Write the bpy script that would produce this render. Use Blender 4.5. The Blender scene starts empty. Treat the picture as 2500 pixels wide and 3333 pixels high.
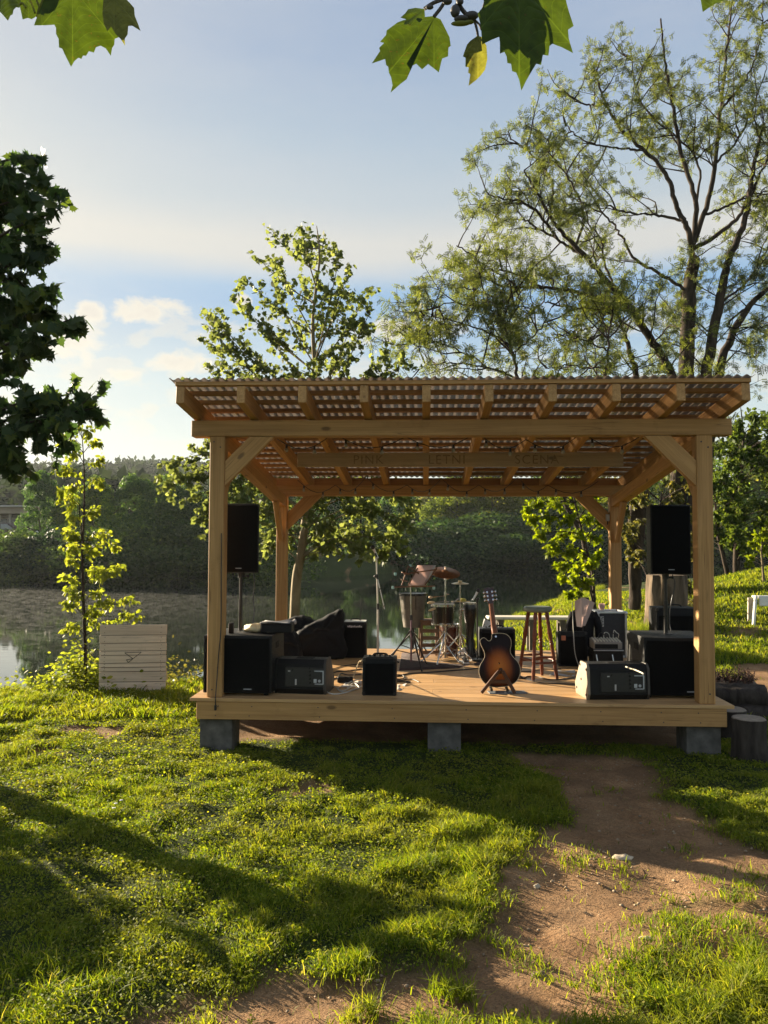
import bpy, bmesh, math, random
import numpy as np
from mathutils import Vector, Matrix, noise as mnoise

scene = bpy.context.scene
COL = scene.collection
PI = math.pi
DZ = 0.465                       # deck top above the ground in front of the stage

# ------------------------------------------------------------------ camera
CAM = np.array([1.9923, -7.2266, 1.4015 + DZ])
YAW, PITCH, ROLL, FOC = -0.0517, 0.0410, 0.0041, 2583.0
_s, _c = math.sin(YAW), math.cos(YAW)
RGT = np.array([_c, -_s, 0.0])
FWD0 = np.array([_s, _c, 0.0])
FWD = FWD0 * math.cos(PITCH) + np.array([0, 0, 1.0]) * math.sin(PITCH)
UP = -FWD0 * math.sin(PITCH) + np.array([0, 0, 1.0]) * math.cos(PITCH)
RGT_R = math.cos(ROLL) * RGT + math.sin(ROLL) * UP
UP_R = math.cos(ROLL) * UP - math.sin(ROLL) * RGT
cd = bpy.data.cameras.new('camera')
cam = bpy.data.objects.new('camera', cd)
COL.objects.link(cam)
M = Matrix(((RGT_R[0], UP_R[0], -FWD[0], CAM[0]), (RGT_R[1], UP_R[1], -FWD[1], CAM[1]),
            (RGT_R[2], UP_R[2], -FWD[2], CAM[2]), (0, 0, 0, 1)))
cam.matrix_world = M
cd.sensor_fit = 'HORIZONTAL'
cd.sensor_width = 36.0
cd.lens = 36.0 * FOC / 2500.0
cd.clip_start = 0.05
cd.clip_end = 3000.0
scene.camera = cam

def ray(u, v):
    x = (u * 2500 / 1659.0 - 1250) / FOC
    y = (v * 2500 / 1659.0 - 1666.5) / FOC
    return FWD + x * RGT_R - y * UP_R


# ------------------------------------------------------------------ view, sun, sky
EXPO = 2.1
scene.view_settings.view_transform = 'Standard'
scene.view_settings.look = 'None'
scene.view_settings.exposure = EXPO
scene.view_settings.gamma = 1.0
scene.cycles.use_denoising = True
scene.cycles.max_bounces = 6
scene.cycles.diffuse_bounces = 3
scene.cycles.glossy_bounces = 3
scene.cycles.transmission_bounces = 4
scene.cycles.transparent_max_bounces = 8
scene.cycles.volume_bounces = 0
scene.cycles.sample_clamp_indirect = 4.0
scene.cycles.sample_clamp_direct = 12.0
scene.cycles.caustics_reflective = False
scene.cycles.caustics_refractive = False

SUN_EL = math.radians(14.0)
sh = -0.78 * RGT + 0.62 * FWD0
sh /= np.linalg.norm(sh)
SUN_DIR = Vector((sh[0] * math.cos(SUN_EL), sh[1] * math.cos(SUN_EL), math.sin(SUN_EL)))   # towards the sun
sl = bpy.data.lights.new('sun', 'SUN')
sl.energy = 5.0
sl.angle = math.radians(0.55)
sl.color = (1.0, 0.85, 0.62)
sun = bpy.data.objects.new('sun', sl)
COL.objects.link(sun)
sun.rotation_euler = SUN_DIR.to_track_quat('Z', 'Y').to_euler()
sun.location = (-20, 12, 20)


def lin(c):
    return tuple(((v / 255.0) / 12.92 if v <= 10 else ((v / 255.0 + 0.055) / 1.055) ** 2.4) for v in c)


world = bpy.data.worlds.new('World')
scene.world = world
world.use_nodes = True
wn = world.node_tree
wn.nodes.clear()


def N(tree, kind, **kw):
    n = tree.nodes.new(kind)
    for k, v in kw.items():
        if k.startswith('i_'):
            n.inputs[k[2:].replace('_', ' ')].default_value = v
        elif k.startswith('n_'):
            n.inputs[int(k[2:])].default_value = v
        else:
            setattr(n, k, v)
    return n


def MATH(t, op, a, b=None, c=None, clamp=False):
    n = t.nodes.new('ShaderNodeMath')
    n.operation = op
    n.use_clamp = clamp
    for i, v in enumerate((a, b, c)):
        if v is None:
            continue
        if hasattr(v, 'is_linked') or hasattr(v, 'node'):
            t.links.new(v, n.inputs[i])
        else:
            n.inputs[i].default_value = v
    return n.outputs[0]


def MIXC(t, f, a, b, mode='MIX'):
    n = t.nodes.new('ShaderNodeMix')
    n.data_type = 'RGBA'
    n.blend_type = mode
    n.clamp_factor = True
    for i, v in ((0, f), (6, a), (7, b)):
        if hasattr(v, 'node'):
            t.links.new(v, n.inputs[i])
        else:
            n.inputs[i].default_value = v if i == 0 else tuple(v)[:3] + (1,)
    return n.outputs[2]


def RAMP(t, f, stops, interp='LINEAR'):
    n = t.nodes.new('ShaderNodeValToRGB')
    n.color_ramp.interpolation = interp
    e = n.color_ramp.elements
    while len(e) < len(stops):
        e.new(0.5)
    for el, (p, col) in zip(e, stops):
        el.position = p
        el.color = (tuple(col) + (1,))[:4] if hasattr(col, '__len__') else (col, col, col, 1)
    if f is not None:
        t.links.new(f, n.inputs[0])
    return n.outputs[0]


def NOISE(t, vec, scale, detail=4.0, rough=0.55, dist=0.0):
    n = N(t, 'ShaderNodeTexNoise', i_Scale=scale, i_Detail=detail, i_Roughness=rough, i_Distortion=dist)
    if vec is not None:
        t.links.new(vec, n.inputs['Vector'])
    return n.outputs[0]


def MAPV(t, vec, scale=(1, 1, 1), loc=(0, 0, 0), rot=(0, 0, 0)):
    n = t.nodes.new('ShaderNodeMapping')
    n.inputs['Scale'].default_value = scale
    n.inputs['Location'].default_value = loc
    n.inputs['Rotation'].default_value = rot
    t.links.new(vec, n.inputs['Vector'])
    return n.outputs[0]


PUFFS = [((198, 676), (0.028, 0.017), 1.0), ((320, 670), (0.060, 0.024), 2.3), ((165, 742), (0.062, 0.028), 3.1), ((270, 808), (0.042, 0.014), 4.7), ((385, 782), (0.050, 0.024), 5.9), ((845, 715), (0.050, 0.026), 7.2), ((520, 650), (0.020, 0.010), 8.4)]


def build_sky():
    t = wn
    out = N(t, 'ShaderNodeOutputWorld')
    bg = N(t, 'ShaderNodeBackground')
    tc = N(t, 'ShaderNodeTexCoord')
    vec = tc.outputs['Generated']
    sep = N(t, 'ShaderNodeSeparateXYZ')
    t.links.new(vec, sep.inputs[0])
    z = sep.outputs[2]
    # bearing to the right of the stage axis, warped a little so nothing is dead straight
    wob = NOISE(t, MAPV(t, vec, (2.2, 2.2, 9.0)), 1.0, 4.0)
    zz = MATH(t, 'ADD', z, MATH(t, 'MULTIPLY', MATH(t, 'SUBTRACT', wob, 0.5), 0.05))
    stops = [(0.0, (226, 233, 224)), (0.10, (226, 236, 230)), (0.187, (203, 225, 233)), (0.245, (172, 203, 228)),
             (0.290, (142, 187, 229)), (0.306, (150, 192, 230)), (0.338, (224, 224, 219)), (0.356, (228, 227, 220)),
             (0.395, (199, 212, 220)), (0.46, (181, 201, 219)), (0.53, (164, 186, 215)), (0.60, (157, 179, 211)),
             (0.8, (160, 175, 198)), (1.0, (150, 166, 190))]
    base = RAMP(t, zz, [(p, lin(c)) for p, c in stops])
    # streaks inside the high veil
    st = NOISE(t, MAPV(t, vec, (1.6, 1.6, 5.5), (3, 1, 0)), 1.3, 5.0, 0.6)
    veil = RAMP(t, z, [(0.32, 0.0), (0.42, 1.0)])
    stv = MATH(t, 'MULTIPLY', RAMP(t, st, [(0.40, 0.0), (0.74, 0.45)]), veil)
    base = MIXC(t, stv, base, lin((206, 213, 222)))
    # low cumulus puffs, brighter towards the sun
    pn = NOISE(t, MAPV(t, vec, (1.0, 1.0, 2.3), (0.37, 0.2, 0.1)), 15.0, 6.0, 0.50, 0.2)
    band = RAMP(t, z, [(0.09, 0.0), (0.165, 1.0), (0.265, 1.0), (0.30, 0.0)])
    pm = MATH(t, 'MULTIPLY', RAMP(t, pn, [(0.515, 0.0), (0.59, 1.0)]), band)
    edge = RAMP(t, pn, [(0.57, 0.0), (0.74, 1.0)])
    puff = MIXC(t, edge, lin((250, 238, 214)), lin((226, 217, 206)))
    base = MIXC(t, MATH(t, 'MULTIPLY', pm, 0.45), base, puff)
    # the five puffs left of the stage, each about its own bearing
    for (u, v), (hw, hh), k in PUFFS:
        dv = ray(u, v)
        dv = dv / np.linalg.norm(dv)
        sb = N(t, 'ShaderNodeVectorMath', operation='SUBTRACT')
        t.links.new(vec, sb.inputs[0])
        sb.inputs[1].default_value = tuple(dv)
        ml = N(t, 'ShaderNodeVectorMath', operation='MULTIPLY')
        t.links.new(sb.outputs[0], ml.inputs[0])
        ml.inputs[1].default_value = (1.3 / hw, 1.3 / hw, 1.2 / hh)
        ln = N(t, 'ShaderNodeVectorMath', operation='LENGTH')
        t.links.new(ml.outputs[0], ln.inputs[0])
        nz = NOISE(t, MAPV(t, vec, (1, 1, 1.6), (k, 0.3 * k, 0.1)), 26.0, 6.0, 0.6, 0.3)
        r = MATH(t, 'ADD', MATH(t, 'SUBTRACT', 1.0, ln.outputs['Value']), MATH(t, 'MULTIPLY', MATH(t, 'SUBTRACT', nz, 0.5), 2.3))
        body = RAMP(t, r, [(0.12, 0.0), (0.55, 0.92)])
        tone = MIXC(t, RAMP(t, r, [(0.35, 0.0), (1.0, 1.0)]), lin((252, 243, 222)), lin((232, 222, 208)))
        base = MIXC(t, body, base, tone)
    # glow towards the sun
    dot = N(t, 'ShaderNodeVectorMath', operation='DOT_PRODUCT')
    t.links.new(vec, dot.inputs[0])
    dot.inputs[1].default_value = tuple(SUN_DIR)
    g = MATH(t, 'POWER', MATH(t, 'MAXIMUM', dot.outputs['Value'], 0.0), 7.0)
    glow = MIXC(t, MATH(t, 'MULTIPLY', g, 0.7), base, (1.15, 1.03, 0.80))
    # the physical sky below the veil
    sky = N(t, 'ShaderNodeTexSky', sky_type='NISHITA', sun_disc=False, sun_elevation=SUN_EL,
            sun_rotation=math.atan2(SUN_DIR.x, SUN_DIR.y), altitude=300.0, air_density=1.0, dust_density=1.2, ozone_density=1.0)
    nis = MIXC(t, 1.0, sky.outputs[0], (0.1, 0.1, 0.1), 'MULTIPLY')
    tot = MIXC(t, 0.12, glow, nis)
    t.links.new(tot, bg.inputs['Color'])
    bg.inputs['Strength'].default_value = 0.98 / (2 ** EXPO)
    t.links.new(bg.outputs[0], out.inputs['Surface'])


build_sky()


# ------------------------------------------------------------------ placing helpers (1659 px wide picture -> points in the place)
def on(u, v, z=DZ):
    d = ray(u, v)
    t = (z - CAM[2]) / d[2]
    return Vector(CAM + d * t)


def at(u, v, depth):
    return Vector(CAM + ray(u, v) * depth)


def cw(x, depth, z=0.0):
    """camera-aligned ground coordinates -> world"""
    p = CAM + RGT * x + FWD0 * depth
    return Vector((p[0], p[1], z))


# ------------------------------------------------------------------ object helpers
def tag(o, label, cat, group=None, kind=None):
    if label:
        o['label'] = label
    if cat:
        o['category'] = cat
    if group:
        o['group'] = group
    if kind:
        o['kind'] = kind
    return o


def thing(name, label, cat, loc=(0, 0, 0), rz=0.0, group=None):
    o = bpy.data.objects.new(name, None)
    COL.objects.link(o)
    o.empty_display_size = 0.1
    o.location = loc
    o.rotation_euler = (0, 0, rz)
    return tag(o, label, cat, group)


def link(name, me, mat=None, parent=None, loc=None, mat4=None):
    o = bpy.data.objects.new(name, me)
    COL.objects.link(o)
    if mat is not None:
        for m in (mat if isinstance(mat, (list, tuple)) else [mat]):
            me.materials.append(m)
    if parent is not None:
        o.parent = parent
    if mat4 is not None:
        o.matrix_basis = mat4
    elif loc is not None:
        o.location = loc
    return o


def copy_tree(o, parent=None):
    c = o.copy()
    COL.objects.link(c)
    if parent is not None:
        c.parent = parent
    for ch in list(o.children):
        copy_tree(ch, c)
    return c


def np_mesh(name, V, faces, smooth=False):
    """V: (n, k, 3) copies of a small shape with the given faces"""
    n, k = V.shape[:2]
    me = bpy.data.meshes.new(name)
    flat = np.concatenate([np.array(f) for f in faces])
    tot = np.array([len(f) for f in faces])
    idx = (np.arange(n)[:, None] * k + flat[None, :]).ravel().astype(np.int32)
    lt = np.tile(tot, n).astype(np.int32)
    ls = np.concatenate([[0], np.cumsum(lt)[:-1]]).astype(np.int32)
    me.vertices.add(n * k)
    me.vertices.foreach_set('co', V.astype(np.float32).ravel())
    me.loops.add(len(idx))
    me.loops.foreach_set('vertex_index', idx)
    me.polygons.add(len(lt))
    me.polygons.foreach_set('loop_start', ls)
    me.polygons.foreach_set('loop_total', lt)
    if smooth:
        me.polygons.foreach_set('use_smooth', np.ones(len(lt), dtype=bool))
    me.update(calc_edges=True)
    return me


def arr_mesh(name, verts, quads, smooth=True):
    me = bpy.data.meshes.new(name)
    verts = np.asarray(verts, dtype=np.float32)
    quads = np.asarray(quads, dtype=np.int32)
    me.vertices.add(len(verts))
    me.vertices.foreach_set('co', verts.ravel())
    me.loops.add(quads.size)
    me.loops.foreach_set('vertex_index', quads.ravel())
    me.polygons.add(len(quads))
    me.polygons.foreach_set('loop_start', np.arange(0, quads.size, 4, dtype=np.int32))
    me.polygons.foreach_set('loop_total', np.full(len(quads), 4, dtype=np.int32))
    if smooth:
        me.polygons.foreach_set('use_smooth', np.ones(len(quads), dtype=bool))
    me.update(calc_edges=True)
    return me


class MB:
    """collects shapes into one bmesh"""

    def __init__(self):
        self.bm = bmesh.new()

    def _xf(self, vs, m):
        for v in vs:
            v.co = m @ v.co

    def box(self, c, s, rot=None, bev=0.0, seg=1):
        r = bmesh.ops.create_cube(self.bm, size=1.0)
        vs = r['verts']
        for v in vs:
            v.co = Vector((v.co.x * s[0], v.co.y * s[1], v.co.z * s[2]))
        if bev > 0:
            es = list({e for v in vs for e in v.link_edges})
            rr = bmesh.ops.bevel(self.bm, geom=es, offset=min(bev, min(s) * 0.45), segments=seg, affect='EDGES', profile=0.6)
            vs = list({v for f in rr['faces'] for v in f.verts} | {v for v in vs if v.is_valid})
        m = Matrix.Translation(c) @ (rot.to_4x4() if rot is not None else Matrix())
        self._xf(vs, m)
        return self

    def hexa(self, pts, bev=0.0):
        """box from 8 corners: bottom 4 (ccw) then top 4"""
        vs = [self.bm.verts.new(p) for p in pts]
        fs = [(3, 2, 1, 0), (4, 5, 6, 7), (0, 1, 5, 4), (1, 2, 6, 5), (2, 3, 7, 6), (3, 0, 4, 7)]
        faces = [self.bm.faces.new([vs[i] for i in f]) for f in fs]
        if bev > 0:
            es = list({e for f in faces for e in f.edges})
            bmesh.ops.bevel(self.bm, geom=es, offset=bev, segments=2, affect='EDGES', profile=0.6)
        return self

    def tube(self, pts, r, n=8, caps=True):
        pts = [Vector(p) for p in pts]
        rs = r if hasattr(r, '__len__') else [r] * len(pts)
        rings = []
        ref = None
        for i, p in enumerate(pts):
            d = (pts[min(i + 1, len(pts) - 1)] - pts[max(i - 1, 0)])
            if d.length < 1e-9:
                d = Vector((0, 0, 1))
            d.normalize()
            if ref is None:
                ref = d.orthogonal().normalized()
            a = (ref - d * ref.dot(d))
            if a.length < 1e-6:
                a = d.orthogonal()
            a.normalize()
            ref = a
            b = d.cross(a)
            rings.append([self.bm.verts.new(p + (a * math.cos(2 * PI * k / n) + b * math.sin(2 * PI * k / n)) * rs[i]) for k in range(n)])
        for q0, q1 in zip(rings, rings[1:]):
            for k in range(n):
                self.bm.faces.new((q0[k], q0[(k + 1) % n], q1[(k + 1) % n], q1[k]))
        if caps:
            self.bm.faces.new(list(reversed(rings[0])))
            self.bm.faces.new(rings[-1])
        return self

    def cyl(self, p0, p1, r0, r1=None, n=16):
        return self.tube([p0, p1], [r0, r0 if r1 is None else r1], n)

    def lathe(self, prof, c=(0, 0, 0), n=24, rot=None):
        m = Matrix.Translation(c) @ (rot.to_4x4() if rot is not None else Matrix())
        rings = []
        for r, z in prof:
            if r < 1e-5:
                rings.append([self.bm.verts.new(m @ Vector((0, 0, z)))])
            else:
                rings.append([self.bm.verts.new(m @ Vector((r * math.cos(2 * PI * k / n), r * math.sin(2 * PI * k / n), z))) for k in range(n)])
        for a, b in zip(rings, rings[1:]):
            for k in range(n):
                k2 = (k + 1) % n
                if len(a) == 1 and len(b) == 1:
                    continue
                if len(a) == 1:
                    self.bm.faces.new((a[0], b[k2], b[k]))
                elif len(b) == 1:
                    self.bm.faces.new((a[k], a[k2], b[0]))
                else:
                    self.bm.faces.new((a[k], a[k2], b[k2], b[k]))
        return self

    def prism(self, poly, t, m=None, bev=0.0):
        """polygon in local XZ, thickness t along Y (centred)"""
        m = m or Matrix()
        a = [self.bm.verts.new(m @ Vector((x, -t / 2, z))) for x, z in poly]
        b = [self.bm.verts.new(m @ Vector((x, t / 2, z))) for x, z in poly]
        n = len(poly)
        fs = [self.bm.faces.new(a), self.bm.faces.new(list(reversed(b)))]
        for i in range(n):
            fs.append(self.bm.faces.new((a[(i + 1) % n], a[i], b[i], b[(i + 1) % n])))
        if bev > 0:
            es = list(set(fs[0].edges) | set(fs[1].edges))
            bmesh.ops.bevel(self.bm, geom=es, offset=bev, segments=2, affect='EDGES', profile=0.6)
        return self

    def ball(self, c, r, s=(1, 1, 1), u=12, v=8):
        rr = bmesh.ops.create_uvsphere(self.bm, u_segments=u, v_segments=v, radius=r)
        self._xf(rr['verts'], Matrix.Translation(c) @ Matrix.Diagonal((s[0], s[1], s[2], 1)))
        return self

    def mesh(self, name, ang=35):
        bmesh.ops.recalc_face_normals(self.bm, faces=self.bm.faces)
        me = bpy.data.meshes.new(name)
        self.bm.to_mesh(me)
        self.bm.free()
        if ang:
            me.polygons.foreach_set('use_smooth', np.ones(len(me.polygons), dtype=bool))
            me.set_sharp_from_angle(angle=math.radians(ang))
        return me

    def obj(self, name, mat, parent=None, loc=None, mat4=None, ang=35):
        return link(name, self.mesh(name, ang), mat, parent, loc, mat4)


def RX(a): return Matrix.Rotation(a, 3, 'X')
def RY(a): return Matrix.Rotation(a, 3, 'Y')
def RZ(a): return Matrix.Rotation(a, 3, 'Z')


def spline(pts, n=6):
    P = [Vector(p) for p in pts]
    if len(P) < 3:
        return [P[0].lerp(P[-1], i / n) for i in range(n + 1)]
    out = []
    for i in range(len(P) - 1):
        p0, p1, p2, p3 = P[max(i - 1, 0)], P[i], P[i + 1], P[min(i + 2, len(P) - 1)]
        for k in range(n):
            s = k / n
            out.append(0.5 * ((2 * p1) + (p2 - p0) * s + (2 * p0 - 5 * p1 + 4 * p2 - p3) * s * s + (3 * p1 - p0 - 3 * p2 + p3) * s ** 3))
    out.append(P[-1])
    return out


# ------------------------------------------------------------------ materials
def new_mat(name):
    m = bpy.data.materials.new(name)
    m.use_nodes = True
    t = m.node_tree
    t.nodes.clear()
    out = t.nodes.new('ShaderNodeOutputMaterial')
    return m, t, out


def simple(name, col, rough=0.5, metal=0.0, var=0.12, scale=30.0, bump=0.0, spec=0.5, bscale=None):
    m, t, out = new_mat(name)
    b = N(t, 'ShaderNodeBsdfPrincipled', i_Roughness=rough, i_Metallic=metal)
    b.inputs['Specular IOR Level'].default_value = spec
    tc = N(t, 'ShaderNodeTexCoord')
    nz = NOISE(t, tc.outputs['Object'], scale, 4.0)
    lo = tuple(c * (1 - var) for c in col)
    hi = tuple(min(1, c * (1 + var)) for c in col)
    t.links.new(RAMP(t, nz, [(0.3, lo), (0.7, hi)]), b.inputs['Base Color'])
    t.links.new(RAMP(t, NOISE(t, tc.outputs['Object'], scale * 0.3, 3.0), [(0.3, max(0, rough - 0.1)), (0.7, min(1, rough + 0.1))]), b.inputs['Roughness'])
    if bump:
        bp = N(t, 'ShaderNodeBump', i_Strength=bump, i_Distance=0.01)
        t.links.new(NOISE(t, tc.outputs['Object'], bscale or scale * 2, 3.0), bp.inputs['Height'])
        t.links.new(bp.outputs[0], b.inputs['Normal'])
    t.links.new(b.outputs[0], out.inputs[0])
    return m


def wood(name, dark, light, rough=0.62, knots=True, grain=1.0, grey=0.0):
    """sawn timber, the grain along the object's own X"""
    m, t, out = new_mat(name)
    b = N(t, 'ShaderNodeBsdfPrincipled', i_Roughness=rough)
    b.inputs['Specular IOR Level'].default_value = 0.25
    tc = N(t, 'ShaderNodeTexCoord')
    oi = N(t, 'ShaderNodeObjectInfo')
    ge = N(t, 'ShaderNodeNewGeometry')
    v = N(t, 'ShaderNodeVectorMath', operation='ADD')
    t.links.new(tc.outputs['Object'], v.inputs[0])
    rv = N(t, 'ShaderNodeCombineXYZ')
    rnd = MATH(t, 'ADD', MATH(t, 'MULTIPLY', oi.outputs['Random'], 37.0), MATH(t, 'MULTIPLY', ge.outputs['Random Per Island'], 23.0))
    t.links.new(rnd, rv.inputs[0])
    t.links.new(rnd, rv.inputs[2])
    t.links.new(rv.outputs[0], v.inputs[1])
    vec = v.outputs[0]
    g1 = NOISE(t, MAPV(t, vec, (0.5, 16 * grain, 16 * grain)), 1.6, 6.0, 0.6, 1.1)
    g2 = NOISE(t, MAPV(t, vec, (1.4, 70 * grain, 70 * grain)), 1.0, 3.0, 0.6)
    big = NOISE(t, vec, 1.1, 2.0)
    f = MATH(t, 'ADD', MATH(t, 'MULTIPLY', g1, 0.62), MATH(t, 'MULTIPLY', g2, 0.38))
    col = RAMP(t, f, [(0.32, dark), (0.5, tuple((a + c) / 2 for a, c in zip(dark, light))), (0.66, light)])
    tone = MATH(t, 'ADD', 0.80, MATH(t, 'MULTIPLY', MATH(t, 'ADD', MATH(t, 'FRACT', MATH(t, 'MULTIPLY', rnd, 3.7)), big), 0.22))
    tn = N(t, 'ShaderNodeCombineXYZ')
    for i in range(3):
        t.links.new(tone, tn.inputs[i])
    col = MIXC(t, 1.0, col, tn.outputs[0], 'MULTIPLY')
    if knots:
        vo = N(t, 'ShaderNodeTexVoronoi', i_Scale=1.0, i_Randomness=1.0)
        t.links.new(MAPV(t, vec, (2.3, 5.5, 5.5)), vo.inputs['Vector'])
        kn = RAMP(t, vo.outputs['Distance'], [(0.07, 1.0), (0.13, 0.0)])
        sel = MATH(t, 'GREATER_THAN', NOISE(t, vec, 1.9, 1.0), 0.47)
        col = MIXC(t, MATH(t, 'MULTIPLY', MATH(t, 'MULTIPLY', kn, sel), 0.75), col, tuple(c * 0.32 for c in dark))
    ck = NOISE(t, MAPV(t, vec, (0.55, 26 * grain, 26 * grain)), 1.0, 2.0, 0.4, 0.4)
    ckm = RAMP(t, MATH(t, 'ABSOLUTE', MATH(t, 'SUBTRACT', ck, 0.5)), [(0.0, 1.0), (0.012, 0.0)])
    cks = RAMP(t, NOISE(t, vec, 2.3, 2.0), [(0.52, 0.0), (0.60, 0.65)])
    col = MIXC(t, MATH(t, 'MULTIPLY', ckm, cks), col, tuple(c * 0.35 for c in dark))
    st = NOISE(t, vec, 5.0, 5.0, 0.65)
    col = MIXC(t, RAMP(t, st, [(0.58, 0.0), (0.74, 0.35)]), col, tuple(c * 0.6 for c in dark))
    if grey:
        col = MIXC(t, MATH(t, 'MULTIPLY', RAMP(t, NOISE(t, vec, 3.0, 5.0), [(0.35, 0.0), (0.65, 1.0)]), grey), col, (0.30, 0.28, 0.25))
    t.links.new(col, b.inputs['Base Color'])
    bp = N(t, 'ShaderNodeBump', i_Strength=0.25, i_Distance=0.004)
    t.links.new(f, bp.inputs['Height'])
    t.links.new(bp.outputs[0], b.inputs['Normal'])
    t.links.new(b.outputs[0], out.inputs[0])
    return m


def leafmat(name, c1, c2, c3=None, trans=0.5, tcol=None, rough=0.5, veins=False, spec=0.10, objvar=False):
    """c1..c2 per-leaf tones; light also passes through the blade"""
    m, t, out = new_mat(name)
    b = N(t, 'ShaderNodeBsdfPrincipled', i_Roughness=rough)
    b.inputs['Specular IOR Level'].default_value = spec
    ge = N(t, 'ShaderNodeNewGeometry')
    stops = [(0.0, c1), (0.8, c2)] + ([(1.0, c3)] if c3 else [])
    col = RAMP(t, ge.outputs['Random Per Island'], stops)
    tcn = N(t, 'ShaderNodeTexCoord')
    big = NOISE(t, tcn.outputs['Object'], 0.9, 3.0)
    col = MIXC(t, RAMP(t, big, [(0.35, 0.0), (0.65, 0.55)]), col, tuple(v * 0.72 for v in c1))
    if objvar:
        oi = N(t, 'ShaderNodeObjectInfo')
        cv = RAMP(t, oi.outputs['Random'], [(0.0, (0.42, 0.52, 0.62)), (0.35, (1.15, 1.05, 0.75)), (0.65, (0.7, 0.85, 0.8)), (1.0, (2.1, 1.85, 0.95))])
        col = MIXC(t, 1.0, col, cv, 'MULTIPLY')
    if veins:
        uv = N(t, 'ShaderNodeUVMap')
        sp = N(t, 'ShaderNodeSeparateXYZ')
        t.links.new(uv.outputs[0], sp.inputs[0])
        ang = MATH(t, 'ARCTAN2', sp.outputs[0], sp.outputs[1])
        w = MATH(t, 'ABSOLUTE', MATH(t, 'SINE', MATH(t, 'MULTIPLY', ang, 4.5)))
        v1 = RAMP(t, w, [(0.015, 0.8), (0.07, 0.0)])
        rr = MATH(t, 'SQRT', MATH(t, 'ADD', MATH(t, 'MULTIPLY', sp.outputs[0], sp.outputs[0]), MATH(t, 'MULTIPLY', sp.outputs[1], sp.outputs[1])))
        w2 = MATH(t, 'ABSOLUTE', MATH(t, 'SINE', MATH(t, 'ADD', MATH(t, 'MULTIPLY', rr, 26.0), MATH(t, 'MULTIPLY', w, 3.2))))
        v2 = RAMP(t, w2, [(0.03, 0.4), (0.16, 0.0)])
        bl = NOISE(t, tcn.outputs['Object'], 38.0, 5.0, 0.65)
        col = MIXC(t, RAMP(t, bl, [(0.40, 0.0), (0.68, 0.7)]), col, tuple(v * 0.45 for v in c1))
        sp2 = NOISE(t, tcn.outputs['Object'], 150.0, 2.0)
        col = MIXC(t, RAMP(t, sp2, [(0.66, 0.0), (0.72, 0.7)]), col, (0.09, 0.06, 0.02))
        col = MIXC(t, MATH(t, 'MULTIPLY', MATH(t, 'MAXIMUM', v1, v2), 0.45), col, tuple(min(1, v * 1.9) for v in c2))
        bp = N(t, 'ShaderNodeBump', i_Strength=0.5, i_Distance=0.004)
        t.links.new(MATH(t, 'ADD', w, MATH(t, 'MULTIPLY', w2, 0.4)), bp.inputs['Height'])
        t.links.new(bp.outputs[0], b.inputs['Normal'])
    t.links.new(col, b.inputs['Base Color'])
    tr = N(t, 'ShaderNodeBsdfTranslucent')
    tint = tcol or (1.9, 1.7, 0.75)
    tc2 = MIXC(t, 1.0, col, tint, 'MULTIPLY')
    t.links.new(tc2, tr.inputs['Color'])
    mx = N(t, 'ShaderNodeMixShader', n_0=trans)
    t.links.new(b.outputs[0], mx.inputs[1])
    t.links.new(tr.outputs[0], mx.inputs[2])
    t.links.new(mx.outputs[0], out.inputs[0])
    return m


def barkmat(name, dark, light, scale=9.0):
    m, t, out = new_mat(name)
    b = N(t, 'ShaderNodeBsdfPrincipled', i_Roughness=0.9)
    b.inputs['Specular IOR Level'].default_value = 0.15
    tc = N(t, 'ShaderNodeTexCoord')
    v = MAPV(t, tc.outputs['Object'], (1, 1, 0.28))
    n1 = NOISE(t, v, scale, 6.0, 0.65, 0.6)
    t.links.new(RAMP(t, n1, [(0.35, dark), (0.65, light)]), b.inputs['Base Color'])
    bp = N(t, 'ShaderNodeBump', i_Strength=0.9, i_Distance=0.03)
    t.links.new(n1, bp.inputs['Height'])
    t.links.new(bp.outputs[0], b.inputs['Normal'])
    t.links.new(b.outputs[0], out.inputs[0])
    return m


W_PINE = wood('spruce_timber', (0.30, 0.155, 0.054), (0.52, 0.30, 0.115))
W_DECK = wood('deck_board', (0.40, 0.225, 0.095), (0.62, 0.385, 0.175), rough=0.5)
W_BATTEN = wood('roof_batten', (0.25, 0.13, 0.055), (0.40, 0.23, 0.10), knots=False)
W_PALE = wood('pale_weathered_plank', (0.52, 0.42, 0.32), (0.76, 0.64, 0.51), rough=0.8, grey=0.12)
W_SIGN = wood('sign_plank', (0.34, 0.23, 0.12), (0.48, 0.34, 0.19), grey=0.12)
W_RED = wood('red_stained_wood', (0.10, 0.025, 0.012), (0.17, 0.05, 0.022), rough=0.35, knots=False)
W_BENCH = wood('cream_bench_plank', (0.60, 0.53, 0.42), (0.74, 0.67, 0.55), knots=False)
BLACK = simple('black_vinyl', (0.008, 0.008, 0.0085), 0.6, var=0.3, scale=120, bump=0.15, spec=0.18)
BLACKPAINT = simple('black_textured_paint', (0.010, 0.0095, 0.009), 0.5, var=0.3, scale=220, bump=0.3, spec=0.2)
GRILLE = simple('black_speaker_grille', (0.004, 0.004, 0.004), 0.7, var=0.5, scale=400, bump=0.8, spec=0.1)
CLOTHBLK = simple('black_nylon', (0.007, 0.007, 0.0085), 0.75, var=0.35, scale=60, bump=0.5, bscale=18, spec=0.15)
CHROME = simple('chrome', (0.62, 0.60, 0.57), 0.16, metal=1.0, var=0.08)
STEEL = simple('brushed_aluminium', (0.62, 0.64, 0.66), 0.35, metal=0.85, var=0.1)
SATIN = simple('satin_steel', (0.50, 0.46, 0.41), 0.38, metal=0.35, var=0.1)
DARKMETAL = simple('black_metal', (0.03, 0.028, 0.026), 0.35, metal=0.5, var=0.2)
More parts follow.
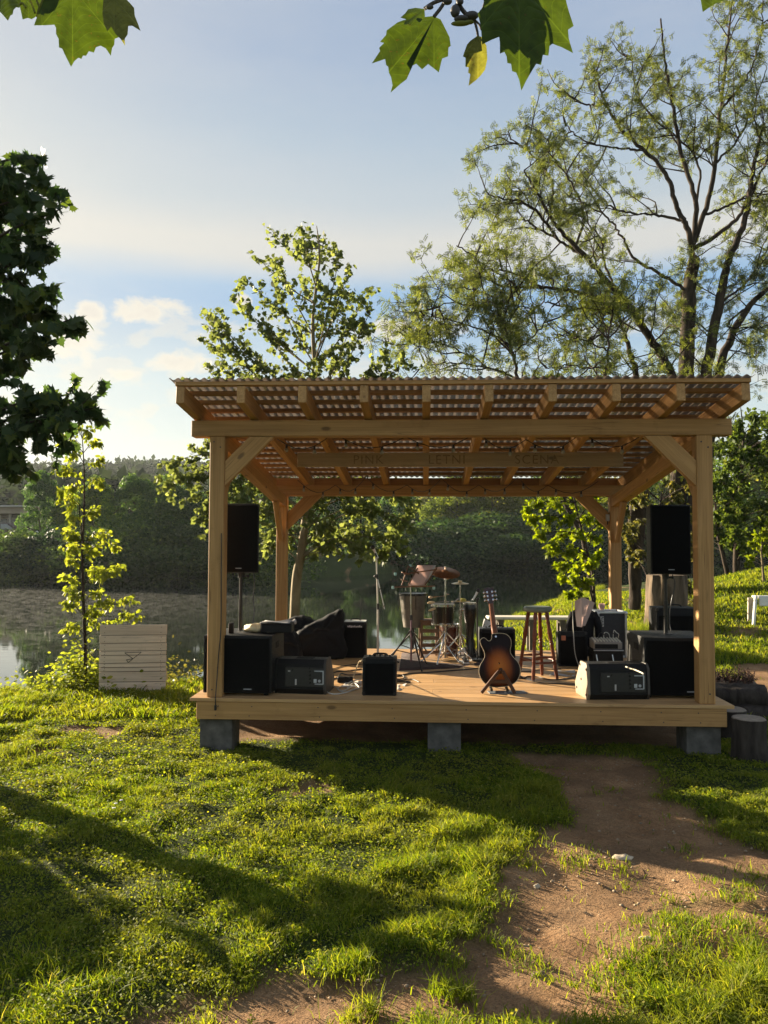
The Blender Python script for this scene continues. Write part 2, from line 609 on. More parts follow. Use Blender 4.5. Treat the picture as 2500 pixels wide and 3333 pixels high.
WHITE = simple('white_plastic', (0.72, 0.71, 0.68), 0.45, var=0.06)
PAPER = leafmat('paper', (0.72, 0.69, 0.65), (0.78, 0.75, 0.71), trans=0.4, tcol=(1, 1, 1), rough=0.8)
PINKPAPER = leafmat('pale_pink_paper', (0.74, 0.58, 0.53), (0.80, 0.63, 0.58), trans=0.5, tcol=(1, 1, 1), rough=0.8)
GREYPL = simple('grey_label', (0.42, 0.43, 0.43), 0.5, var=0.15)
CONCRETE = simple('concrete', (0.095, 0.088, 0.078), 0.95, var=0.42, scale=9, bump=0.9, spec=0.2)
CABLE = simple('black_cable', (0.014, 0.013, 0.013), 0.5)
CABLEW = simple('white_cable', (0.55, 0.53, 0.47), 0.5)
BARK = barkmat('grey_brown_bark', (0.035, 0.026, 0.018), (0.12, 0.092, 0.066))
BARKD = barkmat('dark_furrowed_bark', (0.02, 0.015, 0.011), (0.07, 0.052, 0.038), 6.0)
BARKP = barkmat('pale_smooth_bark', (0.12, 0.095, 0.055), (0.26, 0.21, 0.13), 5.0)
LOGBARK = barkmat('old_log_bark', (0.024, 0.019, 0.016), (0.075, 0.062, 0.052), 10.0)

# ------------------------------------------------------------------ ground, lake, far land
WATER_Z = -0.50
SHX = np.array([-60., -14, -7, -3, -1, 1.0, 2.0, 3.0, 5.0, 7.0, 9.0, 13.0, 22.0, 40.0, 90.0])
SHY = np.array([-3.0, 2.2, 2.9, 3.25, 3.9, 5.0, 6.6, 9.0, 15.0, 21.0, 26.0, 34.0, 44.0, 52.0, 60.0])
FRX = np.array([-300., -60, -25, -8, -2, 2, 8, 20, 60, 300.])
FRY = np.array([20., 36, 41, 43, 55, 68, 71, 75, 82, 90.])


def sstep(a, b, x):
    t = np.clip((x - a) / (b - a), 0, 1)
    return t * t * (3 - 2 * t)


def vnoise(x, y):
    """smooth value noise, 0..1, unit cells"""
    x = np.asarray(x, float)
    y = np.asarray(y, float)
    xi, yi = np.floor(x), np.floor(y)
    fx, fy = x - xi, y - yi
    fx, fy = fx * fx * (3 - 2 * fx), fy * fy * (3 - 2 * fy)

    def h(i, j):
        v = np.sin(i * 127.1 + j * 311.7) * 43758.5453
        return v - np.floor(v)
    return (h(xi, yi) * (1 - fx) + h(xi + 1, yi) * fx) * (1 - fy) + (h(xi, yi + 1) * (1 - fx) + h(xi + 1, yi + 1) * fx) * fy


def lump(x, y, s, seed=0.0):
    """smooth noise about zero, features about 2/s metres across"""
    x = np.asarray(x, float)
    y = np.asarray(y, float)
    k = s / 2.2
    u, v = x * k * 0.96 + y * k * 0.28 + 17.3 * seed + 100, y * k * 0.96 - x * k * 0.28 + 9.1 * seed + 100
    return (vnoise(u, v) - 0.5) * 2.0 + (vnoise(u * 2.1 + 5.2, v * 2.1 + 1.3) - 0.5) * 1.0


KN = cw(13.0, 19.5)


def ground_z(x, y):
    x = np.asarray(x, dtype=float)
    y = np.asarray(y, dtype=float)
    s = np.interp(x, SHX, SHY) - y
    near = 0.10 * sstep(-2.0, -7.0, y) + 0.018 * lump(x, y, 2.1) + 0.010 * lump(x, y, 5.3, 1.0)
    near = near - 0.05 * sstep(1.6, 0.2, s)
    near = near + 1.55 * np.exp(-(((x - KN.x) / 6.2) ** 2 + ((y - KN.y) / 4.6) ** 2))
    near = near + 0.10 * sstep(3.5, 7.5, x) * sstep(2.0, 8.0, y)
    w = sstep(-0.75, 0.25, s)
    z = near * w + (-1.3) * (1 - w)
    f = y - np.interp(x, FRX, FRY)
    far = -0.2 + 1.9 * sstep(0, 14, f) * sstep(10, -20, x) + 0.5 * sstep(0, 6, f) + 1.6 * sstep(10, 120, f)
    dist = np.hypot(x - CAM[0], y - CAM[1])
    hill = sstep(130, 420, dist) * (0.66 + 0.34 * sstep(10, -110, x)) * (35 + 9 * np.sin(x * 0.013 + 1.0) + 5 * np.sin(x * 0.031 + y * 0.01))
    far = far + hill * sstep(60, 160, f)
    wf = sstep(-1.2, 0.4, f)
    return z * (1 - wf) + far * wf


PATHPX = [(1075, 1608), (1410, 1626), (1440, 1706), (1513, 1748), (1569, 1782), (1720, 1845), (1720, 1900), (1610, 1925), (1470, 1940),
          (1500, 1972), (1500, 2026), (1385, 2072), (1335, 2128), (1350, 2245), (230, 2250), (300, 2195), (440, 2160), (590, 2098), (770, 2080),
          (925, 2090), (990, 2030), (1072, 1992), (1096, 1943), (1062, 1892), (1104, 1832), (1155, 1772), (1238, 1768), (1236, 1742), (1200, 1692)]
PATH = np.array([[p.x, p.y] for p in (on(u, v, 0.03) for u, v in PATHPX)])
PATH2 = np.array([[p.x, p.y] for p in (on(u, v, 0.06) for u, v in [(1575, 1438), (1640, 1436), (1760, 1440), (1900, 1500), (1900, 1600), (1700, 1560), (1640, 1500), (1600, 1470)])])


WORN = np.array([[p.x, p.y] for p in (on(u, v, 0.03) for u, v in [(1370, 1925), (1500, 1890), (1760, 1880), (1800, 2300), (1290, 2300), (1300, 2150), (1350, 2040)])])


def poly_sd(px, py, poly):
    """signed distance to a polygon, positive inside"""
    px = np.asarray(px, float)
    py = np.asarray(py, float)
    d = np.full(px.shape, 1e9)
    ins = np.zeros(px.shape, bool)
    n = len(poly)
    for i in range(n):
        ax, ay = poly[i]
        bx, by = poly[(i + 1) % n]
        ex, ey = bx - ax, by - ay
        t = np.clip(((px - ax) * ex + (py - ay) * ey) / (ex * ex + ey * ey + 1e-12), 0, 1)
        d = np.minimum(d, (px - ax - t * ex) ** 2 + (py - ay - t * ey) ** 2)
        c = ((ay > py) != (by > py)) & (px < (bx - ax) * (py - ay) / (by - ay + 1e-12) + ax)
        ins ^= c
    d = np.sqrt(d)
    return np.where(ins, d, -d)


def bare(x, y):
    """0 = turf, 1 = trodden earth"""
    x = np.asarray(x, float)
    y = np.asarray(y, float)
    sd = np.maximum(poly_sd(x, y, PATH), poly_sd(x, y, PATH2))
    sd = sd + 0.07 * lump(x, y, 7.0, 2.0) + 0.05 * lump(x, y, 17.0, 0.4) + 0.03 * lump(x, y, 41.0, 0.9)
    b = sstep(-0.10, 0.14, sd)
    spots = lump(x, y, 2.7, 5.1) + 0.5 * lump(x, y, 7.9, 3.3)
    b = np.maximum(b, 0.85 * sstep(0.80, 1.05, spots))
    worn = sstep(-0.15, 0.25, poly_sd(x, y, WORN)) * sstep(-0.55, 0.45, lump(x, y, 5.5, 4.2) + 0.6 * lump(x, y, 14.0, 1.2))
    b = np.maximum(b, 0.92 * worn)
    under = sstep(-0.15, 0.25, x + 0.1) * sstep(5.0, 4.6, x) * sstep(0.25, 0.6, y) * sstep(3.6, 3.2, y)
    return np.clip(np.maximum(b, under * 0.9), 0, 1)


def build_ground():
    def lines(c, parts):
        out = []
        for a, b, s in parts:
            out += list(np.arange(a, b, s))
        return np.array(out + [parts[-1][1]])
    xs = lines(0, [(-900, -200, 50), (-200, -60, 14), (-60, -16, 2.2), (-16, -7, 0.45), (-7, 7, 0.075), (7, 20, 0.45), (20, 60, 2.0), (60, 200, 14), (200, 900, 50)])
    ys = lines(0, [(-40, -9, 3), (-9, -7, 0.3), (-7, 1.2, 0.07), (1.2, 7, 0.12), (7, 32, 0.5), (32, 100, 1.6), (100, 260, 12), (260, 900, 40)])
    X, Y = np.meshgrid(xs, ys)
    Z = ground_z(X, Y)
    B = bare(X, Y)
    near = (X > -7) & (X < 7) & (Y < 1.5) & (Y > -7.2)
    # trodden earth lies a little lower and is scuffed
    Z = Z - 0.03 * B * near + near * B * (0.017 * lump(X, Y, 6.5, 0.7) + 0.010 * lump(X, Y, 17, 0.3) + 0.005 * lump(X, Y, 38, 1.1)) + near * (1 - B) * (0.018 * lump(X, Y, 8.5, 2.2) + 0.012 * lump(X, Y, 15.0, 0.9))
    V = np.stack([X.ravel(), Y.ravel(), Z.ravel()], 1)
    nx, ny = len(xs), len(ys)
    i = (np.arange(ny - 1)[:, None] * nx + np.arange(nx - 1)[None, :]).ravel()
    me = arr_mesh('ground', V, np.stack([i, i + 1, i + nx + 1, i + nx], 1))
    a = me.attributes.new('bare', 'FLOAT', 'POINT')
    a.data.foreach_set('value', B.ravel().astype(np.float32))
    m, t, out = new_mat('turf_and_earth')
    b = N(t, 'ShaderNodeBsdfPrincipled', i_Roughness=0.95)
    b.inputs['Specular IOR Level'].default_value = 0.1
    at_ = N(t, 'ShaderNodeAttribute', attribute_name='bare')
    tc = N(t, 'ShaderNodeTexCoord')
    vec = tc.outputs['Object']
    n1 = NOISE(t, vec, 3.0, 6.0, 0.65)
    n2 = NOISE(t, vec, 38.0, 5.0, 0.7)
    soil = RAMP(t, MATH(t, 'ADD', MATH(t, 'MULTIPLY', n1, 0.5), MATH(t, 'MULTIPLY', n2, 0.5)), [(0.32, (0.185, 0.100, 0.050)), (0.5, (0.36, 0.208, 0.105)), (0.68, (0.50, 0.32, 0.175))])
    soil = MIXC(t, RAMP(t, NOISE(t, vec, 1.7, 5.0, 0.65), [(0.42, 0.0), (0.62, 0.55)]), soil, (0.15, 0.098, 0.058))
    soil = MIXC(t, RAMP(t, NOISE(t, vec, 90.0, 3.0, 0.7), [(0.50, 0.0), (0.62, 0.5)]), soil, (0.10, 0.066, 0.04))
    vo = N(t, 'ShaderNodeTexVoronoi', i_Scale=55.0)
    t.links.new(vec, vo.inputs['Vector'])
    peb = RAMP(t, vo.outputs['Distance'], [(0.10, 1.0), (0.2, 0.0)])
    psel = MATH(t, 'MULTIPLY', peb, MATH(t, 'GREATER_THAN', NOISE(t, vec, 14.0, 2.0), 0.57))
    soil = MIXC(t, MATH(t, 'MULTIPLY', psel, 0.55), soil, (0.42, 0.33, 0.23))
    turf = RAMP(t, NOISE(t, vec, 9.0, 6.0, 0.7), [(0.3, (0.020, 0.030, 0.008)), (0.55, (0.045, 0.062, 0.014)), (0.75, (0.09, 0.085, 0.03))])
    col = MIXC(t, at_.outputs['Fac'], turf, soil)
    t.links.new(col, b.inputs['Base Color'])
    bp = N(t, 'ShaderNodeBump', i_Strength=1.0, i_Distance=0.035)
    t.links.new(MATH(t, 'ADD', n2, MATH(t, 'MULTIPLY', peb, 0.25)), bp.inputs['Height'])
    t.links.new(bp.outputs[0], b.inputs['Normal'])
    t.links.new(b.outputs[0], out.inputs[0])
    tag(link('ground', me, m), 'trodden earth path and grassy lake bank around the stage', 'ground', kind='structure')


build_ground()


def build_lake():
    bm = bmesh.new()
    vs = [bm.verts.new(p) for p in ((-330, -4, WATER_Z), (330, -4, WATER_Z), (330, 100, WATER_Z), (-330, 100, WATER_Z))]
    bm.faces.new(vs)
    me = bpy.data.meshes.new('lake')
    bm.to_mesh(me)
    bm.free()
    m, t, out = new_mat('lake_water')
    tc = N(t, 'ShaderNodeTexCoord')
    vec = tc.outputs['Object']
    water = N(t, 'ShaderNodeBsdfPrincipled', i_Roughness=0.025)
    water.inputs['Base Color'].default_value = (0.012, 0.016, 0.010, 1)
    water.inputs['IOR'].default_value = 1.45
    water.inputs['Specular IOR Level'].default_value = 0.5
    r1 = NOISE(t, MAPV(t, vec, (0.6, 1.5, 1)), 1.3, 3.0, 0.5)
    r2 = NOISE(t, MAPV(t, vec, (1.6, 4.0, 1)), 3.0, 3.0, 0.55)
    bp = N(t, 'ShaderNodeBump', i_Strength=0.02, i_Distance=0.04)
    t.links.new(MATH(t, 'ADD', r1, MATH(t, 'MULTIPLY', r2, 0.35)), bp.inputs['Height'])
    t.links.new(bp.outputs[0], water.inputs['Normal'])
    # floating weed in drifts along the middle of the lake
    weed = N(t, 'ShaderNodeBsdfPrincipled', i_Roughness=0.8)
    sp = NOISE(t, MAPV(t, vec, (1.2, 2.6, 1)), 2.6, 6.0, 0.75)
    t.links.new(RAMP(t, sp, [(0.35, (0.009, 0.011, 0.006)), (0.6, (0.020, 0.021, 0.010)), (0.75, (0.044, 0.042, 0.022))]), weed.inputs['Base Color'])
    wb = N(t, 'ShaderNodeBump', i_Strength=0.6, i_Distance=0.05)
    t.links.new(sp, wb.inputs['Height'])
    t.links.new(wb.outputs[0], weed.inputs['Normal'])
    sep = N(t, 'ShaderNodeSeparateXYZ')
    t.links.new(vec, sep.inputs[0])
    y = sep.outputs[1]
    x = sep.outputs[0]
    yy = MATH(t, 'ADD', y, MATH(t, 'MULTIPLY', x, 0.30))
    drift = NOISE(t, MAPV(t, vec, (0.08, 0.30, 1)), 1.0, 3.0, 0.6)
    zone = RAMP(t, MATH(t, 'MULTIPLY', MATH(t, 'ADD', yy, MATH(t, 'MULTIPLY', MATH(t, 'SUBTRACT', drift, 0.5), 9.0)), 0.025), [(0.10, 0.0), (0.26, 0.30), (0.38, 0.44), (0.50, 0.56), (0.64, 0.48), (0.80, 0.30), (0.95, 0.45), (1.0, 0.2)])
    left = RAMP(t, MATH(t, 'MULTIPLY', MATH(t, 'ADD', x, 20.0), 0.05), [(0.62, 1.0), (1.0, 0.05)])
    fleck = RAMP(t, sp, [(0.46, 0.0), (0.56, 0.85)])
    fac = MATH(t, 'MULTIPLY', MATH(t, 'MULTIPLY', zone, left), fleck, clamp=True)
    mx = N(t, 'ShaderNodeMixShader')
    t.links.new(fac, mx.inputs[0])
    t.links.new(water.outputs[0], mx.inputs[1])
    t.links.new(weed.outputs[0], mx.inputs[2])
    t.links.new(mx.outputs[0], out.inputs[0])
    tag(link('lake', me, m), 'still dark lake with floating weed behind the stage', 'lake', kind='structure')


build_lake()

# ------------------------------------------------------------------ the timber stage
W, D, P = 4.565, 3.328, 0.14
H1, H2 = 2.396 + DZ, 2.0515 + DZ           # undersides of the front and back beams
BH = 0.15
STAGE = thing('open_air_stage', 'open timber stage with sloping corrugated roof on four posts by the lake', 'stage', (0, 0, 0))


def beam(name, p0, p1, w, h, mat=W_PINE, parent=STAGE, bev=0.004, up=(0, 0, 1)):
    """squared timber from p0 to p1 (centre line), w across, h along 'up'; its own X is the grain"""
    p0, p1 = Vector(p0), Vector(p1)
    x = (p1 - p0)
    L = x.length
    x.normalize()
    u = Vector(up)
    u = (u - x * u.dot(x)).normalized()
    y = u.cross(x)
    m = Matrix(((x.x, y.x, u.x, (p0.x + p1.x) / 2), (x.y, y.y, u.y, (p0.y + p1.y) / 2), (x.z, y.z, u.z, (p0.z + p1.z) / 2), (0, 0, 0, 1)))
    mb = MB()
    mb.box((0, 0, 0), (L, w, h), bev=bev)
    return mb.obj(name, mat, parent, mat4=m)


def text_obj(name, curve, mat, parent):
    tmp = bpy.data.objects.new('tmp', curve)
    COL.objects.link(tmp)
    me = bpy.data.meshes.new_from_object(tmp.evaluated_get(bpy.context.evaluated_depsgraph_get()))
    bpy.data.objects.remove(tmp)
    me.materials.clear()
    return link(name, me, mat, parent)


def build_stage():
    fx0, fx1 = -0.085, W + 0.085               # the fascia board
    ex0, ex1 = -0.143, W + 0.147               # the deck with its overhang
    y1 = D + P + 0.05
    # deck: boards along X, each with its own grain
    mb = MB()
    y = -0.042
    k = 0
    rng = random.Random(4)
    while y < y1:
        wd = min(0.196, y1 - y)
        cut = rng.uniform(1.2, 3.4)
        for a, b in ((ex0, cut), (cut + 0.003, ex1)):
            if k == 0:
                a, b = (ex0, ex1) if a == ex0 else (None, None)
            if a is None:
                continue
            mb.box(((a + b) / 2, y + wd / 2, DZ - 0.015), (b - a, wd - 0.004, 0.030), bev=0.0025)
        y += wd
        k += 1
    mb.obj('deck', W_DECK, STAGE)
    beam('fascia_board', (fx0, -0.006, DZ - 0.030 - 0.082), (fx1, -0.006, DZ - 0.030 - 0.082), 0.05, 0.160)
    beam('fascia_board', (fx0 + 0.02, 0.021, DZ - 0.112), (fx0 + 0.02, y1 - 0.05, DZ - 0.112), 0.05, 0.158)
    beam('fascia_board', (fx1 - 0.02, 0.021, DZ - 0.112), (fx1 - 0.02, y1 - 0.05, DZ - 0.112), 0.05, 0.158)
    for i in range(1, 6):
        yy = i * y1 / 6
        beam('joist', (fx0 + 0.05, yy, DZ - 0.105), (fx1 - 0.05, yy, DZ - 0.105), 0.07, 0.146)
    px = [P / 2, W - P / 2]
    for x in px:
        beam('post', (x, P / 2, DZ + 0.001), (x, P / 2, H1 - 0.001), P, P, up=(0, 1, 0), bev=0.006)
        beam('post', (x, D + P / 2, DZ + 0.001), (x, D + P / 2, H2 - 0.001), P, P, up=(0, 1, 0), bev=0.006)
    beam('front_beam', (-0.176, P / 2, H1 + BH / 2), (W + 0.174, P / 2, H1 + BH / 2), P + 0.004, BH, bev=0.006)
    beam('back_beam', (-0.15, D + P / 2, H2 + 0.07), (W + 0.15, D + P / 2, H2 + 0.07), P + 0.004, 0.14, bev=0.006)
    for x in px:                               # sloping side plates between the posts
        beam('side_plate', (x, P + 0.004, H1 - 0.045), (x, D - 0.004, H2 - 0.075), 0.12, 0.14, bev=0.005)
    # knee braces
    s = 0.41
    for x, sg in ((P, 1), (W - P, -1)):
        for yy, H, inset in ((P / 2, H1, 0.0), (D + P / 2, H2, 0.0)):
            a = Vector((x, yy, H - s * 0.84))
            b = Vector((x + sg * s * 0.84, yy, H))
            n = Vector((sg, 0, 1)).normalized()
            # brace cut to the post and to the beam
            poly = [(0.0, -0.455), (0.0, -0.225), (0.225, 0.0), (0.455, 0.0)]
            mb = MB()
            mb.prism([(sg * px_, pz) for px_, pz in poly], 0.075, bev=0.003)
            me = mb.mesh('knee_brace')
            ang = sg * PI / 4
            # turn the mesh so its own X follows the brace
            r = Matrix.Rotation(-sg * PI / 4, 4, 'Y') if sg > 0 else Matrix.Rotation(PI / 4, 4, 'Y')
            me.transform(r.inverted())
            link('knee_brace', me, W_PINE, STAGE, mat4=Matrix.Translation((x + sg * 0.002, yy - (0.02 if yy < 1 else -0.02), H - 0.002)) @ r)
    slope = (H2 - H1) / (D - 2 * P)
    for x in px:
        for yy, H, sg in ((P, H1 - 0.12, 1), (D, H2 - 0.15, -1)):
            hh = 0.43
            dz = slope * sg * hh
            a = Vector((x, yy + sg * 0.03, H - hh))
            b = Vector((x, yy + sg * hh, H + dz + 0.02))
            beam('knee_brace', a, b, 0.06, 0.11, up=(0, -sg, 1))
    # rafters
    ang = math.atan2((H2 + 0.14) - (H1 + BH), D)
    zr = lambda y: H1 + BH + 0.002 + (y - P / 2) * math.tan(ang)
    yf, yb = -0.515, D + P + 0.34
    n = 10
    for i in range(n):
        x = -0.16 + 0.035 + i * (W + 0.291 - 0.07) / (n - 1)
        dn = 0.155 / 2 / math.cos(ang)
        beam('rafter', (x, yf, zr(yf) + dn), (x, yb, zr(yb) + dn), 0.072, 0.152, up=(0, 0, 1))
    top = lambda y: zr(y) + 0.155 / math.cos(ang)
    # battens across the rafters
    ys = [yf + 0.025] + [yf + 0.30 + 0.285 * k for k in range(14)]
    for k, y in enumerate(ys):
        if y > yb - 0.03:
            break
        beam('batten', (-0.17, y, top(y) + 0.019), (W + 0.14, y, top(y) + 0.019), 0.055, 0.034, W_PINE if k == 0 else W_BATTEN, bev=0.002,
             up=(0, -math.sin(ang), math.cos(ang)))
    beam('back_fascia', (-0.17, yb + 0.014, zr(yb) + 0.085), (W + 0.14, yb + 0.014, zr(yb) + 0.085), 0.024, 0.19, W_BATTEN)
    # corrugated sheets
    x0, x1 = -0.215, W + 0.165
    nx = int((x1 - x0) / 0.0095)
    xs = np.linspace(x0, x1, nx)
    yy = np.linspace(yf - 0.035, yb + 0.05, 24)
    X, Y = np.meshgrid(xs, yy)
    Z = top(Y) + 0.0375 + 0.010 + 0.0095 * np.sin(X * 2 * PI / 0.076) + 0.0015 * np.sin(Y * 9 + X * 3)
    V = np.stack([X.ravel(), Y.ravel(), Z.ravel()], 1)
    i = (np.arange(len(yy) - 1)[:, None] * nx + np.arange(nx - 1)[None, :]).ravel()
    me = arr_mesh('roof_sheet', V, np.stack([i, i + 1, i + nx + 1, i + nx], 1))
    m, t, out = new_mat('clear_corrugated_sheet')
    tr = N(t, 'ShaderNodeBsdfTransparent')
    tr.inputs[0].default_value = (0.62, 0.54, 0.45, 1)
    b = N(t, 'ShaderNodeBsdfPrincipled', i_Roughness=0.35)
    tc = N(t, 'ShaderNodeTexCoord')
    nz = NOISE(t, MAPV(t, tc.outputs['Object'], (5, 0.8, 1)), 2.0, 5.0, 0.6)
    t.links.new(RAMP(t, nz, [(0.35, (0.075, 0.052, 0.040)), (0.65, (0.21, 0.155, 0.125))]), b.inputs['Base Color'])
    tl = N(t, 'ShaderNodeBsdfTranslucent')
    tl.inputs[0].default_value = (0.105, 0.082, 0.066, 1)
    m1 = N(t, 'ShaderNodeMixShader', n_0=0.35)
    t.links.new(b.outputs[0], m1.inputs[1])
    t.links.new(tl.outputs[0], m1.inputs[2])
    m2 = N(t, 'ShaderNodeMixShader')
    t.links.new(RAMP(t, nz, [(0.3, 0.03), (0.7, 0.14)]), m2.inputs[0])
    t.links.new(m1.outputs[0], m2.inputs[1])
    t.links.new(tr.outputs[0], m2.inputs[2])
    t.links.new(m2.outputs[0], out.inputs[0])
    link('roof_sheet', me, m, STAGE)
    # screw heads at the joints of the front frame
    iron = simple('dark_screw', (0.06, 0.05, 0.045), 0.5, metal=0.4)
    for x, z in ((P / 2 - 0.03, H1 - 0.05), (P / 2 + 0.03, H1 - 0.10), (W - P / 2 - 0.03, H1 - 0.06), (W - P / 2 + 0.03, H1 - 0.11), (W - P / 2 + 0.02, DZ + 0.09), (P / 2 - 0.02, DZ + 0.07)):
        MB().cyl((x, -0.0005, z), (x, -0.004, z), 0.0075, n=10).obj('screw_head', iron, STAGE)
    for x in (0.10, 0.42, 1.05, 1.72, 2.36, 2.98, 3.55, 4.10, 4.40):
        for dz in (-0.045, 0.04):
            xx = x + 0.02 * math.sin(x * 37 + dz * 90)
            MB().cyl((xx, -0.0305, DZ - 0.112 + dz), (xx, -0.034, DZ - 0.112 + dz), 0.0055, n=10).obj('screw_head', iron, STAGE)
    # foundation blocks
    lab = ['grey concrete block carrying the front left corner of the stage', 'grey concrete block under the middle of the front fascia',
           'grey concrete block carrying the front right corner of the stage', 'grey concrete block at the shaded back left corner under the deck',
           'grey concrete block in the shade under the middle of the back edge', 'grey concrete block at the shaded back right corner under the deck']
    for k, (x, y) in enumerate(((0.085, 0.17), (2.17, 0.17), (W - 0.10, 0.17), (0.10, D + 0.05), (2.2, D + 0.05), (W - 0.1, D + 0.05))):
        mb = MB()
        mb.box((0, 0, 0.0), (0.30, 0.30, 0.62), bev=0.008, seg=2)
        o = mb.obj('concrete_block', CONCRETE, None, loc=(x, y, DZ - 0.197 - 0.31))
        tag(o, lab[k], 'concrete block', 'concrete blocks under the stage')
    # sign board hung across the rafters
    sy = 1.75
    sz0 = zr(sy)
    a = at(640, 993, 8.56)
    b = at(1342, 993, 8.54)
    sg = thing('sign_board', 'long timber sign plank with faint capitals hung under the rafters', 'sign', (0, 0, 0))
    a.y = b.y = (a.y + b.y) / 2
    sz = (a.z + b.z) / 2
    beam('board', (a.x, a.y, sz), (b.x, b.y, sz), 0.03, 0.155, W_SIGN, sg)
    zt = zr(a.y)
    for x in (a.x + 0.5, (a.x + b.x) / 2, b.x - 0.5):
        if zt - (sz + 0.078) > 0.004:
            beam('hanger', (x, a.y, sz + 0.078), (x, a.y, zt - 0.002), 0.02, 0.05, W_BATTEN, sg, up=(0, 1, 0))
    burnt = simple('burnt_lettering', (0.22, 0.14, 0.07), 0.8, var=0.3, scale=40)
    for txt, u in (('PINK', 795), ('LETN\u00cd', 965), ('SC\u00c9NA', 1158)):
        c = bpy.data.curves.new('lettering', 'FONT')
        c.body = txt
        c.size = 0.137
        c.align_x = 'CENTER'
        c.align_y = 'CENTER'
        c.space_character = 1.16
        c.extrude = 0.0012
        o = text_obj('lettering', c, burnt, sg)
        xx = at(u, 993, 8.55).x
        o.location = (xx, a.y - 0.0165, sz - 0.004)
        o.rotation_euler = (PI / 2, 0, 0)


build_stage()

# ------------------------------------------------------------------ gear on the stage
def rot4(r): return r.to_4x4()


def pa_speaker(label, base, rz, lit=False):
    """two-way cabinet on its pole socket; base = bottom centre of the cabinet"""
    t = thing('loudspeaker', label, 'loudspeaker', base, rz, 'loudspeakers on poles')
    w, h, d = 0.385, 0.665, 0.36
    mb = MB()
    mb.hexa([(-w / 2, -d / 2, 0), (w / 2, -d / 2, 0), (w * 0.34, d / 2, 0), (-w * 0.34, d / 2, 0),
             (-w / 2, -d / 2, h), (w / 2, -d / 2, h), (w * 0.34, d / 2, h), (-w * 0.34, d / 2, h)], bev=0.018)
    mb.obj('cabinet', BLACKPAINT, t)
    mb = MB()
    mb.box((0, -d / 2 - 0.004, h / 2), (w - 0.03, 0.016, h - 0.03), bev=0.006, seg=2)
    g = mb.obj('grille', GRILLE, t)
    mb = MB()
    mb.box((0, -d / 2 - 0.0135, 0.045), (0.058, 0.003, 0.007), bev=0.001)
    mb.obj('badge', GREYPL, g)
    mb = MB()
    mb.cyl((0, 0, -0.05), (0, 0, 0.001), 0.028, 0.034)
    mb.obj('pole_socket', DARKMETAL, t)
    return t


def subwoofer(label, base, rz=0.0):
    """base = bottom front centre"""
    w, h, d = 0.64, 0.555, 0.64
    t = thing('subwoofer', label, 'subwoofer', base, rz, 'subwoofers at the front corners')
    mb = MB()
    mb.box((0, d / 2, h / 2 + 0.012), (w, d, h - 0.024), bev=0.012, seg=2)
    mb.obj('cabinet', BLACKPAINT, t)
    mb = MB()
    mb.box((0, -0.004, h / 2 + 0.004), (w - 0.04, 0.014, h - 0.06), bev=0.005)
    g = mb.obj('grille', GRILLE, t)
    mb = MB()
    mb.box((0.10, -0.0125, 0.065), (0.075, 0.003, 0.009), bev=0.001)
    mb.obj('badge', GREYPL, g)
    for sx in (-1, 1):
        mb = MB()
        mb.box((sx * (w / 2 + 0.0015), d * 0.42, h * 0.80), (0.006, 0.15, 0.06), bev=0.003)
        mb.obj('handle', CLOTHBLK, t)
        for yy in (0.06, d - 0.06):
            mb = MB()
            mb.cyl((sx * (w / 2 - 0.06), yy, 0.0), (sx * (w / 2 - 0.06), yy, 0.013), 0.02, 0.024)
            mb.obj('foot', DARKMETAL, t)
    mb = MB()
    mb.cyl((0, d / 2, h - 0.012), (0, d / 2, h + 0.004), 0.035)
    mb.obj('pole_socket', DARKMETAL, t)
    return t


def pole(label, p, top, r=0.0175):
    t = thing('speaker_pole', label, 'speaker pole', p, 0, 'poles between subwoofers and loudspeakers')
    hgt = top - p[2]
    MB().cyl((0, 0, 0.0), (0, 0, hgt * 0.55), r * 1.12).obj('lower_tube', DARKMETAL, t)
    MB().cyl((0, 0, hgt * 0.55), (0, 0, hgt), r * 0.9).obj('upper_tube', DARKMETAL, t)
    mb = MB()
    mb.cyl((0, 0, hgt * 0.93), (0, 0, hgt * 0.985), r * 1.7)
    mb.cyl((r, 0, hgt * 0.955), (r + 0.045, 0, hgt * 0.955), 0.008, n=10)
    mb.ball((r + 0.05, 0, hgt * 0.955), 0.014)
    mb.obj('clamp', DARKMETAL, t)
    return t


s1 = on(434, 1503)
s2 = on(590, 1503)
SUBL = Vector(((s1.x + s2.x) / 2 + 0.0, s1.y + 0.02, DZ))
s3 = on(1392, 1508)
SUBR = Vector((s3.x + 0.32, s3.y, DZ))
subwoofer('black subwoofer behind the left front post with papers piled on top', SUBL)
subwoofer('black subwoofer behind the right front post beside the wedge monitor', SUBR)
SUBTOP = DZ + 0.555
pl = Vector((0, 0, 0))
for which, sb, u0, u1, v0, v1 in (('left', SUBL, 488, 567, 1092, 1237), ('right', SUBR, 1397, 1481, 1095, 1240)):
    dep = (Vector(sb) - Vector(CAM)).dot(Vector(FWD)) + 0.33
    a, b = at(u0, v1, dep), at(u1, v0, dep)
    if which == 'left':
        base = Vector((b.x - 0.205, a.y, a.z))
        pp = at(520, 1300, dep + 0.12)
    else:
        base = Vector(((a.x + b.x) / 2, a.y, a.z))
        pp = at(1438, 1300, dep + 0.12)
    base.x = pp.x
    pole('black pole on the left subwoofer holding up a loudspeaker' if which == 'left' else 'black pole on the right subwoofer holding up a loudspeaker',
         (pp.x, pp.y, SUBTOP + 0.004), base.z - 0.012)
    pa_speaker('tall black loudspeaker on a pole beside the left front post' if which == 'left' else 'tall black loudspeaker on a pole beside the right front post',
               (pp.x, pp.y, base.z), 0.10 if which == 'left' else 0.0)


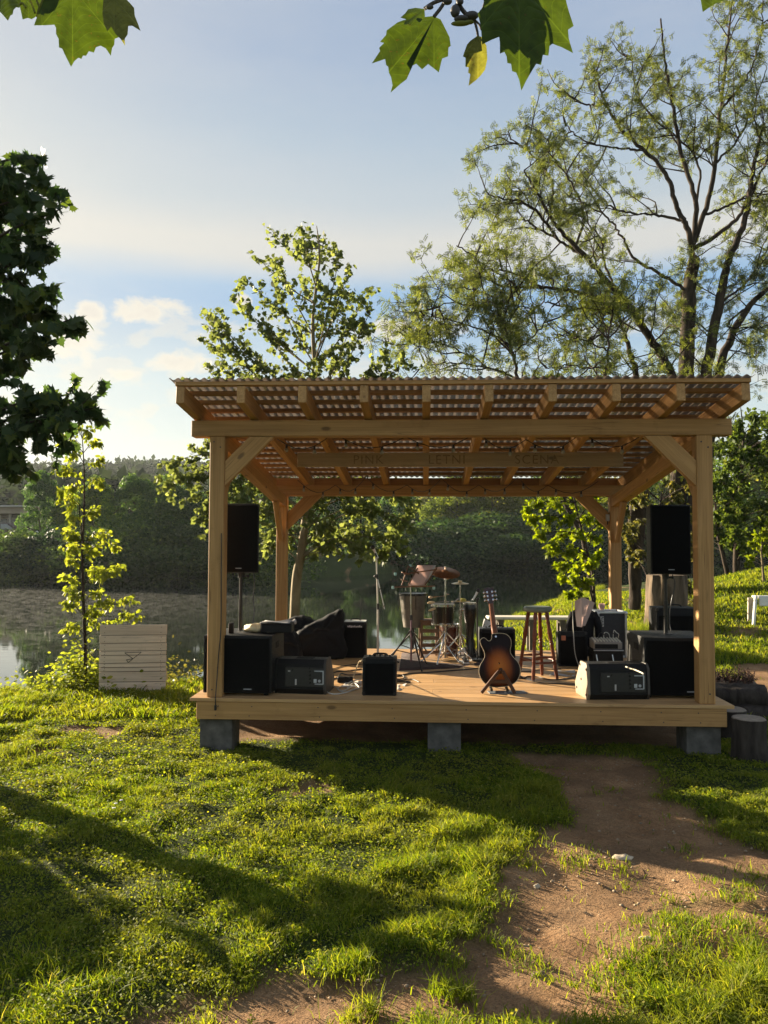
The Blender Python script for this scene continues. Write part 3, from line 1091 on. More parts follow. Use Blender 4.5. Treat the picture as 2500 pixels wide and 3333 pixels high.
def wedge(label, base, rz, wd, face='back', barelit=False):
    """floor monitor seen from behind: sloped baffle away from us; base = bottom centre, width along X"""
    t = thing('wedge_monitor', label, 'stage monitor', base, rz, 'wedge monitors on the front edge')
    h, d = 0.32, 0.40
    prof = [(-d * 0.42, 0.0), (-d * 0.50, 0.05), (-d * 0.46, h * 0.86), (-d * 0.36, h), (0.03, h), (d * 0.5, 0.10), (d * 0.44, 0.0)]
    m = Matrix.Rotation(PI / 2, 4, 'Z')
    mb = MB()
    mb.prism([(x, z) for x, z in prof], wd - 0.05, m, bev=0.008)
    mb.obj('cabinet', BLACKPAINT, t)
    side = simple('bare_sunlit_panel', (0.24, 0.185, 0.125), 0.6, var=0.2, scale=20) if barelit else BLACKPAINT  # bare left end, its strong sun also put into the pale colour
    rside = simple('grey_brown_lit_side', (0.045, 0.038, 0.030), 0.6, var=0.15)  # right end lighter, bounced light put into its grey-brown
    for sx in (-1, 1):
        mm = Matrix.Translation((sx * (wd / 2 - 0.014), 0, 0)) @ m
        mb = MB()
        mb.prism([(x * 1.03, z * 1.015) for x, z in prof], 0.024, mm, bev=0.006)
        sp = mb.obj('side_panel', side if sx < 0 else rside, t)
        if barelit and sx < 0:
            for yy, zz in ((-0.15, 0.04), (-0.15, 0.27), (0.14, 0.06), (0.0, 0.16), (0.03, 0.29)):
                MB().cyl((sx * (wd / 2 + 0.0), yy, zz), (sx * (wd / 2 - 0.004) - 0.006, yy, zz), 0.013, 0.011, 10).obj('screw_recess', CLOTHBLK, sp)
    mb = MB()
    yb = -d * 0.485
    mb.box((0.04, yb - 0.004, h * 0.50), (wd * 0.72, 0.012, h * 0.56), RX(-0.05), bev=0.004)
    bp = mb.obj('rear_plate', DARKMETAL, t)
    z0 = h * 0.5
    mb = MB()
    for cx, cz, sx_, sz_ in ((0.185, 0.06, 0.09, 0.010), (0.225, 0.0, 0.012, 0.12), (0.185, -0.058, 0.08, 0.008), (0.15, -0.03, 0.028, 0.034)):
        mb.box((cx, yb - 0.0125 + cz * 0.05, z0 + cz), (sx_, 0.005, sz_), bev=0.001)
    mb.obj('panel_marking', GREYPL, bp)
    mb = MB()
    mb.box((-0.035, yb - 0.0125, z0 - 0.045), (0.016, 0.004, 0.055), bev=0.001)
    mb.obj('sticker', PAPER, bp)
    MB().box((-0.10, yb - 0.0125, z0 + 0.055), (0.022, 0.004, 0.011), bev=0.001).obj('sticker', PAPER, bp)
    MB().cyl((0.19, yb - 0.006, z0 - 0.03), (0.19, yb - 0.016, z0 - 0.03), 0.013, n=14).obj('socket', GREYPL, bp)
    for k in range(4):
        MB().cyl((0.10 - 0.0, yb - 0.006, z0 + 0.055 - k * 0.035), (0.10, yb - 0.022, z0 + 0.055 - k * 0.035), 0.009, 0.007, 12).obj('knob', BLACK, bp)
    mb = MB()
    mb.box((0.02, -0.055, h + 0.001), (0.17, 0.09, 0.006), bev=0.002)
    mb.obj('handle', CLOTHBLK, t)
    return t


m1, m2 = on(593, 1497), on(703, 1507)
wedge('black wedge monitor with rear sockets beside the left subwoofer', (Vector(((m1.x + m2.x) / 2 + 0.01, m1.y + 0.15, DZ))), -0.09, 0.50)
m1, m2 = on(1262, 1512), on(1390, 1510)
wedge('black wedge monitor with a sunlit pale end panel', (Vector(((m1.x + m2.x) / 2 + 0.02, m1.y + 0.21, DZ))), 0.10, 0.58, barelit=True)


def combo(name, label, cat, base, w, h, d, rz=0.0, tilt=0.0, logo=None, group=None, panel=True, parent=None):
    t = thing(name, label, cat, base, rz, group)
    R = RX(tilt)
    mb = MB()
    mb.box(R @ Vector((0, d / 2, h / 2)), (w, d, h), R, bev=0.012, seg=2)
    mb.obj('cabinet', BLACK, t)
    mb = MB()
    mb.box(R @ Vector((0, 0.0, h * 0.46)), (w - 0.05, 0.012, h * 0.80), R, bev=0.004)
    g = mb.obj('grille', GRILLE, t)
    for sx in (-1, 1):
        mb = MB()
        for zz in (0.02, h - 0.02):
            mb.box(R @ Vector((sx * (w / 2 - 0.018), 0.02, zz)), (0.042, 0.045, 0.045), R, bev=0.012)
        mb.obj('corner_guard', DARKMETAL, t)
    if panel:
        mb = MB()
        mb.box(R @ Vector((0, d * 0.42, h + 0.002)), (w * 0.8, d * 0.3, 0.008), R, bev=0.002)
        pn = mb.obj('control_panel', DARKMETAL, t)
        for k in range(5):
            p = R @ Vector((-w * 0.3 + k * w * 0.15, d * 0.42, h + 0.005))
            q = R @ Vector((-w * 0.3 + k * w * 0.15, d * 0.42, h + 0.02))
            MB().cyl(p, q, 0.010, 0.008, 10).obj('knob', BLACK, pn)
    mb = MB()
    a, b = R @ Vector((-w * 0.22, d * 0.65, h)), R @ Vector((w * 0.22, d * 0.65, h))
    mb.tube(spline([a, a.lerp(b, 0.15) + Vector((0, 0, 0.022)), a.lerp(b, 0.85) + Vector((0, 0, 0.022)), b], 4), 0.009, 6)
    mb.obj('handle', BLACK, t)
    return t, R


p = on(819, 1503)
combo('practice_amplifier', 'small square black amplifier at the middle of the front edge', 'amplifier', p, 0.315, 0.345, 0.24)
# the amplifier with a pale label strip at the back left
p0, p1 = on(742, 1421), on(790, 1421)
t, R = combo('bass_amplifier', 'black amplifier with a pale logo strip beside the soft bags', 'amplifier', ((p0.x + p1.x) / 2, p0.y, DZ), 0.285, 0.44, 0.27, 0.02, panel=False)
mb = MB()
for k in range(9):
    mb.box((-0.082 + k * 0.0205, -0.0045, 0.388 + 0.003 * math.sin(k * 2.1)), (0.017, 0.004, 0.018 + 0.007 * (k in (1, 2, 7))), RY(0.15), bev=0.003)
mb.box((0, -0.0035, 0.381), (0.175, 0.003, 0.006), bev=0.001)
mb.obj('logo_strip', simple('worn_silver_strip', (0.50, 0.45, 0.44), 0.4, metal=0.3), t)
MB().box((0, 0.13, 0.4435), (0.27, 0.24, 0.006), bev=0.002).obj('top_plate', WHITE, t)
# amplifier with the orange badge
p0, p1 = on(1210, 1440), on(1262, 1442)
t, R = combo('guitar_amplifier', 'black guitar amplifier with a small orange badge, leaning back beside the stool', 'amplifier',
             ((p0.x + p1.x) / 2 + 0.02, p0.y + 0.02, DZ), 0.335, 0.40, 0.22, -0.05, tilt=-0.10)
MB().box(R @ Vector((-0.105, -0.009, 0.325)), (0.05, 0.006, 0.055), R, bev=0.002).obj('badge', simple('orange_badge', (0.42, 0.13, 0.05), 0.5), t)
# glossy drum-like case behind the guitar
p0 = on(1040, 1424)
p1 = on(1112, 1424)
t, R = combo('keyboard_amplifier', 'wide black amplifier with shiny top hidden behind the guitar', 'amplifier', ((p0.x + p1.x) / 2, p0.y + 0.1, DZ), 0.44, 0.36, 0.30, 0.0)


# soft bags
def soft_bag(name, label, base, prof, depth, rz=0.0, group='soft bags at the back left'):
    """prof: outline in XZ seen from the front, puffed to a rounded lump"""
    t = thing(name, label, 'bag', base, rz, group)
    n = 64
    P2 = [Vector((x, 0, z)) for x, z in prof]
    loop = spline(P2 + [P2[0]], 6)[:-1]
    cx = sum(p.x for p in loop) / len(loop)
    cz = sum(p.z for p in loop) / len(loop)
    verts, quads = [], []
    K = 9
    m = len(loop)
    for j in range(K + 1):
        a = PI * j / K
        yy = -math.cos(a) * depth / 2
        s = (0.12, 0.52, 0.80, 0.93, 0.99, 0.99, 0.93, 0.80, 0.52, 0.12)[j]
        yy = (-0.5, -0.5, -0.46, -0.36, -0.16, 0.16, 0.36, 0.46, 0.5, 0.5)[j] * depth
        for i, p in enumerate(loop):
            wob = 1 + 0.035 * math.sin(i * 1.7 + j * 1.1) + 0.02 * math.sin(i * 0.6 - j * 2.3)
            verts.append((cx + (p.x - cx) * s * wob, yy + 0.012 * math.sin(p.x * 23 + p.z * 17), max(0.0, cz + (p.z - cz) * s * wob)))
    for j in range(K):
        for i in range(m):
            quads.append((j * m + i, j * m + (i + 1) % m, (j + 1) * m + (i + 1) % m, (j + 1) * m + i))
    me = arr_mesh('body', verts, quads)
    bm_ = bmesh.new()
    bm_.from_mesh(me)
    bmesh.ops.holes_fill(bm_, edges=[e for e in bm_.edges if e.is_boundary])
    for f in bm_.faces:
        f.smooth = True
    bm_.to_mesh(me)
    bm_.free()
    link('body', me, CLOTHBLK, t)
    # a zip line and a carry strap
    front = [(cx + (x - cx) * 0.9, -depth / 2 * 0.62, max(0.02, cz + (z - cz) * 0.9)) for x, z in prof if z > cz * 0.6]
    if len(front) > 2:
        MB().tube(spline(front, 5), 0.006, 6).obj('zip', DARKMETAL, t)
        MB().tube(spline([(cx - 0.12, -depth * 0.45, cz), (cx - 0.06, -depth * 0.62, cz + 0.05), (cx + 0.06, -depth * 0.62, cz + 0.05), (cx + 0.12, -depth * 0.45, cz)], 5), 0.011, 6).obj('strap', BLACK, t)
    return t


b0 = on(640, 1424)
b1 = on(742, 1424)
wd = b1.x - b0.x
soft_bag('gig_bag', 'large black soft instrument bag with a pointed top, leaning by the bass amplifier', ((b0.x + b1.x) / 2 - 0.02, b0.y + 0.10, DZ),
         [(-0.30, 0.0), (-0.31, 0.25), (-0.20, 0.38), (0.02, 0.49), (0.24, 0.60), (0.30, 0.57), (0.31, 0.30), (0.30, 0.0)], 0.24, 0.05)
b0 = on(598, 1424)
soft_bag('gig_bag', 'humped black soft bag behind the left subwoofer, left of the pointed bag', (b0.x + 0.20, b0.y + 0.36, DZ),
         [(-0.40, 0.0), (-0.40, 0.30), (-0.22, 0.42), (0.0, 0.50), (0.16, 0.47), (0.34, 0.34), (0.40, 0.0)], 0.30, 0.0)
b0 = on(612, 1440)
soft_bag('gig_bag', 'black soft bag slumped against the left subwoofer with a white tag', (b0.x + 0.04, b0.y + 0.05, DZ),
         [(-0.15, 0.0), (-0.16, 0.34), (-0.05, 0.44), (0.08, 0.40), (0.15, 0.22), (0.15, 0.0)], 0.26, 0.0)

# papers and boxes on the left subwoofer
zt = SUBTOP + 0.001


def sub_at(u, v, z): return on(u, v, z)


q = on(580, 1368, zt)
t = thing('mixer_case', 'flat black mixer case on the left subwoofer', 'case', (q.x + 0.06, min(q.y + 0.14, SUBL.y + 0.50), zt), 0.05)
MB().box((0, 0, 0.04), (0.30, 0.22, 0.08), bev=0.008).obj('case', BLACKPAINT, t)
MB().box((0.0, 0, 0.085), (0.30, 0.22, 0.008), bev=0.003).obj('lid', BLACK, t)
cx, cy = q.x + 0.06, min(q.y + 0.14, SUBL.y + 0.50)


def sheet(name, label, cat, pts, mat, th=0.002, group=None, cols=8):
    """a slightly waved sheet over four corners"""
    P4 = [Vector(p) for p in pts]
    n = cols
    top, quads = [], []
    for j in range(n + 1):
        for i in range(n + 1):
            s, u = i / n, j / n
            p = (P4[0].lerp(P4[1], s)).lerp(P4[3].lerp(P4[2], s), u)
            p = p + Vector((0, 0, 0.006 * math.sin(s * 5 + u * 3) + 0.004 * math.sin(u * 9)))
            top.append(p)
    nv = len(top)
    verts = [tuple(p + Vector((0, 0, 0.006))) for p in top] + [tuple(p + Vector((0, 0, 0.006 - th))) for p in top]
    for j in range(n):
        for i in range(n):
            a = j * (n + 1) + i
            quads.append((a, a + 1, a + n + 2, a + n + 1))
            quads.append((nv + a, nv + a + n + 1, nv + a + n + 2, nv + a + 1))
    for i in range(n):
        quads.append((i, nv + i, nv + i + 1, i + 1))
        a = n * (n + 1) + i
        quads.append((a, a + 1, nv + a + 1, nv + a))
        a = i * (n + 1)
        quads.append((a, a + n + 1, nv + a + n + 1, nv + a))
        a = i * (n + 1) + n
        quads.append((a, nv + a, nv + a + n + 1, a + n + 1))
    me = arr_mesh(name, verts, quads)
    return tag(link(name, me, mat), label, cat, group)


sheet('sheet_of_paper', 'white sheet of paper on the mixer case', 'paper',
      [(cx - 0.14, cy - 0.10, zt + 0.092), (cx + 0.13, cy - 0.09, zt + 0.092), (cx + 0.12, cy + 0.10, zt + 0.092), (cx - 0.13, cy + 0.09, zt + 0.092)], PAPER)
yb = Vector((on(540, 1370, zt).x, SUBL.y + 0.30, zt))
t = thing('paper_bag', 'crumpled cream paper bag glowing in the sun on the left subwoofer', 'bag', yb, 0.2)
bm = MB()
bm.ball((0, 0, 0.035), 0.08, (1.35, 1.0, 0.5), 18, 12)
for v in bm.bm.verts:
    v.co += Vector((0.012 * math.sin(v.co.y * 60 + v.co.z * 40), 0.012 * math.sin(v.co.x * 55), 0.01 * math.sin(v.co.x * 70 + v.co.y * 50)))
    v.co.z = max(v.co.z, 0.0)
bm.obj('bag', simple('cream_paper', (0.78, 0.62, 0.34), 0.7, var=0.1), t)
t = thing('drum_stick_bag', 'rolled silver cloth lying across the back of the left subwoofer', 'cloth roll', (cx - 0.03, SUBL.y + 0.57, zt), 0.15)
MB().tube(spline([(-0.19, 0, 0.045), (-0.06, 0.01, 0.05), (0.07, -0.005, 0.06), (0.17, 0.0, 0.075)], 5), [0.022 + 0.006 * math.sin(k * 1.9) for k in range(16)], 10).obj('roll', simple('silver_cloth', (0.42, 0.38, 0.35), 0.6, var=0.25, scale=40, bump=0.6), t)
t = thing('microphone_box', 'small upright black box on the left end of the left subwoofer', 'box', (SUBL.x - 0.02 - 0.08, SUBL.y + 0.16, zt), 0.1)
MB().box((0, 0, 0.05), (0.05, 0.05, 0.10), bev=0.012, seg=2).obj('box', BLACK, t)
# something white on the floor behind the left monitor
pq = on(668, 1440)
t = thing('white_cloth', 'small white crumpled cloth on the deck behind the left wedge monitor', 'cloth', (pq.x - 0.05, pq.y + 0.06, DZ), 0.3)
bm = MB()
bm.ball((0, 0, 0.03), 0.055, (1.6, 0.8, 0.55), 14, 9)
for v in bm.bm.verts:
    v.co += Vector((0, 0.01 * math.sin(v.co.x * 60), 0.012 * math.sin(v.co.x * 45 + v.co.y * 80)))
    v.co.z = max(v.co.z, 0.0)
bm.obj('cloth', simple('white_cloth', (0.6, 0.6, 0.58), 0.9), t)


# cables
def cable(name, label, cat, pts, r, mat, z=DZ, group=None, plug=None):
    P3 = [(p[0], p[1], p[2]) for p in pts]
    sp = spline(P3, 8)
    t = thing(name, label, cat, (0, 0, 0), 0, group)
    MB().tube(sp, r, 6).obj('wire', mat, t)
    if plug:
        d = (sp[-1] - sp[-2]).normalized()
        MB().cyl(sp[-1], sp[-1] + d * 0.045, r * 2.6, r * 2.0, 10).obj('plug', CABLE, t)
    return t


def oz(u, v, h=0.006): return on(u, v, DZ) + Vector((0, 0, h))


cable('extension_cord', 'looped white extension cord between the left wedge and the small amplifier', 'cord',
      [oz(781, 1484), oz(752, 1496), oz(722, 1502, .012), oz(705, 1497, .02), oz(708, 1486, .03), oz(722, 1487, .02), oz(738, 1494), oz(758, 1487, .012), oz(778, 1476, .01)], 0.0055, CABLEW)
cable('extension_cord', 'tangled white cord lying nearest the small square amplifier', 'cord',
      [oz(779, 1470), oz(765, 1474, .02), oz(745, 1480), oz(730, 1490, .015), oz(742, 1497), oz(765, 1492, .014), oz(776, 1487), oz(764, 1480, .022), oz(750, 1488, .01)], 0.0048, CABLEW)
cable('audio_cable', 'pale cable rising from the deck over the corner of the small amplifier', 'cable',
      [oz(752, 1481), oz(764, 1464, .02), oz(775, 1450, .10), at(781, 1428, 7.62), at(788, 1419, 7.62), at(797, 1415, 7.66), at(803, 1420, 7.70)], 0.0048, simple('cream_cable', (0.55, 0.43, 0.24), 0.5))
cable('audio_cable', 'dark cable across the deck behind the left wedge, running to the small amplifier', 'cable',
      [oz(712, 1458), oz(728, 1452), oz(752, 1450), oz(781, 1446)], 0.006, CABLE)
cable('audio_cable', 'dark cable curling from the power strip to the small amplifier', 'cable',
      [oz(712, 1470), oz(730, 1464), oz(737, 1459, .02), oz(752, 1459), oz(781, 1458)], 0.006, CABLE)
cable('audio_cable', 'black lead with a plug lying right of the small amplifier', 'cable', [oz(856, 1474), oz(868, 1473), oz(878, 1474)], 0.005, CABLE, plug=True)
cable('audio_cable', 'black cable along the deck between the guitar and the right wedge monitor', 'cable',
      [oz(1107, 1464), oz(1132, 1466), oz(1140, 1462), oz(1160, 1463), oz(1190, 1469), oz(1225, 1467), oz(1258, 1461)], 0.006, CABLE)
cable('audio_cable', 'thin black cable on the deck under the bar stool', 'cable',
      [oz(1112, 1456), oz(1122, 1460), oz(1136, 1468), oz(1170, 1476), oz(1210, 1478), oz(1256, 1480)], 0.005, CABLE)
cable('audio_cable', 'long dark cable lying along the front of the drum rug', 'cable',
      [oz(855, 1462), oz(885, 1456), oz(920, 1454), oz(970, 1450), oz(1010, 1447), oz(1034, 1444)], 0.007, CABLE)
# power cable down the left post
t = cable('power_cable', 'thin dark power cable hanging down the left front post', 'cable',
          [(P * 0.86, -0.012, DZ + 1.50), (P * 0.90, -0.012, DZ + 1.0), (P * 0.92, -0.014, DZ + 0.62), (P * 0.80, -0.016, DZ + 0.40), (P * 0.72, -0.018, DZ + 0.2), (P * 0.70, -0.05, DZ + 0.03), (P * 0.70, -0.055, DZ - 0.06)], 0.005, CABLE, plug=True)
cable('audio_cable', 'thin cable hanging from the left loudspeaker behind its pole', 'cable',
      [at(548, 1236, 8.0), at(550, 1262, 8.02), at(547, 1290, 8.05), at(549, 1320, 8.05), at(546, 1350, 8.0)], 0.0045, CABLE)
cable('audio_cable', 'black lead looping down the right loudspeaker pole', 'cable',
      [at(1452, 1240, 8.0), at(1458, 1262, 8.0), at(1450, 1300, 7.98), at(1446, 1340, 7.95), at(1452, 1372, 7.9)], 0.0045, CABLE)
cable('audio_cable', 'dark cable running from the rug towards the orange-badged amplifier', 'cable',
      [oz(1034, 1440), oz(1060, 1450), oz(1090, 1446), oz(1130, 1452), oz(1170, 1447), oz(1212, 1446)], 0.005, CABLE)
cable('audio_cable', 'black cable looping in front of the soft bags', 'cable',
      [oz(610, 1444), oz(640, 1449), oz(680, 1443), oz(715, 1446), oz(740, 1440), oz(770, 1436), oz(812, 1436)], 0.005, CABLE)
cable('audio_cable', 'coiled dark cable lying left of the drum rug', 'cable',
      [oz(835, 1462), oz(850, 1468), oz(872, 1466), oz(868, 1459), oz(846, 1459), oz(842, 1466), oz(862, 1471), oz(888, 1468), oz(905, 1474)], 0.005, CABLE)
# power strip
ps = on(745, 1475)
t = thing('power_strip', 'black power strip on the deck among the white cords', 'power strip', (ps.x, ps.y + 0.02, DZ), 0.1)
MB().box((0, 0, 0.03), (0.16, 0.06, 0.055), bev=0.008).obj('body', BLACK, t)
for k in range(3):
    MB().cyl((-0.05 + 0.05 * k, 0, 0.056), (-0.05 + 0.05 * k, 0, 0.061), 0.018, n=14).obj('outlet', DARKMETAL, t)
# sheets of paper on the deck edge
a = oz(872, 1484, 0.0)
sheet('sheet_of_paper', 'white sheet of paper on the deck right of the small amplifier', 'paper',
      [oz(858, 1492, -.004), oz(868, 1490, -.004), oz(880, 1478, -.004), oz(859, 1479, -.004)], PAPER)
sheet('sheet_of_paper', 'pale sheet of paper half under the right wedge monitor', 'paper',
      [oz(1186, 1459, -.004), oz(1240, 1462, -.004), oz(1243, 1449, -.004), oz(1200, 1447, -.004)], PAPER)
sheet('sheet_of_paper', 'pale sheet of paper lying under the white cords', 'paper',
      [oz(738, 1485, -.004), oz(781, 1484, -.004), oz(781, 1472, -.004), oz(748, 1472, -.004)], PAPER)


# ------------------------------------------------------------------ bar stool
def bar_stool():
    feet = [on(1121, 1447), on(1145, 1464), on(1179, 1481), on(1206, 1470)]
    c = sum(feet, Vector()) / 4
    c = Vector((c.x, c.y, DZ))
    t = thing('bar_stool', 'tall wooden bar stool with turned reddish legs and a green round seat', 'bar stool', c)
    H = 0.755
    R_ = 0.150
    mb = MB()
    mb.lathe([(0, H - 0.058), (R_ - 0.022, H - 0.058), (R_ - 0.004, H - 0.046), (R_, H - 0.030), (R_ - 0.004, H - 0.012), (R_ - 0.02, H - 0.001), (R_ - 0.06, H - 0.006), (0, H - 0.009)], n=40)
    mb.obj('seat', simple('green_grey_seat', (0.13, 0.15, 0.115), 0.35, var=0.15, scale=12), t)
    prof = [(0.0, 0.0155), (0.05, 0.0175), (0.12, 0.0205), (0.20, 0.0195), (0.26, 0.0165), (0.275, 0.021), (0.29, 0.016), (0.31, 0.019), (0.34, 0.0175),
            (0.46, 0.0195), (0.50, 0.0165), (0.515, 0.022), (0.535, 0.017), (0.555, 0.022), (0.575, 0.0165), (0.60, 0.020), (0.66, 0.0245), (0.74, 0.021), (0.80, 0.016), (0.83, 0.021), (0.86, 0.017), (0.93, 0.022), (1.0, 0.017)]
    ends = []
    for k in range(4):
        a = PI / 4 + k * PI / 2 + 0.42
        top = Vector((0.095 * math.cos(a), 0.095 * math.sin(a), H - 0.050))
        bot = Vector((0.205 * math.cos(a), 0.205 * math.sin(a), 0.0))
        ends.append((bot, top))
        mb = MB()
        mb.tube([bot.lerp(top, s) for s, r in prof], [r for s, r in prof], 12)
        mb.obj('leg', W_RED, t)
    for k in range(4):
        for s in ((0.25, 0.33) if k % 2 == 0 else (0.29,)):
            a = ends[k][0].lerp(ends[k][1], s)
            b = ends[(k + 1) % 4][0].lerp(ends[(k + 1) % 4][1], s)
            MB().tube([a, a.lerp(b, 0.5), b], [0.009, 0.0135, 0.009], 10).obj('stretcher', W_RED, t)


bar_stool()


# ------------------------------------------------------------------ archtop guitar on its stand
def guitar():
    g = on(1084, 1496)
    t = thing('guitar', 'archtop guitar with a sunburst back, propped upright on a stand', 'guitar', (g.x, g.y + 0.06, DZ), 0.0)
    lean = Matrix.Rotation(math.radians(-9), 4, 'X') @ Matrix.Rotation(math.radians(-6.0), 4, 'Y')
    base = Matrix.Translation((0, 0, 0.045)) @ lean
    # outline: right side from the bottom, in metres
    right = [(0.0, 0.0), (0.075, 0.005), (0.14, 0.035), (0.182, 0.09), (0.196, 0.155), (0.180, 0.215), (0.145, 0.262), (0.124, 0.30), (0.122, 0.335), (0.135, 0.375),
             (0.142, 0.415), (0.132, 0.455), (0.100, 0.487), (0.055, 0.50), (0.02, 0.503)]
    left = [(-0.03, 0.500), (-0.036, 0.47), (-0.050, 0.445), (-0.075, 0.440), (-0.112, 0.474), (-0.150, 0.455), (-0.152, 0.43), (-0.140, 0.385), (-0.126, 0.345), (-0.124, 0.30),
            (-0.145, 0.262), (-0.180, 0.215), (-0.196, 0.155), (-0.182, 0.09), (-0.14, 0.035), (-0.075, 0.005)]
    loop = [Vector((x, 0, z)) for x, z in right + left]
    sp = spline(loop + [loop[0]], 4)[:-1]
    n = len(sp)
    T = 0.085
    cx, cz = 0.0, 0.22
    verts, quads = [], []
    rows = [(-T / 2, 1.0, 0), (-T / 2 - 0.003, 0.985, 0), (-T / 2 - 0.010, 0.86, 0), (-T / 2 - 0.020, 0.62, 0), (-T / 2 - 0.026, 0.35, 0), (-T / 2 - 0.028, 0.04, 0)]

    def ring(y, s):
        return [(cx + (p.x - cx) * s, y, cz + (p.z - cz) * s) for p in sp]
    m, tr, out = new_mat('sunburst_back')
    b = N(tr, 'ShaderNodeBsdfPrincipled', i_Roughness=0.34)
    b.inputs['Specular IOR Level'].default_value = 0.13
    tc = N(tr, 'ShaderNodeTexCoord')
    sx = N(tr, 'ShaderNodeSeparateXYZ')
    tr.links.new(tc.outputs['Object'], sx.inputs[0])
    dx = MATH(tr, 'DIVIDE', sx.outputs[0], 0.155)
    dz = MATH(tr, 'DIVIDE', MATH(tr, 'SUBTRACT', sx.outputs[2], 0.185), 0.215)
    rr = MATH(tr, 'SQRT', MATH(tr, 'ADD', MATH(tr, 'MULTIPLY', dx, dx), MATH(tr, 'MULTIPLY', dz, dz)))
    gn = NOISE(tr, MAPV(tr, tc.outputs['Object'], (22, 22, 3)), 3.0, 4.0)
    rr2 = MATH(tr, 'ADD', rr, MATH(tr, 'MULTIPLY', MATH(tr, 'SUBTRACT', gn, 0.5), 0.12))
    tr.links.new(RAMP(tr, rr2, [(0.0, (0.50, 0.165, 0.024)), (0.5, (0.28, 0.075, 0.012)), (0.85, (0.045, 0.010, 0.004)), (1.1, (0.010, 0.004, 0.003))]), b.inputs['Base Color'])
    tr.links.new(b.outputs[0], out.inputs[0])
    # back (towards us), rim, top (away)
    for y, s, _ in rows:
        verts += ring(y, s)
    for j in range(len(rows) - 1):
        for i in range(n):
            quads.append((j * n + (i + 1) % n, j * n + i, (j + 1) * n + i, (j + 1) * n + (i + 1) % n))
    me = arr_mesh('back', verts, quads)
    body = link('body', me, m, t, mat4=base)
    verts, quads = [], []
    rrows = [(-T / 2, 1.0), (T / 2, 1.0), (T / 2 + 0.004, 0.98), (T / 2 + 0.016, 0.7), (T / 2 + 0.02, 0.04)]
    for y, s in rrows:
        verts += ring(y, s)
    for j in range(len(rrows) - 1):
        for i in range(n):
            quads.append((j * n + (i + 1) % n, j * n + i, (j + 1) * n + i, (j + 1) * n + (i + 1) % n))
    link('rim', arr_mesh('rim', verts, quads), simple('dark_rim', (0.07, 0.03, 0.014), 0.18, var=0.2), t, mat4=base)
    bind = MB()
    bind.tube([(p.x * 1.006, -T / 2, cz + (p.z - cz) * 1.006) for p in sp] + [(sp[0].x, -T / 2, sp[0].z)], 0.0028, 5)
    bind.obj('binding', simple('cream_binding', (0.55, 0.46, 0.30), 0.4), t, mat4=base)
    nk = wood('mahogany_neck', (0.14, 0.045, 0.018), (0.24, 0.085, 0.035), rough=0.3, knots=False)
    # neck with heel
    mb = MB()
    mb.tube([(0, -0.02, 0.44), (0, -0.006, 0.505), (0, 0.020, 0.545), (0, 0.028, 0.60), (0, 0.030, 0.80)], [0.022, 0.030, 0.030, 0.026, 0.0225], 12)
    mb.obj('neck', nk, t, mat4=base)
    MB().box((0, 0.045, 0.66), (0.050, 0.008, 0.32), bev=0.002).obj('fingerboard', BLACK, t, mat4=base)
    hd = base @ Matrix.Translation((0, 0.030, 0.80)) @ Matrix.Rotation(math.radians(-10), 4, 'X')
    mb = MB()
    mb.prism([(-0.022, -0.01), (0.022, -0.01), (0.038, 0.045), (0.046, 0.13), (0.040, 0.165), (0.012, 0.152), (-0.006, 0.170), (-0.052, 0.150), (-0.046, 0.11), (-0.038, 0.045)], 0.016, bev=0.002)
    head = mb.obj('headstock', simple('dark_headstock', (0.05, 0.018, 0.010), 0.22, var=0.2), t, mat4=hd)
    for sx_ in (-1, 1):
        for k in range(3):
            z = 0.035 + 0.04 * k
            mb = MB()
            mb.cyl((sx_ * 0.028, -0.012, z), (sx_ * 0.050, -0.012, z), 0.004, n=8)
            mb.box((sx_ * 0.058, -0.012, z), (0.014, 0.010, 0.020), bev=0.004)
            mb.box((sx_ * 0.024, -0.012, z), (0.016, 0.010, 0.022), bev=0.002)
            mb.obj('tuning_peg', CHROME, head)
    MB().cyl((0.0, -T / 2, 0.47), (0.0, -T / 2 - 0.025, 0.475), 0.008, 0.010, 10).obj('strap_button', CHROME, t, mat4=base)
    # stand
    st = thing('guitar_stand', 'dark folding wooden guitar stand with a splayed foot', 'guitar stand', (g.x, g.y + 0.03, DZ), 0.0)
    wd2 = wood('dark_stand_wood', (0.045, 0.02, 0.012), (0.085, 0.04, 0.02), knots=False, rough=0.4)
    for nm, a, b2, w_, h_ in (('leg', (-0.03, -0.085, 0.215), (-0.20, -0.12, 0.012), 0.03, 0.03), ('leg', (0.0, -0.085, 0.215), (0.115, -0.12, 0.012), 0.03, 0.03),
                              ('rear_leg', (-0.01, -0.06, 0.225), (-0.03, 0.22, 0.012), 0.03, 0.03)):
        beam(nm, a, b2, w_, h_, wd2, st)
    beam('crosspiece', (-0.115, -0.098, 0.115), (0.06, -0.098, 0.115), 0.02, 0.035, wd2, st)
    for sx_ in (-0.10, 0.05):
        beam('cradle_arm', (sx_, -0.085, 0.030), (sx_, 0.11, 0.036), 0.026, 0.02, DARKMETAL, st)
    mb = MB()
    mb.box((0.05, -0.03, 0.004), (0.36, 0.13, 0.008), RZ(0.12), bev=0.002)
    mb.obj('base_plate', simple('grey_mat', (0.13, 0.14, 0.15), 0.6, var=0.25), st)


guitar()


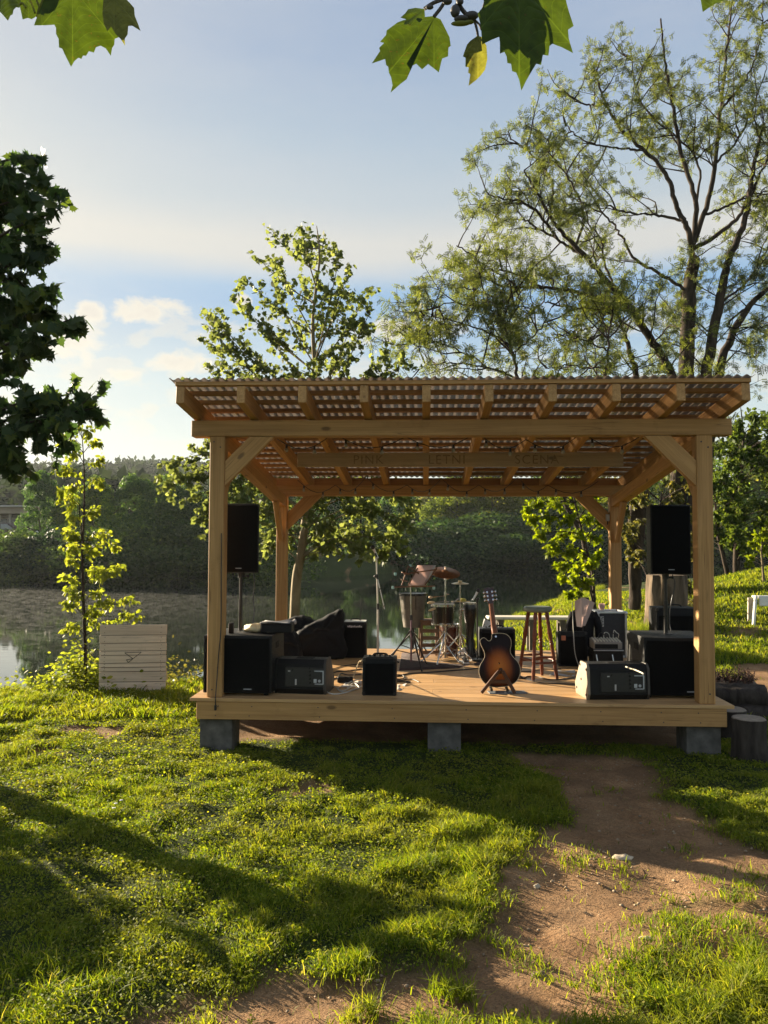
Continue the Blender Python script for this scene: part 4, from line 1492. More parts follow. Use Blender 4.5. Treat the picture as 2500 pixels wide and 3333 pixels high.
# ------------------------------------------------------------------ stands and percussion
def tripod(t, z_hub, spread, n=3, a0=0.3, mat=CHROME, r=0.009, z_brace=None):
    for k in range(n):
        a = a0 + 2 * PI * k / n
        foot = Vector((spread * math.cos(a), spread * math.sin(a), 0.008))
        mb = MB()
        mb.cyl((0.012 * math.cos(a), 0.012 * math.sin(a), z_hub), foot, r, n=8)
        mb.ball(foot, r * 1.5, u=8, v=6)
        mb.obj('leg', mat, t)
        if z_brace is not None:
            mid = Vector((0.012 * math.cos(a), 0.012 * math.sin(a), z_hub)).lerp(foot, 0.55)
            MB().cyl((0, 0, z_brace), mid, r * 0.7, n=6).obj('brace', mat, t)


def dep_of(p): return (Vector(p) - Vector(CAM)).dot(Vector(FWD))


def hgt(v, p):
    """height above the deck of picture row v at the distance of p"""
    return at(830, v, dep_of(p)).z - DZ


# vocal mic stand
p = on(816, 1434)
t = thing('microphone_stand', 'tall straight microphone stand behind the small amplifier', 'microphone stand', p)
ht = hgt(1195, p)
MB().cyl((0, 0, 0.05), (0, 0, ht * 0.52), 0.0125).obj('lower_tube', SATIN, t)
MB().cyl((0, 0, ht * 0.50), (-0.02, 0, ht * 0.97), 0.0095).obj('upper_tube', SATIN, t)
mb = MB()
mb.cyl((0, 0, ht * 0.49), (0, 0, ht * 0.545), 0.016)
mb.obj('clutch', DARKMETAL, t)
mb = MB()
mb.cyl((-0.012, 0, ht * 0.765), (-0.012, 0, ht * 0.81), 0.015)
mb.ball((-0.035, -0.01, ht * 0.79), 0.016)
mb.obj('clutch', DARKMETAL, t)
MB().cyl((-0.012, 0.0, ht * 0.79), (0.075, 0.05, ht * 0.49), 0.0055).obj('boom_arm', STEEL, t)
mb = MB()
mb.cyl((-0.02, 0, ht * 0.965), (-0.035, 0.0, ht * 1.0), 0.012)
mb.obj('microphone_clip', DARKMETAL, t)
tripod(t, 0.12, 0.26, a0=0.4, mat=DARKMETAL)
mi = thing('microphone', 'handheld microphone clipped on top of the tall stand', 'microphone', p + Vector((-0.035, 0, ht * 0.99)))
MB().tube([(0.03, 0.03, -0.045), (0.0, 0.0, 0.02), (-0.02, -0.02, 0.065)], [0.010, 0.012, 0.016], 12).obj('handle', STEEL, mi)
MB().ball((-0.028, -0.028, 0.083), 0.026, (1, 1, 1.05), 14, 10).obj('grille', DARKMETAL, mi)

# music stand with paper
p = on(888, 1442)
t = thing('music_stand', 'chrome folding music stand with open desk holding a pink sheet', 'music stand', p)
hd_ = hgt(1262, p)
MB().cyl((0, 0, 0.07), (0, 0, hd_ * 0.6), 0.011).obj('lower_tube', simple('purple_tube', (0.20, 0.13, 0.16), 0.3, metal=0.5), t)
MB().cyl((0, 0, hd_ * 0.58), (-0.01, 0, hd_), 0.007).obj('upper_tube', CHROME, t)
MB().cyl((0, 0, hd_ * 0.57), (0, 0, hd_ * 0.63), 0.016).obj('clutch', DARKMETAL, t)
tripod(t, 0.42, 0.30, a0=-1.15, mat=DARKMETAL, r=0.008, z_brace=0.16)
deskz = hd_
dk = dep_of(p)
RT = Vector(RGT)
BK = Vector(FWD0)


def mpt(u, v, back=0.0): return at(u, v, dk + back) - p


arms = [((851, 1268), (939, 1266), .0, .0), ((868, 1264), (882, 1222), .0, .08), ((882, 1264), (902, 1227), .0, .09), ((918, 1264), (944, 1226), .0, .09),
        ((882, 1222), (905, 1240), .08, .06), ((872, 1240), (944, 1230), .04, .08), ((868, 1236), (884, 1240), .02, .04), ((866, 1252), (880, 1256), .01, .02)]
mb = MB()
for (a0, b0, ka, kb) in arms:
    mb.cyl(mpt(a0[0], a0[1], ka - 0.012), mpt(b0[0], b0[1], kb - 0.012), 0.0075, n=6)
mb.obj('desk_frame', simple('brown_lit_frame', (0.16, 0.085, 0.045), 0.4, metal=0.4, var=0.2), t)  # brown of the frame carries the warm light on the metal
for (u, v, k) in ((854, 1240, .03), (849, 1269, 0), (886, 1222, .08), (937, 1270, 0)):
    MB().box(mpt(u, v, k), (0.032, 0.014, 0.036), bev=0.006).obj('clip', simple('turquoise_clip', (0.30, 0.52, 0.50), 0.4), t)


def free_sheet(name, label, cat, quad, mat, n=6, th=0.0016, curl=0.01):
    P4 = [Vector(q) for q in quad]
    nr = (P4[1] - P4[0]).cross(P4[3] - P4[0]).normalized()
    top, quads = [], []
    for j in range(n + 1):
        for i in range(n + 1):
            s, u = i / n, j / n
            q = (P4[0].lerp(P4[1], s)).lerp(P4[3].lerp(P4[2], s), u) + nr * (curl * math.sin(s * PI) + 0.3 * curl * math.sin(u * 5 + s * 4))
            top.append(q)
    nv = len(top)
    verts = [tuple(q) for q in top] + [tuple(q + nr * th) for q in top]
    for j in range(n):
        for i in range(n):
            a = j * (n + 1) + i
            quads += [(a, a + 1, a + n + 2, a + n + 1), (nv + a, nv + a + n + 1, nv + a + n + 2, nv + a + 1)]
    for i in range(n):
        quads.append((i, nv + i, nv + i + 1, i + 1))
        a = n * (n + 1) + i
        quads.append((a, a + 1, nv + a + 1, nv + a))
        a = i * (n + 1)
        quads.append((a, a + n + 1, nv + a + n + 1, nv + a))
        a = i * (n + 1) + n
        quads.append((a, nv + a, nv + a + n + 1, a + n + 1))
    return tag(link(name, arr_mesh(name, verts, quads), mat), label, cat)


free_sheet('sheet_music', 'pink sheet of music on the tilted music stand', 'sheet music', [at(883, 1265, dk), at(917, 1265, dk), at(937, 1221, dk + .09), at(902, 1221, dk + .09)], PINKPAPER, curl=0.004)
free_sheet('sheet_music', 'cream sheet of music behind the pink one on the music stand', 'sheet music', [at(910, 1266, dk + .012), at(920, 1266, dk + .012), at(942, 1221, dk + .105), at(932, 1221, dk + .105)], PAPER, curl=0.004)

# rug under the drums
ra, rb, rc, rd = on(862, 1449), on(1046, 1441), on(1030, 1408), on(868, 1410)
rug = simple('dark_red_rug', (0.055, 0.03, 0.026), 0.95, var=0.4, scale=18, bump=0.5)
sheet('rug', 'dark worn rug under the percussion', 'rug', [ra - Vector((0, 0, .004)), rb - Vector((0, 0, .004)), rc - Vector((0, 0, .004)), rd - Vector((0, 0, .004))], rug, th=0.008)
RZ_ = DZ + 0.010
# cymbal stand with crash and blocks
p = on(962, 1430)
p.z = RZ_
t = thing('cymbal_stand', 'chrome cymbal stand in the middle of the percussion with wood blocks clamped on', 'cymbal stand', p)
hc = hgt(1246, p)
MB().cyl((0, 0, 0.04), (0, 0, hc * 0.5), 0.0125).obj('lower_tube', CHROME, t)
MB().cyl((0, 0, hc * 0.5), (0, 0, hc + 0.07), 0.009).obj('upper_tube', CHROME, t)
mb = MB()
for z in (0.32, 0.5, 0.70, 0.79, 0.97):
    mb.cyl((0, 0, hc * z - 0.018), (0, 0, hc * z + 0.018), 0.018, n=12)
    mb.cyl((0.01, -0.01, hc * z), (0.04, -0.03, hc * z), 0.006, n=8)
mb.obj('clutch', CHROME, t)
tripod(t, 0.34, 0.33, a0=0.2, z_brace=0.09, r=0.0085)
blk = wood('pale_wood_block', (0.50, 0.38, 0.22), (0.68, 0.54, 0.34), knots=False)
dk = dep_of(p)
for k, (u0, v0, u1, v1) in enumerate(((921, 1315, 946, 1308), (920, 1334 - 26, 952, 1301), (923, 1321, 950, 1313))):
    pass
for (u, v, w_, a) in ((934, 1316, 0.105, 0.36), (931, 1301.5, 0.095, 0.14), (930, 1290, 0.05, 0.0)):
    q = at(u, v, dk - 0.03) - p
    mb = MB()
    mb.ball((0, 0, 0), 0.5, (w_, 0.045, 0.032), 16, 10)
    o = mb.obj('wood_block', blk, t, mat4=Matrix.Translation(q) @ Matrix.Rotation(-a, 4, 'Y'))
    MB().cyl(q + Vector((w_ * 0.4, 0, 0.0)), Vector((0, 0, q.z + 0.015)), 0.004, n=6).obj('clamp_rod', CHROME, t)


def cymbal(label, pos, r, tiltx, tilty, mat):
    mb = MB()
    mb.lathe([(0.006, 0.020), (0.02, 0.022), (r * 0.22, 0.010), (r * 0.25, 0.004), (r * 0.6, -0.004), (r, -0.014), (r, -0.016), (r * 0.6, -0.0065), (r * 0.25, 0.0015), (0.006, 0.018)], n=48)
    o = mb.obj('cymbal', mat, None, mat4=Matrix.Translation(pos) @ Matrix.Rotation(tiltx, 4, 'X') @ Matrix.Rotation(tilty, 4, 'Y'))
    return tag(o, label, 'cymbal', 'cymbals')


BRONZE = simple('aged_bronze', (0.30, 0.13, 0.05), 0.38, metal=0.75, var=0.25, scale=25)
BRASS = simple('bright_brass', (0.55, 0.42, 0.20), 0.3, metal=0.9, var=0.15, scale=25)
cymbal('large brown cymbal tilted towards the audience on the middle stand', p + Vector((0, 0, hc + 0.055)), 0.178, 0.36, 0.10, BRONZE)
MB().cyl((0, 0, hc + 0.07), (0, -0.012, hc + 0.115), 0.010, n=10).obj('wing_nut', CHROME, t)
# splash cymbal stand
p2 = on(994, 1424)
p2.z = RZ_
t = thing('cymbal_stand', 'thin chrome stand with a small splash cymbal right of the large one', 'cymbal stand', p2)
h2 = hgt(1262, p2)
MB().cyl((0, 0, 0.04), (0, 0, h2 * 0.62), 0.011).obj('lower_tube', CHROME, t)
MB().cyl((0, 0, h2 * 0.6), (0, 0, h2 + 0.04), 0.006).obj('upper_tube', CHROME, t)
MB().cyl((-0.02, 0, h2 * 0.8), (-0.17, -0.02, h2 * 0.68), 0.005, n=8).obj('side_rod', CHROME, t)
mb = MB()
mb.cyl((0, 0, h2 * 0.60), (0, 0, h2 * 0.65), 0.018)
mb.ball((0.03, -0.01, h2 * 0.655), 0.02)
mb.obj('clutch', CHROME, t)
tripod(t, 0.28, 0.24, a0=0.9, z_brace=0.08)
cymbal('small splash cymbal on the thin stand', p2 + Vector((0, 0, h2 + 0.015)), 0.105, 0.05, 0.0, BRASS)


def drum(name, label, base, r, h, mat, head, r2=None, legs=None, group='drums on the rug', hoop=CHROME, lugs=8, z0=0.0):
    t = thing(name, label, 'drum', base, 0, group)
    r2 = r2 or r
    prof = [(r2, z0), (r2 + (r - r2) * 0.4, z0 + h * 0.35), (r, z0 + h)]
    MB().lathe([(0.001, z0), *prof, (0.001, z0 + h - 0.002)], n=36).obj('shell', mat, t)
    MB().lathe([(0.001, z0 + h + 0.003), (r * 0.97, z0 + h + 0.003), (r * 0.985, z0 + h - 0.002)], n=36).obj('drum_head', head, t)
    MB().lathe([(r * 0.985, z0 + h - 0.022), (r + 0.008, z0 + h - 0.022), (r + 0.008, z0 + h + 0.008), (r * 0.985, z0 + h + 0.008), (r * 0.985, z0 + h - 0.022)], n=36).obj('hoop', hoop, t)
    for k in range(lugs):
        a = 2 * PI * k / lugs + 0.2
        MB().cyl(((r + 0.010) * math.cos(a), (r + 0.010) * math.sin(a), z0 + h - 0.01), ((r + 0.008) * math.cos(a), (r + 0.008) * math.sin(a), z0 + h * 0.55), 0.0045, n=6).obj('lug', hoop, t)
    return t


HEADW = simple('drum_head_white', (0.62, 0.58, 0.52), 0.6, var=0.06)
HEADB = simple('drum_head_black', (0.02, 0.02, 0.02), 0.4)
SHELLB = simple('black_lacquer', (0.013, 0.011, 0.010), 0.2, var=0.2)
SHELLR = simple('dark_red_lacquer', (0.09, 0.022, 0.014), 0.25, var=0.25)
# black tom on a basket stand
p = on(956, 1426)
p.z = RZ_
zt_ = hgt(1304, p)
zb = hgt(1345, p)
t = drum('snare_drum', 'black drum on a chrome basket stand in front of the cymbal stand', p + Vector((0, -0.10, 0)), 0.142, zt_ - zb - 0.01, SHELLB, HEADW, r2=0.128, z0=zb)
MB().lathe([(0.128, zb - 0.02), (0.142, zb - 0.02), (0.142, zb - 0.005), (0.128, zb - 0.005), (0.128, zb - 0.02)], n=30).obj('bottom_hoop', CHROME, t)
t = thing('drum_stand', 'chrome tripod basket stand under the black drum', 'drum stand', p + Vector((0, -0.10, 0)))
MB().cyl((0, 0, 0.10), (0, 0, zb - 0.10), 0.011).obj('tube', CHROME, t)
for k in range(3):
    a = 0.5 + 2 * PI * k / 3
    MB().tube([(0, 0, zb - 0.12), (0.13 * math.cos(a), 0.13 * math.sin(a), zb - 0.035), (0.152 * math.cos(a), 0.152 * math.sin(a), zb + 0.012)], 0.006, 8).obj('basket_arm', CHROME, t)
tripod(t, 0.22, 0.26, a0=1.35, z_brace=0.07)
# pale shell drum (back left of the kit)
p = on(892, 1420)
p.z = RZ_
zt_, zb = hgt(1284, p), hgt(1356, p)
t = drum('conga_drum', 'grey translucent drum with a black rim behind the music stand', p, 0.172, zt_ - zb, simple('smoky_shell', (0.15, 0.13, 0.10), 0.35, var=0.2), HEADB, r2=0.12, z0=zb, hoop=SHELLB)
t2 = thing('drum_stand', 'dark tripod stand under the grey translucent drum', 'drum stand', p)
MB().cyl((0, 0, 0.1), (0, 0, zb), 0.014).obj('tube', DARKMETAL, t2)
tripod(t2, 0.30, 0.28, a0=0.8, mat=DARKMETAL, z_brace=0.09)
# wooden seat box with slats and the dark red drum behind
p = on(927, 1423)
p.z = RZ_
t = thing('wooden_crate_seat', 'brown slatted wooden seat box standing between the drums', 'seat', p + Vector((0, 0.10, 0)), 0.1)
WB = wood('brown_stool_wood', (0.14, 0.075, 0.04), (0.25, 0.14, 0.075))
hh = hgt(1345, p)
for sx_ in (-0.105, 0.105):
    for sy_ in (-0.10, 0.10):
        beam('leg', (sx_, sy_, 0.0), (sx_ * 0.98, sy_ * 0.98, hh), 0.03, 0.03, WB, t, up=(0, 1, 0))
for k in range(5):
    z = 0.07 + k * (hh - 0.09) / 4
    beam('slat', (-0.10, -0.112, z), (0.10, -0.112, z), 0.012, 0.045, WB, t)
MB().box((0, 0, hh + 0.012), (0.25, 0.24, 0.022), bev=0.005).obj('seat', WB, t)
p = on(972, 1418)
p.z = RZ_
drum('floor_drum', 'tall dark red drum standing on the rug behind the chrome stands', p + Vector((0, 0.10, 0)), 0.118, hgt(1352, p), SHELLR, HEADB, r2=0.10, lugs=6)
p = on(1000, 1416)
p.z = RZ_
t = thing('percussion_tray', 'small black tray of sticks and shakers on a chrome stand', 'percussion tray', p + Vector((-0.02, 0.0, 0)))
zt_ = hgt(1303, p)
MB().cyl((0, 0, 0.08), (0, 0, zt_), 0.010).obj('tube', CHROME, t)
MB().box((0, 0, zt_), (0.26, 0.18, 0.012), bev=0.004).obj('tray', BLACK, t)
mb = MB()
for k in range(4):
    mb.cyl((-0.12, -0.06 + 0.03 * k, zt_ + 0.013), (0.11, -0.05 + 0.035 * k, zt_ + 0.014), 0.0065, 0.004, 8)
mb.obj('drumstick', blk, t)
MB().ball((0.02, -0.03, zt_ + 0.034), 0.026, (1.6, 1, 1)).obj('shaker', simple('yellow_shaker', (0.62, 0.52, 0.10), 0.4), t)
tripod(t, 0.25, 0.22, a0=0.1, z_brace=0.08)
# goblet drum on stand
p = on(1015, 1420)
p.z = RZ_
zt_ = hgt(1303, p)
t = thing('goblet_drum', 'black goblet drum standing upright right of the cymbal stands', 'drum', p + Vector((0, -0.02, 0)), 0, 'drums on the rug')
MB().lathe([(0.001, 0.001), (0.075, 0.0), (0.078, 0.02), (0.052, 0.12), (0.046, zt_ * 0.48), (0.060, zt_ * 0.60), (0.084, zt_ * 0.80), (0.088, zt_ - 0.02), (0.082, zt_)], n=32).obj('shell', SHELLB, t)
MB().lathe([(0.001, zt_ + 0.001), (0.080, zt_ + 0.001), (0.083, zt_ - 0.004)], n=32).obj('drum_head', HEADW, t)
MB().lathe([(0.083, zt_ - 0.016), (0.094, zt_ - 0.016), (0.094, zt_ + 0.004), (0.083, zt_ + 0.004), (0.083, zt_ - 0.016)], n=32).obj('hoop', CHROME, t)
# short mic stand
p = on(1031, 1427)
t = thing('microphone_stand', 'short black microphone stand at the right edge of the percussion', 'microphone stand', p)
ht = hgt(1296, p)
MB().cyl((0, 0, 0.0), (0, 0, 0.022), 0.10, 0.085, 28).obj('round_base', DARKMETAL, t)
MB().cyl((0, 0, 0.02), (0, 0, ht), 0.0095).obj('tube', DARKMETAL, t)
mb = MB()
mb.cyl((0, 0, ht * 0.96), (0, 0, ht * 1.03), 0.015)
mb.ball((0.01, -0.02, ht * 1.03), 0.015)
mb.obj('clutch', DARKMETAL, t)
mi = thing('microphone', 'microphone tilted up on the short stand by the goblet drum', 'microphone', p + Vector((0, 0, ht * 1.02)))
MB().tube([(-0.055, -0.005, -0.015), (-0.02, 0, 0.045), (0.0, 0, 0.085)], [0.011, 0.013, 0.016], 12).obj('handle', STEEL, mi)
MB().ball((0.012, 0, 0.103), 0.024, (1, 1, 1.1), 14, 10).obj('grille', DARKMETAL, mi)
# kick pedal and small floor percussion
p = on(1014, 1432)
t = thing('foot_pedal', 'small chrome foot pedal in front of the goblet drum', 'pedal', p + Vector((-0.06, -0.03, 0)), 0.2)
MB().box((0, 0, 0.012), (0.075, 0.20, 0.018), bev=0.003).obj('base', STEEL, t)
MB().box((0, -0.01, 0.05), (0.06, 0.18, 0.008), RX(0.25), bev=0.003).obj('footboard', CHROME, t)
MB().tube(spline([(-0.05, 0.09, 0.02), (-0.045, 0.09, 0.12), (0.045, 0.09, 0.12), (0.05, 0.09, 0.02)], 4), 0.007, 8).obj('frame', CHROME, t)
MB().ball((0.0, 0.06, 0.15), 0.026, (1, 1, 1.2)).obj('beater', HEADW, t)
p = on(1024, 1415)
t = thing('yellow_piece', 'small yellow piece standing upright beside the short microphone stand', 'yellow_piece', p + Vector((-0.01, 0.0, 0.0)))
MB().lathe([(0.001, 0.0), (0.02, 0.002), (0.026, 0.03), (0.020, 0.055), (0.030, 0.085), (0.036, 0.13), (0.030, 0.175), (0.012, 0.20), (0.001, 0.205)], n=20).obj('body', simple('plain_yellow', (0.66, 0.50, 0.07), 0.3), t)  # small upright body, plain yellow all over
MB().lathe([(0.0265, 0.056), (0.030, 0.06), (0.030, 0.07), (0.026, 0.075)], n=20).obj('band', BLACK, t)

# white spotted cloth draped over the back of the wide amplifier
pd = at(1046, 1362, dep_of(on(1070, 1412)) + 0.2)
m, t_, out = new_mat('white_spotted_cloth')
b = N(t_, 'ShaderNodeBsdfPrincipled', i_Roughness=0.85)
tc = N(t_, 'ShaderNodeTexCoord')
vo = N(t_, 'ShaderNodeTexVoronoi', i_Scale=16.0)
t_.links.new(tc.outputs['Object'], vo.inputs['Vector'])
t_.links.new(RAMP(t_, vo.outputs['Distance'], [(0.22, (0.03, 0.03, 0.03)), (0.30, (0.72, 0.72, 0.70))]), b.inputs['Base Color'])
t_.links.new(b.outputs[0], out.inputs[0])
dd = dep_of(on(1070, 1412)) + 0.02
free_sheet('spotted_cloth', 'white cloth with dark spots hung over the wide amplifier by the drums', 'cloth',
           [at(1034, 1386, dd), at(1050, 1392, dd), at(1064, 1345, dd + .1), at(1046, 1336, dd + .1)], m, n=10, curl=0.03)

# ------------------------------------------------------------------ right-hand gear
# road case
p0, p1 = on(1290, 1420), on(1354, 1420)
wc = p1.x - p0.x
hcs = at(830, 1321, dep_of(p0)).z - DZ
t = thing('road_case', 'tall black road case with aluminium edges and a grey label', 'road case', ((p0.x + p1.x) / 2, p0.y, DZ), 0.06)
MB().box((0, 0.17, hcs / 2), (wc - 0.012, 0.33, hcs - 0.012), bev=0.004).obj('shell', simple('dark_blue_laminate', (0.022, 0.024, 0.032), 0.5, var=0.2), t)
e = 0.026
for sx_ in (-1, 1):
    for yy in (0.0, 0.34):
        beam('edge_strip', (sx_ * (wc / 2 - e / 2), yy, 0.03), (sx_ * (wc / 2 - e / 2), yy, hcs - 0.03), e, e, STEEL, t, up=(0, 1, 0))
    beam('edge_strip', (sx_ * (wc / 2 - e / 2), 0.02, hcs), (sx_ * (wc / 2 - e / 2), 0.32, hcs), e, e, STEEL, t)
    for zz in (0.013, hcs):
        MB().ball((sx_ * (wc / 2 - 0.01), 0.002, zz - (0.012 if zz > 0.1 else 0)), 0.024).obj('corner_ball', STEEL, t)
for zz in (0.013, hcs):
    for yy in (0.0, 0.34):
        beam('edge_strip', (-wc / 2 + 0.03, yy, zz), (wc / 2 - 0.03, yy, zz), e, e, STEEL, t)
MB().box((-wc / 2 + 0.062, 0.002, hcs - 0.115), (0.045, 0.004, 0.13), bev=0.001).obj('label', GREYPL, t)
mb = MB()
rng = random.Random(8)
for k in range(7):
    mb.box((-wc / 2 + 0.062 + rng.uniform(-0.008, 0.008), -0.0012, hcs - 0.165 + k * 0.017), (0.024, 0.002, 0.008), bev=0.0)
mb.obj('label_print', BLACK, t)
# pale pink mug on the case
ct = Vector((t.location.x - wc * 0.22, t.location.y + 0.20, DZ + hcs + 0.014))
t = thing('paper_cup', 'pale pink round cup standing on the road case', 'cup', ct)
MB().lathe([(0.001, 0.0), (0.022, 0.0), (0.036, 0.025), (0.042, 0.055), (0.036, 0.082), (0.033, 0.080), (0.038, 0.055), (0.032, 0.028), (0.001, 0.006)], n=24).obj('cup', PINKPAPER, t)
# mixer on a rack case in front of the road case
p0, p1 = on(1283, 1446), on(1346, 1446)
w_ = p1.x - p0.x
xc = (p0.x + p1.x) / 2
yc = p0.y
zt_ = at(830, 1401, dep_of(p0)).z - DZ
t = thing('rack_case', 'low black rack case with two white side handles before the road case', 'rack case', (xc, yc, DZ), 0.03)
MB().box((0, 0.13, zt_ / 2), (w_, 0.26, zt_), bev=0.008).obj('shell', BLACKPAINT, t)
MB().box((0, -0.004, zt_ - 0.01), (w_ + 0.01, 0.014, 0.012), bev=0.003).obj('edge_strip', STEEL, t)
for sx_ in (-0.12, 0.06):
    MB().tube(spline([(sx_ - 0.02, -0.006, zt_ * 0.75), (sx_ - 0.012, -0.022, zt_ * 0.45), (sx_, -0.022, zt_ * 0.25), (sx_ + 0.012, -0.008, zt_ * 0.08)], 4), 0.006, 8).obj('handle', STEEL, t)
t = thing('mixing_desk', 'small grey mixing desk with knobs and patch leads on the rack case', 'mixing desk', (xc, yc + 0.02, DZ + zt_ + 0.001), 0.03)
GREYM = simple('warm_grey_metal', (0.23, 0.20, 0.17), 0.45, var=0.15)
MB().hexa([(-w_ * 0.48, 0, 0), (w_ * 0.48, 0, 0), (w_ * 0.48, 0.23, 0), (-w_ * 0.48, 0.23, 0),
           (-w_ * 0.48, 0, 0.075), (w_ * 0.48, 0, 0.075), (w_ * 0.48, 0.23, 0.105), (-w_ * 0.48, 0.23, 0.105)], bev=0.005).obj('body', GREYM, t)
MB().box((-0.02, -0.003, 0.032), (w_ * 0.78, 0.006, 0.05), bev=0.002).obj('front_panel', BLACK, t)
mb = MB()
for i in range(9):
    for j in range(4):
        x = -w_ * 0.42 + i * w_ * 0.105
        y = 0.03 + j * 0.05
        z = 0.075 + y * 0.13
        mb.cyl((x, y, z), (x, y, z + 0.018), 0.0075, 0.006, 8)
kn = mb.obj('knob', simple('cream_knobs', (0.55, 0.50, 0.40), 0.4), t)
for k, (x, a) in enumerate(((-0.07, 0.06), (-0.01, 0.045), (0.05, 0.10), (0.10, 0.03))):
    MB().tube(spline([(x, 0.17, 0.10), (x + 0.005, 0.15, 0.15 + 0.015 * k), (x + 0.03, 0.14, 0.175), (x + 0.06, 0.15, 0.15), (x + a + 0.03, 0.19, 0.10)], 5), 0.0045, 6).obj('patch_lead', CABLEW if k % 2 else CABLE, t)
# black box behind the right pole
p0, p1 = on(1424, 1450), on(1502, 1450)
q0, q1 = at(1424, 1313, 9.4), at(1503, 1313, 9.4)
t, R = combo('bass_cabinet', 'square black bass cabinet behind the right loudspeaker pole', 'bass cabinet', ((q0.x + q1.x) / 2, q0.y, DZ), q1.x - q0.x + 0.06, q0.z - DZ, 0.34, 0.0, panel=False)
# stand hung with a black jacket and a paper
p = on(1258, 1437)
t = thing('music_stand', 'black stand with a folded desk at the right side of the stage', 'music stand', p)
ht = hgt(1300, p)
MB().cyl((0, 0, 0.05), (0.02, 0.02, ht), 0.010).obj('tube', DARKMETAL, t)
MB().box((0.03, 0.03, ht - 0.06), (0.13, 0.014, 0.24), RX(-0.25), bev=0.004).obj('desk', DARKMETAL, t)
tripod(t, 0.30, 0.24, a0=-0.9, mat=DARKMETAL, r=0.008, z_brace=0.1)
dk = dep_of(p) - 0.02
# folded paper: two facets meeting along a crease
mb = MB()
pts = {'a': at(1241, 1299, dk), 'b': at(1256, 1291, dk - 0.05), 'c': at(1262, 1291, dk - 0.02), 'd': at(1285, 1302, dk + 0.05), 'e': at(1264, 1352, dk + 0.01), 'f': at(1259, 1352, dk - 0.02), 'g': at(1257, 1355, dk - 0.04), 'h': at(1246, 1353, dk - 0.02), 'i': at(1243, 1330, dk)}
bmv = {k: mb.bm.verts.new(v) for k, v in pts.items()}
for f in (('a', 'b', 'g', 'h', 'i'), ('b', 'c', 'f', 'g'), ('c', 'd', 'e', 'f')):
    mb.bm.faces.new([bmv[k] for k in f])
bmesh.ops.solidify(mb.bm, geom=list(mb.bm.faces), thickness=0.003)
tag(mb.obj('folded_sheet', simple('pale_pink_sheet', (0.72, 0.58, 0.53), 0.7, var=0.05, scale=5), None, ang=20), 'pale pink folded sheet of paper hung on the black stand', 'paper')
jk = thing('jacket', 'black jacket hung over the stand behind the pink paper', 'jacket', (p.x + 0.03, p.y + 0.10, DZ), 0.1, None)
prof = [(0.11, 0.10), (0.125, 0.20), (0.115, 0.35), (0.125, 0.46), (0.145, 0.56), (0.125, 0.62), (0.06, 0.66), (0.001, 0.665)]
mb = MB()
mb.lathe(prof, n=28)
for v in mb.bm.verts:
    a = math.atan2(v.co.y, v.co.x)
    k = 1 + 0.10 * math.sin(5 * a + v.co.z * 7) * (1.1 - v.co.z) + 0.04 * math.sin(9 * a - v.co.z * 13)
    v.co.x *= k
    v.co.y *= k * 0.75
mb.obj('cloth', CLOTHBLK, jk)
for sx_ in (-1, 1):
    MB().tube(spline([(sx_ * 0.11, -0.02, 0.60), (sx_ * 0.165, -0.03, 0.48), (sx_ * 0.175, -0.05, 0.33), (sx_ * 0.155, -0.05, 0.24)], 5), [0.05 - 0.0008 * k for k in range(16)], 12).obj('sleeve', CLOTHBLK, jk)
# long pale cable down beside the paper
cable('microphone_cable', 'pale cable hanging from the black stand down to the deck', 'cable',
      [at(1236, 1300, dk - 0.03), at(1237, 1330, dk - 0.04), at(1239, 1370, dk - 0.06), at(1242, 1410, dk - 0.08), at(1250, 1437, dk - 0.10), oz(1254, 1444)], 0.0045, CABLEW)
# things lying on the right wedge
wz = DZ + 0.326
cable('audio_cable', 'short pale lead lying on top of the right wedge monitor', 'cable',
      [on(1352, 1440, wz + .008), on(1362, 1444, wz + .012), on(1372, 1447, wz + .008), on(1386, 1453, wz + .008), on(1390, 1456, wz + .008)], 0.006, simple('cream_lead', (0.66, 0.58, 0.42), 0.5))


# string lights under the roof
def string_lights():
    t = thing('string_lights', 'black string of small unlit bulbs swagged under the roof', 'string lights', (0, 0, 0))
    slope = ((H2 + 0.14) - (H1 + BH)) / D
    zr = lambda y: H1 + BH + (y - P / 2) * slope
    runs = [[(0.35, 2.9), (0.80, 3.27), (1.25, 2.7), (1.75, 3.27), (2.2, 2.8), (2.7, 3.27), (3.15, 2.7), (3.6, 3.27), (4.2, 3.0)],
            [(0.5, 0.7), (1.1, 0.45), (1.8, 0.62), (2.5, 0.42), (3.0, 0.75), (3.5, 0.45), (4.1, 0.6)]]
    pts_all = []
    mb = MB()
    for run in runs:
        pts = []
        for (a, b) in zip(run, run[1:]):
            for k in range(6):
                s = k / 6
                x, y = a[0] + (b[0] - a[0]) * s, a[1] + (b[1] - a[1]) * s
                pts.append(Vector((x, y, zr(y) - 0.015 - 0.13 * math.sin(PI * s))))
        y = run[-1][1]
        pts.append(Vector((run[-1][0], y, zr(y) - 0.015)))
        mb.tube(pts, 0.0045, 5)
        pts_all += pts[1::3]
    mb.obj('wire', CABLE, t)
    glass = simple('clear_bulb', (0.30, 0.26, 0.20), 0.1, var=0.1, spec=0.8)
    for p in pts_all:
        MB().cyl(p, p - Vector((0, 0, 0.035)), 0.011, 0.012, 8).obj('bulb_holder', CABLE, t)
        MB().ball(p - Vector((0, 0, 0.055)), 0.02, (1, 1, 1.15), 10, 7).obj('bulb', glass, t)


string_lights()
